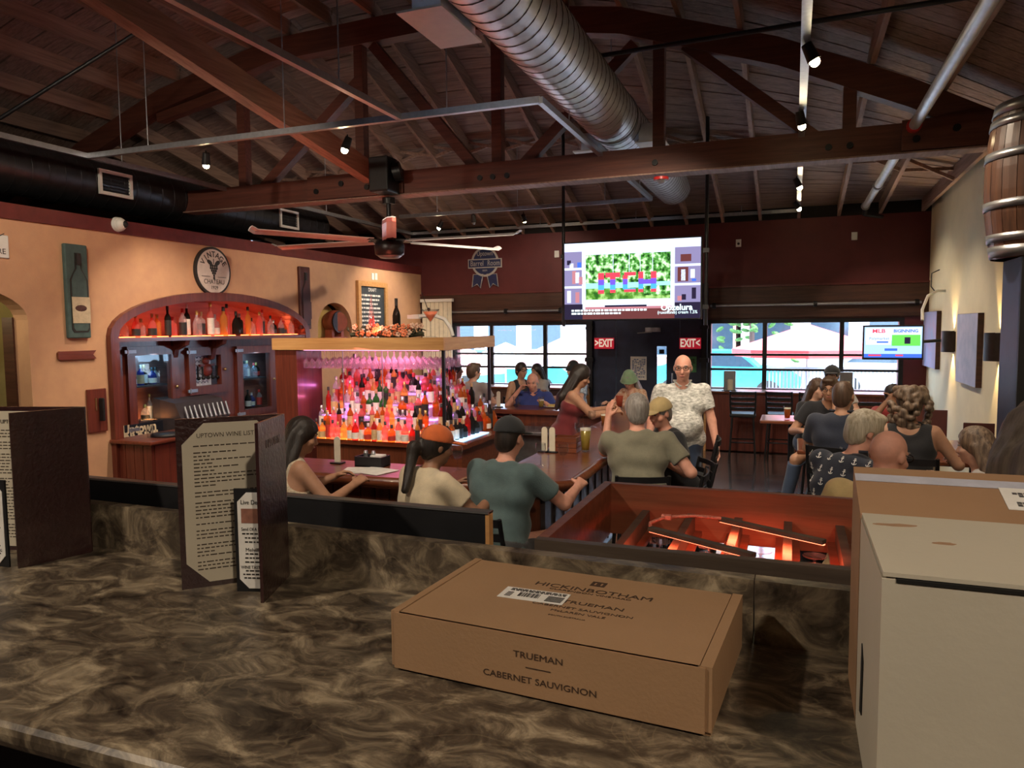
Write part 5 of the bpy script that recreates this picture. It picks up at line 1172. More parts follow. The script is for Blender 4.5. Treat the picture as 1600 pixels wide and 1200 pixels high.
for i in range(9):
    z = z0 + .02 + .068 * i
    for k in range(9):
        d = Vector((0, -1, 0)); xx = -.34 + .085 * k + .0425 * (i % 2)
        hit = bv.ray_cast(Vector((xx, -.8, z)), Vector((0, 1, 0)), 1.4)
        if hit[0] is None or abs(hit[1].y) < .35: continue
        n = hit[1] if hit[1].dot(d) > 0 else -hit[1]; u = Vector((0, 0, 1)).cross(n).normalized(); v = n.cross(u)
        o = B().add([hit[0] + n * .003 + u * p[0] * .95 + v * p[1] * .95 + n * p[2] for p in ab.v], ab.f).build('anchor_print', 'print_white', sh, False)
# ================================================================== FAR WALL AND RIGHT SIDE FURNISHING
FF = lambda x, z, dy=0.: ((x, YF - dy, z), (1, 0, 0), (0, 0, 1))      # frame on the far wall (faces -Y)
mat('exit_red', (.55, .02, .03), .5, 0, .05, 9, emit=(.7, .02, .05), estr=.25); mat('exit_white', (.85, .72, .62), .5, 0, 0, emit=(1, .8, .65), estr=.35)
for k, (p0, p1, txt) in enumerate((((929, 528), (959, 545), '>EXIT'), ((1062, 528), (1095, 545), 'EXIT<'))):
    a, c = atY(*p0, YF - .1), atY(*p1, YF - .1)
    t = thing('exit_sign', 'red EXIT sign with an arrow, ' + ('left' if k == 0 else 'right') + ' of the dark entrance door', 'exit sign', (a[0], YF - .1, c[2]), 0, 'exit signs')
    B().rbox((a[0], YF - .12, c[2]), (c[0], YF - .07, a[2]), .006).build('sign_panel', 'exit_red', t)
    B().text(txt, .20, (((a[0] + c[0]) / 2, YF - .122, (a[2] + c[2]) / 2), (1, 0, 0), (0, 0, 1)), bold=.006, sx=.66).build('lettering', 'exit_white', t)
def poster(label, p0, p1, m, n_, ink, seed):
    a, c = atY(*p0, YF - .02), atY(*p1, YF - .02); t = thing('door_poster', label, 'poster', (a[0], YF, c[2]))
    B().box((a[0], YF - .012, c[2]), (c[0], YF - .006, a[2])).build('sheet', m, t); rg = random.Random(seed); b = B()
    for i in range(n_):
        zz = a[2] - .05 - (a[2] - c[2] - .08) * i / n_; xx = a[0] + .03
        while xx < c[0] - .05:
            w = rg.uniform(.015, .05)
            if rg.random() < .75: b.box((xx, YF - .014, zz - .012), (min(xx + w, c[0] - .02), YF - .012, zz + .004))
            xx += w + .012
    o = b.build('print', ink, t); o['kind'] = 'stuff'
mat('poster_white', (.80, .78, .74), .6); mat('poster_green', (.08, .30, .13), .6); mat('ink_blue', (.05, .10, .28), .6)
poster('white printed poster on the dark door beside the narrow window', (985, 557), (1010, 594), 'poster_white', 12, 'ink_blue', 1)
poster('green notice behind the standing person near the right exit sign', (1071, 557), (1088, 582), 'poster_green', 7, 'ink', 2)
# blue ribbon seal sign
c = atY(758, 414, YF - .03); t = thing('ribbon_seal_sign', 'blue and silver ribbon-shaped Barrel Room sign on the maroon wall', 'sign', (c[0], YF - .03, c[2] - .4))
mat('seal_blue', (.02, .03, .10), .35); mat('seal_silver', (.50, .48, .46), .4, .3)
B().cyl((c[0], YF - .01, c[2] + .06), (c[0], YF - .04, c[2] + .06), .27, n=30).build('medallion', 'seal_blue', t)
B().poly([arc(0, 0, .29, .29, 0, 360, 30)[:-1], arc(0, 0, .25, .25, 0, 360, 30)[:-1]], FF(c[0], c[2] + .06, .035), .02).build('medallion_rim', 'seal_silver', t)
for s_ in (-1, 1):
    B().poly([[(0, 0), (s_ * .22, -.02), (s_ * .27, -.28), (s_ * .15, -.22), (s_ * .08, -.30)][::s_]], FF(c[0] + s_ * .02, c[2] - .16, .03), .02).build('ribbon_tail', 'seal_blue', t)
    B().tube([(c[0] + s_ * .04, YF - .045, c[2] - .18), (c[0] + s_ * .25, YF - .045, c[2] - .18), (c[0] + s_ * .28, YF - .045, c[2] - .43), (c[0] + s_ * .17, YF - .045, c[2] - .37), (c[0] + s_ * .1, YF - .045, c[2] - .45)], .01, 6, True).build('ribbon_edge', 'seal_silver', t)
B().box((c[0] - .36, YF - .05, c[2] - .06), (c[0] + .36, YF - .035, c[2] + .12)).build('banner', 'seal_silver', t)
B().box((c[0] - .34, YF - .054, c[2] - .04), (c[0] + .34, YF - .05, c[2] + .10)).build('banner_field', 'seal_blue', t)
B().text('Barrel', .15, FF(c[0] - .165, c[2] + .03, .056), sx=.78).build('lettering', 'seal_silver', t); B().text('Room', .15, FF(c[0] + .19, c[2] + .03, .056), sx=.72).build('lettering', 'seal_silver', t); B().text('BEER', .05, FF(c[0], c[2] - .11, .044)).build('lettering', 'seal_silver', t); B().text('Uptown', .13, FF(c[0], c[2] + .22, .044), sx=.8).build('lettering', 'seal_silver', t)
for px, py in ((1154, 380), (1335, 369), (870, 397)):
    q = atY(px, py, YF); o = thing('wall_outlet', {1154: 'white outlet on the maroon wall right of the big screen', 1335: 'white plate high on the maroon wall near the right corner', 870: 'white plate on the maroon wall left of the big screen'}[px], 'outlet', tuple(q))
    B().rbox((q[0] - .045, YF - .012, q[2] - .065), (q[0] + .045, YF, q[2] + .065), .004).build('plate', 'white_plastic', o)
    if px == 1154: B().cyl((q[0], YF - .02, q[2] - .01), (q[0], YF - .012, q[2] - .01), .022, n=10).build('socket', 'black_paint', o)
for k, (pa, pb) in enumerate((((700, 488), (880, 484)), ((1110, 478), (1440, 470)))):
    a, c = atY(*pa, YF - .08), atY(*pb, YF - .08); o = thing('torsion_bar', 'steel door torsion bar above the %s bank of windows' % ('left', 'right')[k], 'torsion bar', tuple(a))
    B().cyl((a[0], YF - .09, a[2]), (c[0], YF - .09, a[2]), .022, n=10).build('shaft', 'grey_steel', o)
    for u in (.02, .52, .98): x = a[0] + (c[0] - a[0]) * u; B().cyl((x - .03, YF - .09, a[2]), (x + .03, YF - .09, a[2]), .05, n=12).box((x - .02, YF - .09, a[2] - .05), (x + .02, YF, a[2] + .05)).build('bearing', 'black_metal', o)
t = thing('window_blind', 'pale vertical blind in the corner beside the left windows', 'blind', (-6.75, 13.45, .95))
for k in range(7): B().box((-7.05 + k * .095, 13.44, .98), (-6.965 + k * .095, 13.455, 2.68)).build('blind_slat', 'cream_paint', t)
B().box((-7.08, 13.41, 2.68), (-6.36, 13.48, 2.74)).build('head_rail', 'white_plastic', t)
# ------------------------------------------------------------------ big screen
YV = 10.4
v0, v1 = atY(882, 383, YV), atY(1094, 498, YV); vz1 = atY(988, 376, YV)[2]; vz0 = atY(988, 498, YV)[2]
tv = thing('television', 'large wall screen showing colourful ITCH letters, hung on black poles', 'television', ((v0[0] + v1[0]) / 2, YV, vz0))
x0, x1 = v0[0], v1[0]; W_, H_ = x1 - x0, vz1 - vz0
B().rbox((x0 - .02, YV, vz0 - .02), (x1 + .02, YV + .07, vz1 + .02), .01).build('casing', 'black_paint', tv)
def scr(u0, w0, u1, w1, m, nm, par, d=.002):
    return B().box((x0 + u0 * W_, YV - d, vz0 + w0 * H_), (x0 + u1 * W_, YV - d + .0015, vz0 + w1 * H_)).build(nm, m, par)
def leafy(name, c1, c2, c3, sc, st):
    m = bpy.data.materials.new(name); m.use_nodes = True; t = m.node_tree; t.nodes.clear(); L = t.links.new
    o = t.nodes.new('ShaderNodeOutputMaterial'); e = t.nodes.new('ShaderNodeEmission'); nz = t.nodes.new('ShaderNodeTexNoise'); cr = t.nodes.new('ShaderNodeValToRGB'); tc = t.nodes.new('ShaderNodeTexCoord')
    nz.inputs['Scale'].default_value = sc; nz.inputs['Detail'].default_value = 6; L(tc.outputs['Object'], nz.inputs[0]); L(nz.outputs[0], cr.inputs[0]); L(cr.outputs[0], e.inputs[0]); e.inputs[1].default_value = st
    cr.color_ramp.elements[0].position = .38; cr.color_ramp.elements[1].position = .62; cr.color_ramp.elements[0].color = (*c1, 1); cr.color_ramp.elements[1].color = (*c3, 1); k = cr.color_ramp.elements.new(.5); k.color = (*c2, 1)
    L(e.outputs[0], o.inputs[0]); MATS[name] = m
leafy('screen_foliage', (.01, .05, .01), (.10, .36, .06), (.75, 1.0, .65), 14, 1.1)
leafy('screen_grass', (.03, .14, .02), (.12, .34, .04), (.45, .75, .25), 9, .9)
for n_, c_, e_ in (('scr_white', (.62, .72, 1.0), 1.25), ('scr_lav', (.50, .46, .80), .8), ('scr_shelf', (.36, .32, .58), .7), ('scr_brown', (.28, .08, .08), .5), ('scr_dark', (.04, .03, .07), .6), ('scr_teal', (.35, .85, .85), 1.1), ('scr_red', (1., .06, .10), 1.1), ('scr_purple', (.18, .10, .85), 1.0), ('scr_cyan', (.08, .45, .90), 1.0), ('scr_text', (.75, .95, 1.0), 1.4), ('scr_green', (.15, .65, .10), 1.), ('scr_sky', (.40, .60, 1.), 1.1), ('scr_blue', (.06, .16, .75), 1.0), ('scr_pink', (.75, .30, .35), .7)):
    glow(n_, c_, e_)
pic = scr(0, 0, 1, 1, 'scr_white', 'picture', tv)
scr(0, .0, 1, .13, 'scr_brown', 'band', pic, .003); scr(0, 0, .14, .2, 'scr_dark', 'band', pic, .0034); scr(.82, 0, 1, .2, 'scr_dark', 'band', pic, .0034); scr(.16, .13, .8, .16, 'scr_pink', 'band', pic, .0034)
scr(.31, .155, .62, .18, 'scr_dark', 'sound_bar', pic, .005)
for (u0, u1) in ((.0, .135), (.82, 1.)):
    for k in range(3): scr(u0, .2 + .24 * k, u1, .41 + .24 * k, 'scr_shelf', 'shelf_niche', pic, .0036)
for (u, w_, hh, m) in ((.02, .72, .06, 'scr_dark'), (.04, .68, .06, 'scr_white'), (.10, .68, .07, 'scr_blue'), (.06, .47, .17, 'scr_pink'), (.085, .48, .14, 'scr_white'), (.11, .46, .1, 'scr_pink'), (.02, .22, .16, 'scr_white'), (.085, .22, .14, 'scr_pink'), (.86, .71, .09, 'scr_brown'), (.84, .46, .18, 'scr_brown'), (.865, .47, .14, 'scr_white'), (.93, .50, .11, 'scr_white'), (.94, .46, .03, 'scr_blue'), (.84, .22, .06, 'scr_pink'), (.87, .23, .07, 'scr_dark'), (.94, .24, .14, 'scr_dark')):
    scr(u, w_, u + (.075 if m == 'scr_brown' else .03), w_ + hh, m, 'shelf_item', pic, .0044)
scr(.165, .255, .79, .84, 'screen_foliage', 'garden_view', pic, .004); scr(.165, .255, .79, .40, 'screen_grass', 'lawn', pic, .0045); scr(.165, .40, .79, .47, 'scr_teal', 'path', pic, .0047); scr(.60, .30, .79, .42, 'screen_foliage', 'hedge', pic, .005)
# striped letters
def letter(rects, nm):
    for (u0, w0, u1, w1) in rects:
        cuts = [0, .18, .42, .68, 1.01]; cs = ['scr_red', 'scr_cyan', 'scr_purple', 'scr_red']; lo_, hi_ = .33, .60
        for c0, c1, m in zip(cuts[:-1], cuts[1:], cs):
            a, b_ = max(w0, lo_ + c0 * (hi_ - lo_)), min(w1, lo_ + c1 * (hi_ - lo_))
            if b_ - a > .004: scr(u0, a, u1, b_, m, nm, pic, .008)
letter([(.26, .33, .305, .60)], 'letter_i'); letter([(.315, .54, .425, .60), (.35, .34, .39, .54)], 'letter_t')
letter([(.445, .38, .48, .56), (.455, .345, .54, .39), (.455, .555, .54, .60)], 'letter_c'); letter([(.56, .34, .595, .60), (.65, .34, .69, .60), (.595, .44, .65, .50)], 'letter_h')
for u in (.37, .49, .57, .66): scr(u, .60, u + .004, .84, 'scr_white', 'string', pic, .0055)
fs = lambda u, w_: ((x0 + u * W_, YV - .010, vz0 + w_ * H_), (1, 0, 0), (0, 0, 1))
B().text('Opzelura', .115, fs(.835, .135), bold=.003).build('lettering', 'scr_text', pic)
B().text('(ruxolitinib) cream 1.5%', .062, fs(.84, .075), sx=.9).build('lettering', 'scr_text', pic)['kind'] = 'stuff'
rg = random.Random(8); b = B()
for row, end in ((.115, .62), (.075, .43)):
    u = .055
    while u < end:
        w_ = rg.uniform(.012, .04); b.box((x0 + u * W_, YV - .009, vz0 + (row - .012) * H_), (x0 + min(u + w_, end) * W_, YV - .008, vz0 + (row + .012) * H_)); u += w_ + .007
b.build('caption', 'scr_text', pic)['kind'] = 'stuff'
for x in (x0 - .05, x1 + .06):
    B().cyl((x, YV + .12, vz0 - .1), (x, YV + .12, zdeck(x, YV) - .02), .025, n=8).build('hanging_pole', 'black_metal', tv)
B().box((x0 - .08, YV + .07, vz0 + .12), (x1 + .1, YV + .13, vz0 + .18)).box((x0 - .08, YV + .07, vz1 - .2), (x1 + .1, YV + .13, vz1 - .14)).build('mount_rail', 'black_metal', tv)
# small screen on the right
YW = 11.5; a, c = atY(1351, 511, YW), atY(1440, 559, YW)
t = thing('television', 'small screen showing a baseball broadcast on an arm by the right wall', 'television', ((a[0] + c[0]) / 2, YW, c[2]))
x0, W_, vz0, H_ = a[0], c[0] - a[0], c[2], a[2] - c[2]; YV = YW
B().rbox((x0 - .02, YW, vz0 - .03), (x0 + W_ + .02, YW + .06, vz0 + H_ + .025), .008).build('casing', 'black_paint', t)
pic = scr(0, 0, 1, 1, 'scr_sky', 'picture', t); scr(.02, .55, .98, .97, 'scr_white', 'banner', pic, .003); scr(.48, .38, .97, .74, 'scr_green', 'field', pic, .004); scr(.0, .0, 1, .12, 'scr_blue', 'ticker', pic, .004); scr(.36, .22, .58, .30, 'scr_blue', 'caption_box', pic, .004); scr(.03, .42, .47, .76, 'scr_white', 'sponsor_panel', pic, .0045); scr(.70, .45, .80, .66, 'scr_dark', 'player', pic, .005)
B().text('MLB', .075, fs(.25, .86), bold=.002, sx=1.2).build('lettering', 'scr_red', pic); B().text('BIG', .06, fs(.57, .86), bold=.002).build('lettering', 'scr_blue', pic); B().text('INNING', .06, fs(.78, .86), bold=.002).build('lettering', 'scr_blue', pic); B().text('Polymarket', .055, fs(.26, .62)).build('lettering', 'scr_blue', pic)
scr(.22, .48, .42, .53, 'scr_blue', 'sponsor_bar', pic, .006); scr(.08, .05, .3, .1, 'scr_red', 'ticker_block', pic, .006); scr(.55, .05, .68, .1, 'scr_red', 'ticker_block', pic, .006)
B().tube([(x0 + W_ * .6, YW + .06, vz0 + .2), (x0 + W_ + .1, YW + .25, vz0 + .22), (XR - .02, YW + .3, vz0 + .24)], .022, 8).build('wall_arm', 'black_metal', t)
q = atX(1441, 470, XR - .05); o = thing('cable_bracket', 'white curved cable bracket above the small screen', 'bracket', tuple(q))
B().tube([(XR, 12.2, 2.62), (XR - .12, 12.1, 2.62), (XR - .25, 12.0, 2.55), (XR - .33, 11.9, 2.35), (XR - .34, 11.8, 2.2)], .02, 8).build('arm', 'white_plastic', o)
B().tube([(XR - .02, 12.6, 2.95), (XR - .12, 12.6, 2.9), (XR - .14, 12.5, 2.7), (XR - .1, 12.4, 2.62)], .008, 6).build('cable', 'black_metal', o)
# ------------------------------------------------------------------ right wall art and sconces
FRt = lambda y, z, d=0.: ((XR - d, y, z), (0, -1, 0), (0, 0, 1))
mat('canvas_blue', (.34, .40, .62), .7, 0, .0, 5, .2, 60, col2=(.50, .52, .72)); mat('canvas_violet', (.46, .34, .56), .7, 0, .0, 4, .2, 60, col2=(.30, .40, .66)); mat('sconce_bronze', (.035, .024, .020), .45, .5, .2, 20)
for lab, p0, p1, m in (('tall violet-blue canvas beside the small screen', (1441, 485), (1461, 577), 'canvas_violet'), ('tall pale blue canvas between the two wall sconces', (1497, 488), (1524, 606), 'canvas_blue')):
    a, c = atX(*p0, XR - .06), atX(*p1, XR - .06); yn, yf_ = c[1], a[1]; zt = atX(p1[0], p0[1] + 1, XR - .06)[2]; zb = c[2]
    t = thing('wall_canvas', lab, 'painting', (XR - .03, (yn + yf_) / 2, zb), 0, 'canvases on the right wall')
    B().box((XR - .06, yn, zb), (XR, yf_, zt)).build('stretcher', 'header_wood', t); B().box((XR - .064, yn + .004, zb + .004), (XR - .06, yf_, zt - .004)).build('canvas_face', m, t)
glow('sconce_bulb', (1, .7, .3), 40)
for lab, px, p0, p1 in (('small dark half-round sconce on the right wall, the farther one', 1477, 517, 550), ('larger dark half-round sconce on the right wall, the nearer one', 1546, 520, 564)):
    q = atX(px, (p0 + p1) / 2, XR - .1); z1, z0 = atX(px, p0, XR - .1)[2], atX(px, p1, XR - .1)[2]
    t = thing('wall_sconce', lab, 'wall lamp', (XR, q[1], z0), 0, 'wall sconces'); b = B(); n = 14; ring = [(XR - .02 - .13 * math.sin(PI * i / n), q[1] - .15 * math.cos(PI * i / n)) for i in range(n + 1)]
    vs = [(p[0], p[1], z) for z in (z0, z1) for p in ring] + [(p[0] + .008 * (1 if p[0] < XR - .03 else 0), p[1], z) for z in (z0, z1) for p in ring]
    m = n + 1; fs_ = [(i, i + 1, m + i + 1, m + i) for i in range(n)] + [(2 * m + i + 1, 2 * m + i, 3 * m + i, 3 * m + i + 1) for i in range(n)]
    b.add(vs, fs_, True).build('shade', 'sconce_bronze', t); B().box((XR - .02, q[1] - .12, z0 + .01), (XR, q[1] + .12, z1 - .01)).build('back_plate', 'sconce_bronze', t)
    B().cyl((XR - .07, q[1], (z0 + z1) / 2 - .04), (XR - .07, q[1], (z0 + z1) / 2 + .04), .02, n=10).build('bulb', 'sconce_bulb', t)
    for s_ in (-1, 1): light('SPOT', (XR - .07, q[1], (z0 + z1) / 2 + s_ * .05), 45, (1, .66, .28), (XR - .03, q[1], (z0 + z1) / 2 + s_ * 2), .02, 60, .5)
# ------------------------------------------------------------------ window counters
for nm, xa, xb_, lab in (('window_counter', VX[0] - .05, XR - .05, 'reddish plywood counter under the right windows'), ('window_counter', XL + .1, WX[5] + .1, 'dark wooden counter under the left windows')):
    t = thing(nm, lab, 'counter', ((xa + xb_) / 2, 13.3, 0)); m = 'cherry' if xa > -3 else 'header_wood'
    B().rbox((xa, 12.98, 1.0), (xb_, YF - .1, 1.04), .01).build('counter_top', 'bar_wood', t)
    for k in range(3): B().box((xa + (xb_ - xa) * k / 3 + .003, 13.04, .02), (xa + (xb_ - xa) * (k + 1) / 3 - .003, 13.07, 1.0)).build('front_panel', m, t)
    for x in (xa, xb_ - .04): B().box((x, 13.02, 0), (x + .04, YF - .12, 1.0)).build('end_board', 'pine', t)
stool(*pos(1160, 690, 11.9), R(3), 'black bar stool before the right window counter, leftmost')
stool(*pos(1218, 690, 11.8), R(-4), 'black bar stool before the right window counter, second from left')
stool(*pos(1268, 690, 11.6), R(0), 'black bar stool before the right window counter behind the beer table')
stool(*pos(1366, 650, 9.6), R(180), 'black bar stool whose slats show between the cap and the red top')
# menu stands and napkin holders on the window counter
for px, lab in ((1140, 'grey menu stand on the right window counter, left one'), (1322, 'grey menu stand on the right window counter behind the dark cap')):
    q = atY(px, 600, 13.15); t = thing('menu_stand', lab, 'menu stand', (q[0], 13.15, 1.04), 0, 'menu stands')
    B().rbox((q[0] - .10, 13.15, 1.04), (q[0] + .10, 13.20, 1.38), .012).build('board', 'steel_dull', t); B().rbox((q[0] - .03, 13.09, 1.04), (q[0] + .06, 13.11, 1.24), .02).build('card', 'cream_paint', t); B().box((q[0] - .12, 13.06, 1.04), (q[0] + .12, 13.24, 1.05)).build('foot', 'black_metal', t)
# ------------------------------------------------------------------ high tables on the right
def table(lab, x0, x1, y0, y1, z=1.04):
    t = thing('high_table', lab, 'table', ((x0 + x1) / 2, (y0 + y1) / 2, 0), 0, 'high tables'); B().rbox((x0, y0, z - .04), (x1, y1, z), .01).build('table_top', 'bar_wood', t)
    cx, cy = (x0 + x1) / 2, (y0 + y1) / 2; B().cyl((cx, cy, .02), (cx, cy, z - .04), .04).build('column', 'black_metal', t); B().bar((cx - .28, cy, .02), (cx + .28, cy, .02), .07, .04).bar((cx, cy - .28, .02), (cx, cy + .28, .02), .07, .04).build('base', 'black_metal', t)
table('high table against the right wall between the curly hair and red top', 1.0, 2.0, 6.75, 8.05)
table('high table between the cropped black shirt and the glasses wearer', .05, .80, 7.0, 7.75)
table('small high table holding a beer before the window stools', -.35, .35, 9.1, 9.7)
table('near right high table beside the anchor shirt', .72, 1.27, 4.25, 4.9)
for lab, px, py, y_, w, h_ in (('dark menu board standing on the wall table, farther one', 1461, 651, 7.6, .20, .33), ('dark menu board standing on the wall table, nearer one', 1530, 664, 6.85, .22, .31)):
    q = atY(px, py, y_); t = thing('table_menu', lab, 'menu', (q[0], y_, 1.04)); B().rbox((q[0] - w / 2, y_, 1.04), (q[0] + w / 2, y_ + .012, 1.04 + h_), .005).build('cover', 'brown_board', t); B().box((q[0] - w / 2, y_ + .012, 1.04), (q[0] + w / 2 - .02, y_ + .10, 1.045)).build('back_flap', 'brown_board', t)
# drinks
def lathe_glass(name, lab, cat, x, y, z, prof, m='clear_glass', drink=None, dm=None, grp=None):
    t = thing(name, lab, cat, (x, y, z), 0, grp); B().lathe(prof, 18).build('glass', m, t, False)
    if drink: B().lathe(drink, 18).build('drink', dm, t, False)
    return t
PINT = [(0, .003), (.030, .003), (.043, .15), (.041, .15), (.028, .012), (0, .012)]
def pint(lab, x, y, z, col, fill=.12, foam=True):
    mname = 'beer_%02d%02d' % (int(col[0] * 99), int(col[1] * 99)); glass(mname, col, 1., .04, .45); r_ = .0285 + .013 * fill / .15
    t = lathe_glass('beer_glass', lab, 'beer glass', x, y, z, PINT, 'clear_glass', [(0, .013), (.028, .013), (r_, fill), (0, fill)], mname, 'beers')
    if foam: B().lathe([(r_, fill), (r_ + .0015, fill + .014), (0, fill + .016)], 16).build('foam', 'cream_paint', t, False)
    if lab.startswith('tall'): t.scale = (1.15, 1.15, 1.45)
q = atZ(1255, 642, 1.04); pint('beer glass with reddish beer on the small high table', -.05, 9.3, 1.04, (.75, .22, .05))
q = atY(915, 712, 6.0); pint('tall pale yellow beer with foam on the right side of the bar', atZ(915, 706, BZ)[0], atZ(915, 706, BZ)[1], BZ, (.85, .70, .18), .13)
q = atZ(975, 662, BZ); pint('amber beer standing before the olive T-shirt on the bar', q[0] - .15, q[1] - .3, BZ, (.75, .30, .08), .12)
q = atZ(828, 643, BZ); pint('cloudy yellow drink before the person in the blue polo', q[0], 9.4, BZ, (.8, .65, .2), .10)
q = atZ(795, 640, BZ); lathe_glass('water_glass', 'clear tumbler beside the blue polo on the far bar', 'glass', q[0], 9.35, BZ, PINT)
GOB = [(.035, 0), (.034, .003), (.005, .008), (.004, .08), (.025, .095), (.042, .13), (.038, .18), (.036, .18), (.040, .13), (.022, .10), (0, .096)]
for k, (px, py, lab) in enumerate(((1470, 690, 'stemmed water goblet on the wall table'), (1473, 740, 'white wine glass at the near right table'))):
    q = (1.35, 6.95, 1.04) if k == 0 else (1.10, 4.45, 1.04); lathe_glass('wine_goblet', lab, 'wine glass', *q, GOB, 'clear_glass', [(.0, .097), (.024, .1), (.039, .128), (0, .128)], glass('white_wine', (.9, .85, .55), 1., .03, .2), 'goblets')
q = (1.62, 6.95, 1.04); lathe_glass('carafe', 'clear water carafe on the wall table', 'carafe', *q, [(0, .003), (.045, .003), (.05, .12), (.022, .2), (.025, .24), (.023, .24), (.02, .2), (.046, .12), (0, .01)])
# ------------------------------------------------------------------ barrel on its post
q = atY(1540, 322, 5.5); br_ = .33; bx = q[0] + br_ * .97; bz0 = 2.55
t = thing('wine_barrel', 'oak wine barrel with steel hoops standing high on the right', 'barrel', (bx, 5.5, bz0))
wood('oak', (.05, .019, .009), (.115, .046, .02), .45, 2, 4, .2)
def br(z): u = (z - bz0) / .95; return br_ * (1 - .62 * (u - .5) ** 2)
NS = 22
for k in range(NS):
    a0, a1 = 2 * PI * k / NS + .006, 2 * PI * (k + 1) / NS - .006; vs = []; zz = np.linspace(bz0, bz0 + .95, 8)
    for z in zz:
        for a in (a0, (a0 + a1) / 2, a1):
            for dr_ in (0, -.02): vs.append((bx + (br(z) + dr_) * math.cos(a), 5.5 + (br(z) + dr_) * math.sin(a), z))
    fs_ = []
    for i in range(7):
        o = 6 * i; fs_ += [(o, o + 2, o + 8, o + 6), (o + 2, o + 4, o + 10, o + 8), (o + 1, o + 7, o + 9, o + 3), (o + 3, o + 9, o + 11, o + 5), (o, o + 6, o + 7, o + 1), (o + 4, o + 5, o + 11, o + 10)]
    B().add(vs, fs_, False).build('stave', 'oak', t)
for z, w in ((bz0 + .005, .07), (bz0 + .10, .05), (bz0 + .30, .05), (bz0 + .60, .05), (bz0 + .80, .05), (bz0 + .875, .07)):
    B().lathe([(br(z) + .001, z), (br(z) + .006, z), (br(z + w) + .006, z + w), (br(z + w) + .001, z + w)], 44, (bx, 5.5, 0)).build('hoop', 'steel_dull', t)
B().cyl((bx, 5.5, bz0 + .03), (bx, 5.5, bz0 + .05), br(bz0) - .02, n=30).build('barrel_head', 'oak', t)
px_ = atY(1579, 480, 5.5)[0]
t = thing('barrel_post', 'dark squared post carrying the wine barrel on the right', 'post', (px_ + .2, 5.5, 0))
B().box((px_, 5.3, 0), (px_ + .42, 5.72, 2.55)).build('post_core', 'navy_panel', t)
for s_ in (0, 1): B().box((px_ + s_ * .39, 5.285, 0), (px_ + .04 + s_ * .39, 5.31, 2.55)).build('corner_strip', 'black_paint', t)
# ------------------------------------------------------------------ carved wooden figure
F = Field((.2, 2.0, .55), (1.9, 3.7, 2.45), .012)
wood('driftwood', (.07, .058, .045), (.17, .14, .11), .6, 2, 5, 0, .25)
cxs = 1.05
F.cone((cxs, 2.85, .6), (cxs, 2.85, 1.62), .40, .42, .05); F.cone((cxs, 2.85, 1.6), (cxs + .10, 2.85, 2.02), .40, .25, .08); F.cone((cxs + .1, 2.85, 2.02), (cxs + .2, 2.8, 2.3), .22, .15, .08)
F.ripple(.012, 30, 24, 6, 2.); F.ripple(.006, 70, 60, 9, 1.)
for k, (px, py, l_) in enumerate(((1562, 632, .07), (1580, 645, .08), (1590, 652, .06), (1572, 705, .09), (1592, 690, .05), (1556, 665, .05))):
    q = atY(px, py, 2.5); F.cone((q[0], 2.50, q[2]), (q[0] + l_, 2.46, q[2] + .03), .02, .014, .006, 's')
o = link('carved_figure', F.mesh('carved_figure', 'driftwood')); tag(o, 'grey carved tree-trunk figure with chisel marks at the right edge', 'carving')
F = None
# ------------------------------------------------------------------ things on the bar
def caddy(lab, x, y, n_=2):
    t = thing('condiment_caddy', lab, 'caddy', (x, y, BZ)); B().poly([rect(-.12, -.07, .12, .07), rect(-.11, -.06, .11, .06)], ((x, y, BZ + .04), (1, 0, 0), (0, 1, 0)), .08).box((x - .12, y - .07, BZ), (x + .12, y + .07, BZ + .008)).build('tray', 'black_paint', t)
    for k in range(n_): B().cyl((x - .06 + k * .07, y, BZ + .01), (x - .06 + k * .07, y, BZ + .10), .02, .018).cyl((x - .06 + k * .07, y, BZ + .10), (x - .06 + k * .07, y, BZ + .12), .02, .012).build('shaker', 'grey_steel', t)
    B().rbox((x + .0, y - .04, BZ + .01), (x + .10, y + .05, BZ + .09), .006).build('napkins', 'poster_white', t)
q = atZ(620, 715, BZ); caddy('black condiment caddy with shakers between the lace top and orange cap', q[0], 5.02)
def card_stand(lab, px, py, y, h_=.22, m='cream_paint'):
    q = atY(px, py, y); t = thing('card_holder', lab, 'card holder', (q[0], y, BZ)); B().poly([arc(0, h_ - .026, .026, .026, 0, 180, 8) + [(-.026, .01), (.026, .01)]], ((q[0], y, BZ), (1, 0, 0), (0, 0, 1)), .012).build('card', m, t); B().rbox((q[0] - .05, y - .04, BZ), (q[0] + .05, y + .04, BZ + .012), .004).build('foot', 'black_metal', t)
card_stand('rounded drink card standing behind the papers on the front bar', 527, 700, 5.02)
card_stand('rounded pale wooden card on the right bar, left of the pair', 851, 700, 6.05); card_stand('rounded pale wooden card on the right bar, right of the pair', 863, 700, 6.05)
card_stand('rounded card holder at the far bar left of the blue polo', 779, 630, 9.3)
q = atZ(560, 738, BZ); t = thing('paper_menus', 'two white paper menus spread on the bar before the lace top', 'menu', (q[0], 4.85, BZ))
for k, (dx_, a) in enumerate(((-.02, .3), (.10, -.25))):
    B().box((q[0] + dx_ - .14, 4.70, BZ + .001 + .003 * k), (q[0] + dx_ + .14, 4.94, BZ + .003 + .003 * k), Matrix.Rotation(a, 3, 'Z')).build('sheet', 'poster_white', t)
q = atZ(888, 712, BZ); t = thing('wooden_crate', 'small slatted wooden box on the right side of the bar', 'box', (q[0] - .1, q[1] + .2, BZ)); cx, cy = q[0] - .08, q[1] + .2
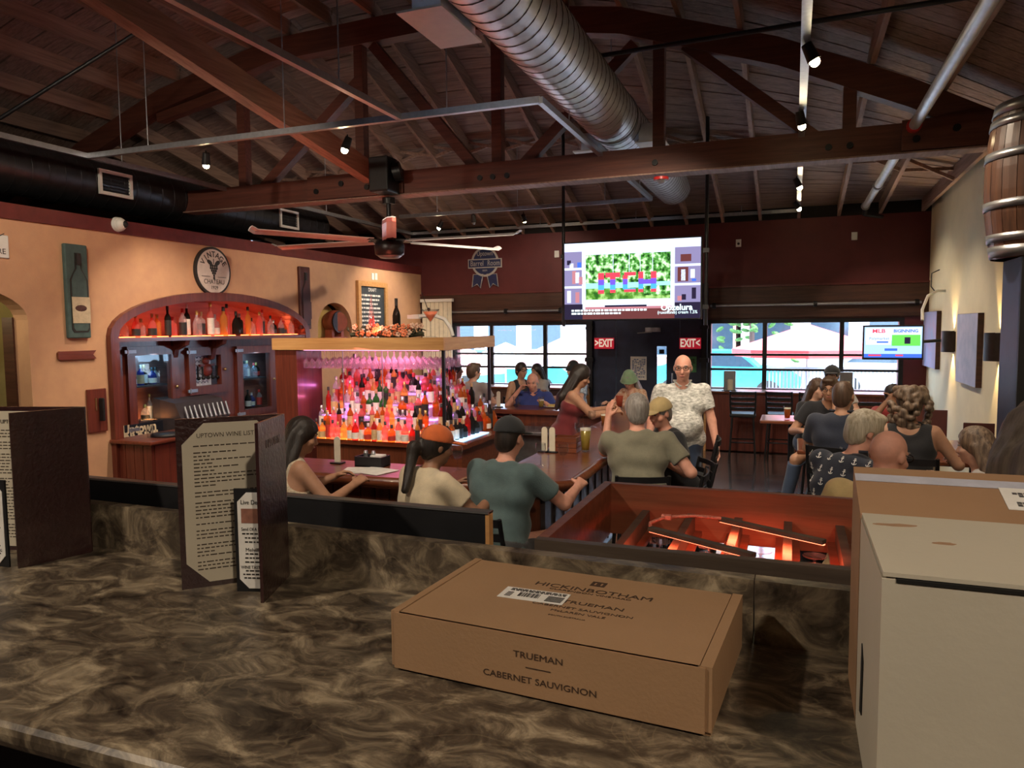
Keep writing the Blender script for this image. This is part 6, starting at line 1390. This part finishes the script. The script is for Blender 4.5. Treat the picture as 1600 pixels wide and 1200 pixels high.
for k in range(3):
    for s_ in (-1, 1): B().box((cx - .11, cy + s_ * .075 - .006, BZ + .005 + k * .045), (cx + .11, cy + s_ * .075 + .006, BZ + .043 + k * .045)).build('slat', 'bar_wood', t); B().box((cx + s_ * .11 - .006, cy - .08, BZ + .005 + k * .045), (cx + s_ * .11 + .006, cy + .08, BZ + .043 + k * .045)).build('slat', 'bar_wood', t)
B().box((cx - .1, cy - .07, BZ), (cx + .1, cy + .07, BZ + .01)).build('bottom', 'bar_wood', t)
for k, (px, py) in enumerate(((905, 690), (925, 668), (935, 650), (945, 690), (880, 730), (845, 728), (715, 735))):
    q = atZ(px, py, BZ); lathe_glass('wine_goblet', 'empty stemmed glass on the bar, ' + ('beside the wooden box', 'left of the tall beer', 'near the raised hand', 'right of the tall beer', 'in front of the wooden box', 'behind the teal sleeve', 'before the orange cap')[k], 'wine glass', min(q[0], BX - .1), q[1], BZ, GOB, grp='goblets')
q = atZ(838, 645, BZ); t = thing('dinner_plate', 'plate of food before the person in the blue polo', 'plate', (q[0], 9.5, BZ)); B().lathe([(0, .004), (.08, .004), (.13, .018), (.13, .022), (.08, .01), (0, .01)], 24, (q[0], 9.5, BZ)).build('plate', 'white_plastic', t)
mat('food', (.50, .38, .12), .7, 0, .3, 40); B().ell((q[0], 9.5, BZ + .02), (.07, .05, .025)).ell((q[0] + .04, 9.47, BZ + .02), (.04, .03, .02)).build('food', 'food', t)
q = atZ(790, 655, .9); t = thing('red_bin', 'red plastic bin behind the far bar rail', 'bin', (-3.3, 8.75, .75))
q = atY(775, 665, 8.7); B().rbox((q[0] - .14, 8.6, .7), (q[0] + .1, 8.85, 1.0), .02).build('bin_body', 'red_plastic', t); B().rbox((q[0] - .15, 8.59, .98), (q[0] + .11, 8.86, 1.0), .008).build('bin_rim', 'red_plastic', t)
t = thing('back_counter', 'low steel work counter inside the bar below the blue polo', 'work counter', (-3.1, 8.95, 0)); B().box((-3.45, 8.72, 0), (-2.15, 9.11, .82)).build('cabinet', 'steel_dull', t); B().rbox((-3.47, 8.56, .82), (-2.13, 9.115, .86), .006).build('top', 'steel_dull', t)
for k in range(12): lathe_glass('rocks_glass', 'upturned tumbler on the work counter inside the bar', 'glass', -3.05 + (k % 6) * .14, 8.68 + .13 * (k // 6), .86, [(.040, 0), (.042, .09), (.0, .092)], 'clear_glass', grp='upturned tumblers inside the bar')
q = [c for c in bpy.data.objects if c.get('label', '').startswith('bartender')][0]; m_ = mw(q); c = m_ @ Vector((.04, .60, 1.27)); t = thing('plastic_cup', 'reddish drink cup in the bartender\'s hands', 'cup', tuple(c)); B().lathe([(0, 0), (.03, 0), (.042, .12), (.040, .12), (0, .11)], 16, tuple(c)).build('cup', glass('cup_red', (.55, .14, .08), 1., .04, .5), t)
# ================================================================== FOREGROUND COUNTER
CT = 1.65
def laminate():
    m = bpy.data.materials.new('stone_laminate'); m.use_nodes = True; t = m.node_tree; p = t.nodes['Principled BSDF']; L = t.links.new
    tc = t.nodes.new('ShaderNodeTexCoord'); mp = t.nodes.new('ShaderNodeMapping'); mp.inputs['Rotation'].default_value = (.3, .2, .6); mp.inputs['Scale'].default_value = (1, 1.6, 1); L(tc.outputs['Object'], mp.inputs[0])
    n1 = t.nodes.new('ShaderNodeTexNoise'); n1.inputs['Scale'].default_value = 12; n1.inputs['Detail'].default_value = 9; n1.inputs['Roughness'].default_value = .68; n1.inputs['Distortion'].default_value = .9; L(mp.outputs[0], n1.inputs[0])
    cr = t.nodes.new('ShaderNodeValToRGB'); e = cr.color_ramp.elements; e[0].position = .34; e[0].color = (.022, .016, .012, 1); e[1].position = .68; e[1].color = (.42, .34, .23, 1); k = e.new(.48); k.color = (.095, .072, .050, 1); k = e.new(.57); k.color = (.21, .165, .11, 1); L(n1.outputs[0], cr.inputs[0])
    n2 = t.nodes.new('ShaderNodeTexNoise'); n2.inputs['Scale'].default_value = 5; n2.inputs['Detail'].default_value = 3; n2.inputs['Distortion'].default_value = 1.6; L(mp.outputs[0], n2.inputs[0])
    c2 = t.nodes.new('ShaderNodeValToRGB'); e2 = c2.color_ramp.elements; e2[0].position = .488; e2[0].color = (0, 0, 0, 1); e2[1].position = .512; e2[1].color = (0, 0, 0, 1); k = e2.new(.50); k.color = (.22, .22, .22, 1); L(n2.outputs[0], c2.inputs[0])
    mx = t.nodes.new('ShaderNodeMixRGB'); L(c2.outputs[0], mx.inputs[0]); L(cr.outputs[0], mx.inputs[1]); mx.inputs[2].default_value = (.36, .28, .17, 1); L(mx.outputs[0], p.inputs['Base Color']); p.inputs['Roughness'].default_value = .34
    bp = t.nodes.new('ShaderNodeBump'); bp.inputs['Strength'].default_value = .08; n3 = t.nodes.new('ShaderNodeTexNoise'); n3.inputs['Scale'].default_value = 90; L(mp.outputs[0], n3.inputs[0]); L(n3.outputs[0], bp.inputs['Height']); L(bp.outputs[0], p.inputs['Normal']); MATS['stone_laminate'] = m
laminate()
yb = lambda x: 1.235 - (x + 1.6) * .028
fc = thing('stone_counter', 'brown marbled laminate counter with a raised back ledge in the foreground', 'counter', (-.8, .9, .6))
B().rbox((-3.2, .62, CT - .04), (1.9, 1.26, CT), .015, 3).build('counter_top', 'stone_laminate', fc)
B().box((-3.2, .72, .6), (1.9, 1.24, CT - .04)).build('counter_body', 'black_paint', fc)
joints = [-3.2, -1.46, -.05, 1.9]
for x0, x1 in zip(joints[:-1], joints[1:]):
    vs = [(x0 + .001, yb(x0), CT), (x1 - .001, yb(x1), CT), (x1 - .001, yb(x1) + .028, CT), (x0 + .001, yb(x0) + .028, CT)]; zt = 1.752
    B().add(vs + [(v[0], v[1], zt) for v in vs], [(0, 3, 2, 1), (4, 5, 6, 7), (0, 1, 5, 4), (1, 2, 6, 5), (2, 3, 7, 6), (3, 0, 4, 7)]).build('back_ledge', 'stone_laminate', fc)
B().box((-3.2, 1.24, .6), (1.9, 1.36, CT)).build('ledge_wall', 'black_paint', fc)
# black guard panel on the ledge
xe = atY(767, 800, 1.32)[0]; t = thing('guard_panel', 'low black board standing along the back of the counter ledge', 'board', (-1.6, 1.32, 1.762))
B().box((-3.2, 1.31, CT), (xe - .008, 1.33, 1.79)).build('panel', 'black_paint', t); B().box((xe - .008, 1.31, CT), (xe, 1.33, 1.79)).build('raw_edge', 'pine', t); B().box((-3.2, 1.308, 1.787), (xe, 1.332, 1.791)).build('grey_top_edge', 'steel_dull', t)  # thin lighter grey strip along the top edge
# ------------------------------------------------------------------ hanging glass rack with LED strip
rx0, rx1, ry0, ry1, rzt = -.605, .40, 1.74, 2.49, 1.614
wood('rack_top', (.055, .038, .028), (.10, .072, .052), .5, 0, 4); wood('rack_led_lit', (.16, .045, .022), (.26, .085, .04), .45, 0, 4)  # redder inner boards carry the LED glow in their wood colour
rk = thing('stemware_rack', 'open wooden stemware rack beyond the counter lit orange-red by an LED strip', 'glass rack', ((rx0 + rx1) / 2, (ry0 + ry1) / 2, 1.44))
B().box((rx0, ry0, 1.47), (rx1, ry0 + .028, rzt)).build('front_board', 'rack_top', rk); B().box((rx0, ry1 - .028, 1.44), (rx1, ry1, rzt)).build('back_board', 'rack_led_lit', rk)
B().box((rx0, ry0 + .028, 1.44), (rx0 + .028, ry1 - .028, rzt)).build('side_board', 'rack_led_lit', rk); B().box((rx1 - .028, ry0 + .028, 1.44), (rx1, ry1 - .028, rzt)).build('side_board', 'rack_led_lit', rk)
sl = [rx0 + .15 + .15 * k for k in range(6)]
for k, x in enumerate(sl):
    o = B().box((x - .012, ry0 + .028, 1.475), (x + .012, ry1 - .028, 1.53)).build('rail_web', 'rack_top', rk)
    B().box((x - .035, ry0 + .028, 1.462), (x + .035, ry1 - .028, 1.475)).build('rail_flange', 'rack_led_lit', o)
for x in (rx0 + .06, rx1 - .06): B().box((x - .02, 1.36, 1.47), (x + .02, ry0 + .01, 1.51)).build('support_arm', 'black_metal', rk)
glow('led_red', (1, .13, .06), 6)
for k, (pa, pb, z) in enumerate((((1016, 826), (1178, 868), 1.575), ((1126, 811), (1288, 847), 1.575))):
    a, c = atZ(*pa, z), atZ(*pb, z); t = thing('led_bar', 'slim LED bar glowing orange-red on the rack, ' + ('nearer one', 'farther one')[k], 'light bar', tuple(a), 0, 'LED bars on the rack')
    B().bar(a, c, .022, .012).build('channel', 'rack_top', t); B().bar(a - np.array((0, 0, .0075)), c - np.array((0, 0, .0075)), .010, .003).build('led_strip', 'led_red', t)
    m_ = (a + c) / 2; l = light('AREA', tuple(m_ - np.array((0, 0, .015))), 2.6, (1, .14, .06), (m_[0], m_[1], 0), .02, sy=float(np.linalg.norm(c - a)))
    d_ = c - a; l.rotation_euler = (0, 0, math.atan2(d_[1], d_[0]) - PI / 2)
a, c = atZ(1016, 822, 1.58), atZ(1126, 810, 1.58); t = thing('braided_cable', 'braided pink cord linking the two LED bars', 'cable', tuple(a)); mat('cord_pink', (.65, .22, .16), .6, 0, .3, 120)
m_ = atZ(1040, 808, 1.59); B().tube([a, a + np.array((-.004, .02, .004)), m_, (m_ + c) / 2 + np.array((0, .004, .005)), c], .005, 6).build('cord', 'cord_pink', t); B().rbox(m_ - np.array((.012, .008, .007)), m_ + np.array((.018, .008, .008)), .003).build('clip', 'cord_pink', t)
rgk = random.Random(1)
ROWS = [(k, j) for k in range(5) for j in range(2)]
for k, j in ROWS:
    x = (sl[k] + sl[k + 1]) / 2; dup(wg, (x, ry0 + .45 + j * .10, 1.478), 0, 'upturned wine glass in the LED-lit rack, %s row, slot %s from left' % (('near', 'far')[j], ('first', 'second', 'third', 'fourth', 'fifth')[k]), 'wine glasses in the near rack')
# ------------------------------------------------------------------ wine list menus
mat('leatherette', (.035, .010, .011), .34, 0, .15, 40, .30, 120, coat=1., spec=.8); mat('page_paper', (.62, .56, .44), .6, 0, .04, 8); mat('print_ink', (.07, .05, .035), .7); mat('photo_brown', (.30, .13, .09), .6, 0, .4, 25)
def panel(b, p, q, z0, z1, th):
    p, q = Vector((*p, 0)), Vector((*q, 0)); u = (q - p).normalized(); n = Vector((u.y, -u.x, 0)); return p, u, n, (q - p).length
def oct_(w, h_, c, m=.0): return [(m + c, m), (w - m - c, m), (w - m, m + c), (w - m, h_ - m - c), (w - m - c, h_ - m), (m + c, h_ - m), (m, h_ - m - c), (m, m + c)]
def wine_menu(lab, L_, Sp, N_, h_, title):
    """open cover: page L_->Sp facing the room side of the camera, cover Sp->N_"""
    t = thing('wine_list_menu', lab, 'menu', (*Sp, CT), 0, 'wine lists on the counter'); b = B()
    p, u, n, w = panel(b, L_, Sp, CT, CT + h_, .006); c_ = p + u * w / 2 + n * -.003 + Vector((0, 0, CT + h_ / 2))
    def slab(p, u, n, w, d0, d1, zz0, zz1): return B().add([p + u * a + n * d + Vector((0, 0, z)) for z in (zz0, zz1) for a, d in ((0, d0), (w, d0), (w, d1), (0, d1))], [(0, 3, 2, 1), (4, 5, 6, 7), (0, 1, 5, 4), (1, 2, 6, 5), (2, 3, 7, 6), (3, 0, 4, 7)])
    bd = slab(p, u, n, w, -.006, 0, CT, CT + h_).build('page_board', 'leatherette', t)
    pg = B().poly([oct_(w, h_, .04, .010)], (p + n * .001 + Vector((0, 0, CT)), u, (0, 0, 1)), .0012).build('page', 'page_paper', bd)
    B().text(title, .0122, (p + n * .0022 + u * w * .45 + Vector((0, 0, CT + h_ - .034)), u, (0, 0, 1)), .0003, sx=.92).build('title', 'print_ink', pg)
    rg = random.Random(len(lab)); bb = B(); z = CT + h_ - .055
    while z > CT + .03:
        x = .03; end = w * rg.uniform(.45, .88) if rg.random() < .8 else w * .3
        while x < end:
            ww = rg.uniform(.004, .013); o_ = p + n * .0019 + u * x + Vector((0, 0, z)); bb.add([o_, o_ + u * ww, o_ + u * ww + Vector((0, 0, .0024)), o_ + Vector((0, 0, .0024))], [(0, 1, 2, 3)]); x += ww + .0025
        z -= .0072 if rg.random() < .87 else .013
    bb.build('printed_lines', 'print_ink', pg)['kind'] = 'stuff'
    p2, u2, n2, w2 = panel(b, N_, Sp, CT, CT + h_, .006)
    cvb = slab(p2, u2, n2, w2, -.003, .003, CT, CT + h_); lean_ = 0.; cvb.v = [tuple(Vector(q_) - n2 * (q_[2] - CT) * lean_) for q_ in cvb.v]; cv = cvb.build('cover', 'leatherette', t)
    B().text('UPTOWN', .022, (p2 + n2 * (.0034 - (h_ - .045) * lean_) + u2 * w2 * .5 + Vector((0, 0, CT + h_ - .045)), u2, (Vector((0, 0, 1)) - n2 * lean_).normalized()), .0004, shear=.2, sx=.8).build('embossing', 'leatherette', cv)
    return t
wine_menu('open wine list with its printed page facing the camera, right one on the counter', (-1.096, 1.076), (-.955, 1.215), (-.903, 1.073), .332, 'UPTOWN WINE LIST')
wine_menu('open wine list with its glossy dark cover toward the camera, at the left edge', (-1.75, 1.13), (-1.485, 1.20), (-1.53, 1.062), .332, 'UPTOWN WINE LIST')
def deal_card(lab, a, c, h_):
    t = thing('deals_card', lab, 'menu card', (*a, CT), 0, 'deal cards on the counter'); p, u, n, w = panel(None, a, c, 0, 0, 0); f_ = lambda x, z, d: (p + n * d + u * x + Vector((0, 0, CT + z)), u, (0, 0, 1))
    bd = B().poly([rect(0, 0, w, h_)], f_(0, 0, 0), .004).build('backing', 'black_paint', t); pg = B().poly([oct_(w, h_, .018, .007)], f_(0, 0, .003), .0012).build('card_face', 'poster_white', bd)
    B().text('Live Deals', .0125, f_(w / 2, h_ - .026, .0038), .0003, sx=.85).text('Send Of A Live', .009, f_(w / 2, h_ - .078, .0038), .0003, sx=.8).text('Melville', .010, f_(w / 2, h_ - .118, .0038), .0003).text('WINE TASTING', .0085, f_(w / 2, h_ - .152, .0038), .0003, sx=.85).build('lettering', 'ink', pg)['kind'] = 'stuff'
    B().poly([rect(w * .2, h_ - .066, w * .8, h_ - .038)], f_(0, 0, .0038), .0006).build('photo', 'photo_brown', pg); rg = random.Random(3); bb = B()
    for z in (.088, .096, .104, .127, .135, .143, .160, .167, .174):
        x = w * rg.uniform(.18, .3); e = w - x
        while x < e: ww = rg.uniform(.003, .009); bb.poly([rect(x, h_ - z, min(x + ww, e), h_ - z + .0028)], f_(0, 0, .0037), .0004); x += ww + .002
    bb.build('printed_lines', 'ink', pg)['kind'] = 'stuff'
deal_card('narrow Live Deals card leaning in the right wine list', (-.990, 1.108), (-.922, 1.128), .200)
deal_card('narrow Live Deals card at the left edge before the dark cover', (-1.635, 1.055), (-1.555, 1.062), .188)
# ------------------------------------------------------------------ wine carton
mat('kraft', (.36, .215, .115), .65, 0, .05, 6, .08, 200); mat('kraft_dark', (.30, .17, .085), .7, 0, .06, 6); mat('carton_ink', (.055, .03, .018), .7); mat('kraft_box', (.34, .20, .11), .7, 0, .07, 5, .06, 150); mat('white_board', (.57, .52, .42), .6, 0, .04, 4, .04, 120); mat('tape', (.55, .56, .66), .15, 0, .1, 30, coat=.8); mat('torn_kraft', (.36, .22, .13), .8, 0, .2, 30); mat('gap_shade_black', (.006, .005, .004), .9)
A = Vector((-.545, .925, CT)); Bq = Vector((-.084, .893, CT)); u = (Bq - A).normalized(); v = Vector((-u.y, u.x, 0)); wbox = (Bq - A).length; dbox = .265; hb = .087
cx = thing('wine_carton', 'flat brown cardboard wine carton with a shipping label lying on the counter', 'carton', tuple(A))
bx = lambda a, b_, z: A + u * a + v * b_ + Vector((0, 0, z))
def obox(a0, b0, z0, a1, b1, z1): return B().add([bx(a, b_, z) for z in (z0, z1) for a, b_ in ((a0, b0), (a1, b0), (a1, b1), (a0, b1))], [(0, 3, 2, 1), (4, 5, 6, 7), (0, 1, 5, 4), (1, 2, 6, 5), (2, 3, 7, 6), (3, 0, 4, 7)])
obox(.002, .002, 0, wbox - .002, dbox, hb - .004).build('carton_body', 'kraft', cx)
obox(.014, -.002, hb - .004, wbox - .016, dbox, hb).build('lid', 'kraft', cx); obox(.006, -.004, .004, wbox - .008, .002, hb).build('front_panel', 'kraft', cx)
for a0, a1 in ((0, .0125), (wbox - .0145, wbox)): obox(a0, -.001, .006, a1, dbox + .002, hb + .001).build('end_flap', 'kraft', cx)
TT = lambda a, b_: (bx(a, b_, hb + .0004), u, v); TF = lambda a, z: (bx(a, -.0045, z), u, (0, 0, 1))
lid = [c for c in cx.children if c.name.startswith('lid')][0]; fp = [c for c in cx.children if c.name.startswith('front_panel')][0]
mx_ = wbox * .53
B().poly([rect(-.012, -.010, .012, .010), rect(-.007, -.006, -.0035, .006), rect(.0035, -.006, .007, .006)], TT(mx_ + .0, .225), .0005).build('logo_block', 'carton_ink', lid)
for body, sz, b_, sx, da in (('HICKINBOTHAM', .021, .192, 1.22, 0), ('CLARENDON VINEYARD', .008, .178, 1.5, 0), ('TRUEMAN', .0155, .135, 1.35, .02), ('CABERNET SAUVIGNON', .0105, .112, 1.35, .01), ('McLAREN VALE', .0095, .096, 1.3, .01), ('SOUTH AUSTRALIA', .005, .078, 1.3, .0)):
    B().text(body, sz, TT(mx_ + da, b_), .0002, sx=sx).build('lettering', 'carton_ink', lid)
for body, sz, z, sx in (('TRUEMAN', .0125, .060, 1.25), ('CABERNET SAUVIGNON', .0125, .026, 1.2)): B().text(body, sz, TF(mx_ - .01, z), .0002, sx=sx).build('lettering', 'carton_ink', fp)
B().poly([rect(-.018, -.0006, .018, .0006)], TF(mx_ - .01, .044), .0004).build('rule', 'carton_ink', fp)
sl_ = B().poly([rect(0, 0, .105, .046)], (bx(wbox * .255, .112, hb + .0008), (u * .997 + v * .05).normalized(), (v * .997 - u * .05).normalized()), .0006).build('shipping_label', 'poster_white', lid); bb = B(); rg = random.Random(6)
lf = lambda x, y_: (bx(wbox * .255 + x, .112 + y_ + .05 * x, hb + .0013), (u * .997 + v * .05).normalized(), (v * .997 - u * .05).normalized()); x = .028
while x < .062: w_ = rg.choice((.0008, .0014, .0022)); bb.poly([rect(0, 0, w_, .017)], lf(x, .012), .0004); x += w_ + rg.choice((.0008, .0016))
for k in range(5): bb.poly([rect(0, 0, .026, .0028)], lf(.074, .006 + k * .0046), .0004)
for k in range(3):
    x = .008
    while x < .095: w_ = rg.uniform(.003, .010); bb.poly([rect(0, 0, w_, .0022)], lf(x, .040 - k * .0036), .0004); x += w_ + .0018
for k in range(4): bb.poly([rect(0, 0, .010, .0025)], lf(.008, .008 + k * .005), .0004)
bb.build('label_print', 'ink', sl_)['kind'] = 'stuff'
# ------------------------------------------------------------------ boxes at the right
t = thing('white_box', 'cream white cardboard box standing in the right foreground', 'box', (.26, .87, CT)); wx, wy0, wy1, wz = .082, .757, .99, 1.918
B().box((wx, wy0, CT), (wx + .40, wy1, wz - .006)).build('box_body', 'white_board', t)
B().box((wx + .001, wy0 + .001, wz - .004), (wx + .40, wy1 + .003, wz), Matrix.Rotation(R(0), 3, 'Y')).build('top_flap', 'white_board', t)
B().box((wx + .012, wy0 - .001, wz - .0085), (wx + .4, wy0 + .004, wz - .005)).build('flap_gap_shade', 'gap_shade_black', t)  # black strip painted in for the shade of the open flap gap
tp_ = [c for c in t.children if c.name.startswith('top_flap')][0]
for (px, py, L_, w_, sd) in ((1402, 821, .05, .006, 1), (1478, 850, .022, .005, 2)):
    q = atZ(px, py, wz); rg = random.Random(sd); n = 14; pts = [(L_ * (.5 * math.cos(2 * PI * i / n)) * rg.uniform(.85, 1.1), w_ * math.sin(2 * PI * i / n) * rg.uniform(.7, 1.3)) for i in range(n)]
    B().poly([pts], ((q[0] - .002, q[1], wz + .0003), (1, .1, 0), (-.1, 1, 0)), .0005).build('torn_patch', 'torn_kraft', tp_)
B().poly([[(-.012, -.05), (.010, -.045), (.014, .02), (-.004, .035)]], ((wx - .0008, wy1 - .07, 1.745), (0, -1, 0), (0, 0, 1)), .001).build('hand_hole_shade', 'gap_shade_black', t)  # black patch on the side, its colour gives the shade inside the hole
t = thing('brown_box', 'taped brown cardboard box behind the white box', 'box', (.3, 1.06, CT)); by0, by1, bz = 1.0, 1.125, 1.952
B().box((wx, by0, CT), (wx + .60, by1, 1.915)).build('box_body', 'kraft_box', t)
B().add([(wx, by0, 1.915), (wx + .6, by0, 1.915), (wx + .6, by1, bz), (wx, by1, bz), (wx, by1, 1.915), (wx + .6, by1, 1.915)], [(0, 1, 2, 3), (0, 3, 4), (1, 5, 2), (3, 2, 5, 4), (0, 4, 5, 1)]).build('raised_flap', 'kraft_box', t)
ff = [c for c in t.children if c.name.startswith('raised_flap')][0]; sv = Vector((0, by1 - by0, bz - 1.915)).normalized(); fo = lambda x, s_: (Vector((wx + x, by0, 1.915)) + sv * s_ + Vector((0, -.0003, .0008)), (1, 0, 0), sv)
B().poly([rect(.0, .088, .6, .108)], fo(0, 0), .0006).build('packing_tape', 'tape', ff)
sl2 = B().poly([rect(0, 0, .14, .055)], fo(.165, .035), .0008).build('shipping_label', 'poster_white', ff); bb = B(); rg = random.Random(5)
for k in range(6): bb.poly([rect(.045, .006 + k * .007, .13, .009 + k * .007)], fo(.165, .035), .0016)
for i in range(5):
    for j in range(6):
        if rg.random() < .5: bb.poly([rect(.006 + i * .006, .008 + j * .006, .011 + i * .006, .013 + j * .006)], fo(.165, .035), .0016)
bb.build('label_print', 'steel_dull', sl2)['kind'] = 'stuff'
# ================================================================== OUTSIDE
mat('pavement', (.62, .60, .56), .8, 0, .1, 2); mat('asphalt', (.16, .16, .17), .8, 0, .2, 3); mat('facade_brick', (.50, .28, .20), .8, 0, .15, 4); mat('facade_pale', (.60, .56, .62), .8, 0, .1, 3); mat('canvas_red', (.62, .05, .05), .7, 0, .1, 5); mat('canvas_pink', (.75, .40, .38), .7, 0, .1, 5); mat('canvas_white', (.80, .76, .70), .7); mat('car_teal', (.05, .42, .45), .25, .3, .05, 5, coat=.8); mat('car_white', (.70, .72, .74), .25, .2, .05, 5, coat=.8); mat('tyre', (.02, .02, .02), .8); mat('fence_grey', (.22, .24, .28), .6); mat('dark_glass', (.03, .05, .07), .1); mat('foliage', (.06, .16, .03), .7, 0, .4, 12)
struct('ground', B().box((-30, YF + .16, -.15), (25, 60, -.02)), 'pavement'); struct('street', B().box((-30, 20.5, -.03), (25, 27, -.012)), 'asphalt')
def umbrella(lab, x, y, z, r, m):
    t = thing('patio_umbrella', lab, 'umbrella', (x, y, 0), 0, 'patio umbrellas outside'); n = 8; ring = [(x + r * math.cos(2 * PI * k / n), y + r * math.sin(2 * PI * k / n), z - .55 + (0 if k % 1 else 0)) for k in range(n)]
    B().add([(x, y, z)] + ring + [(p[0], p[1], p[2] - .16) for p in ring], [(0, 1 + k, 1 + (k + 1) % n) for k in range(n)] + [(1 + k, 9 + k, 9 + (k + 1) % n, 1 + (k + 1) % n) for k in range(n)]).build('canopy', m, t)
    B().cyl((x, y, 0), (x, y, z - .02), .03, n=8).build('pole', 'grey_steel', t); B().cyl((x, y, -.02), (x, y, .08), .28, n=16).build('base', 'tyre', t)
def og(px, py, Y): q = atY(px, py, Y); return q
q = og(890, 538, 17.2); umbrella('red patio umbrella outside the left windows, rightmost pane', q[0], 17.2, q[2] + .25, 1.25, 'canvas_pink')
q = og(790, 543, 20.2); umbrella('white patio umbrella outside the left windows, middle pane', q[0], 20.2, q[2] + .15, 1.4, 'canvas_white')
q = og(720, 548, 17.0); umbrella('pale patio umbrella outside the leftmost window pane', q[0], 17.0, q[2] + .15, 1.2, 'canvas_pink')
q = og(1262, 520, 17.6); umbrella('red patio umbrella outside the right windows', q[0], 17.6, q[2] + .2, 1.6, 'canvas_red')
q = og(1440, 520, 21.0); umbrella('red patio umbrella beyond the small screen', q[0], 21.0, q[2] + .2, 1.6, 'canvas_red')
def car(lab, x, y, m, s_=1.):
    t = thing('parked_car', lab, 'car', (x, y, 0), 0, 'parked cars outside'); pr = [(-2.1, .35), (2.1, .35), (2.15, .75), (1.9, .92), (1.05, 1.0), (.55, 1.45), (-.9, 1.48), (-1.5, 1.05), (-2.1, .95), (-2.18, .7)]
    B().poly([pr], ((x, y, 0), (s_, 0, 0), (0, 0, 1)), 1.6).build('body', m, t); B().poly([[(-1.35, 1.05), (.95, 1.02), (.5, 1.39), (-.85, 1.42)]], ((x, y, 0), (s_, 0, 0), (0, 0, 1)), 1.63).build('side_glass', 'dark_glass', t)
    for dx_ in (-1.3, 1.3):
        for dy_ in (-.82, .62): B().cyl((x + dx_, y + dy_, .33), (x + dx_, y + dy_ + .2, .33), .33, n=18).build('wheel', 'tyre', t)
q = og(1150, 570, 22.0); car('teal parked car outside the right windows', q[0] - .4, 22.0, 'car_teal')
q = og(800, 575, 22.0); car('teal parked car outside the left windows', q[0], 22.0, 'car_teal'); q = og(1380, 575, 24.6); car('white parked car outside behind the small screen', q[0] + .3, 24.6, 'car_white')
for k, (x, w, m, h_, lab) in enumerate(((-17, 9, 'facade_pale', 7, 'pale building across the street at far left'), (-8, 6, 'facade_brick', 7.5, 'brick building across the street behind the left windows'), (-1.9, 6.5, 'facade_pale', 6.5, 'grey building across the street behind the entrance'), (4.7, 8, 'facade_brick', 7, 'brick building across the street behind the right windows'))):
    t = thing('street_building', lab, 'building', (x + w / 2, 31, 0), 0, 'buildings across the street'); B().box((x, 30, 0), (x + w - .1, 36, h_)).build('facade', m, t); B().box((x - .05, 29.85, h_), (x + w - .05, 36, h_ + .3)).build('cornice', 'canvas_white', t)
    for i in range(int(w / 2)):
        for j in range(2): o = B().box((x + .5 + i * 2, 29.97, 1.0 + j * 3), (x + 1.8 + i * 2, 30.0, 2.9 + j * 3)).build('window', 'dark_glass', t); B().box((x + .45 + i * 2, 29.93, .92 + j * 3), (x + 1.85 + i * 2, 30.0, 1.0 + j * 3)).build('sill', 'canvas_white', o)
t = thing('patio_fence', 'low grey slatted patio fence outside the right windows', 'fence', (0, 16.2, 0)); f0, f1 = atY(1195, 600, 16.2)[0], atY(1430, 600, 16.2)[0]; n = 40
for k in range(n): x = f0 + (f1 - f0) * k / n; B().box((x, 16.19, .1), (x + .035, 16.21, 1.25)).build('slat', 'fence_grey', t)
B().box((f0, 16.17, 1.25), (f1, 16.23, 1.3)).build('rail', 'fence_grey', t); B().box((f0, 16.17, .06), (f1, 16.23, .1)).build('rail', 'fence_grey', t)
q = og(1175, 515, 27.6); t = thing('street_tree', 'small leafy tree by the street outside the right windows', 'tree', (q[0], 27.6, 0)); B().cyl((q[0], 27.6, 0), (q[0], 27.6, 2.6), .12, .08).build('trunk', 'header_wood', t); rg = random.Random(2); b = B()
for k in range(260): b.ell((q[0] + rg.gauss(0, .9), 27.6 + rg.gauss(0, .6), 3.3 + rg.gauss(0, .7)), (.16, .14, .07), 6, 4, Matrix.Rotation(rg.uniform(-.8, .8), 3, 'Y'))
b.build('crown', 'foliage', t)
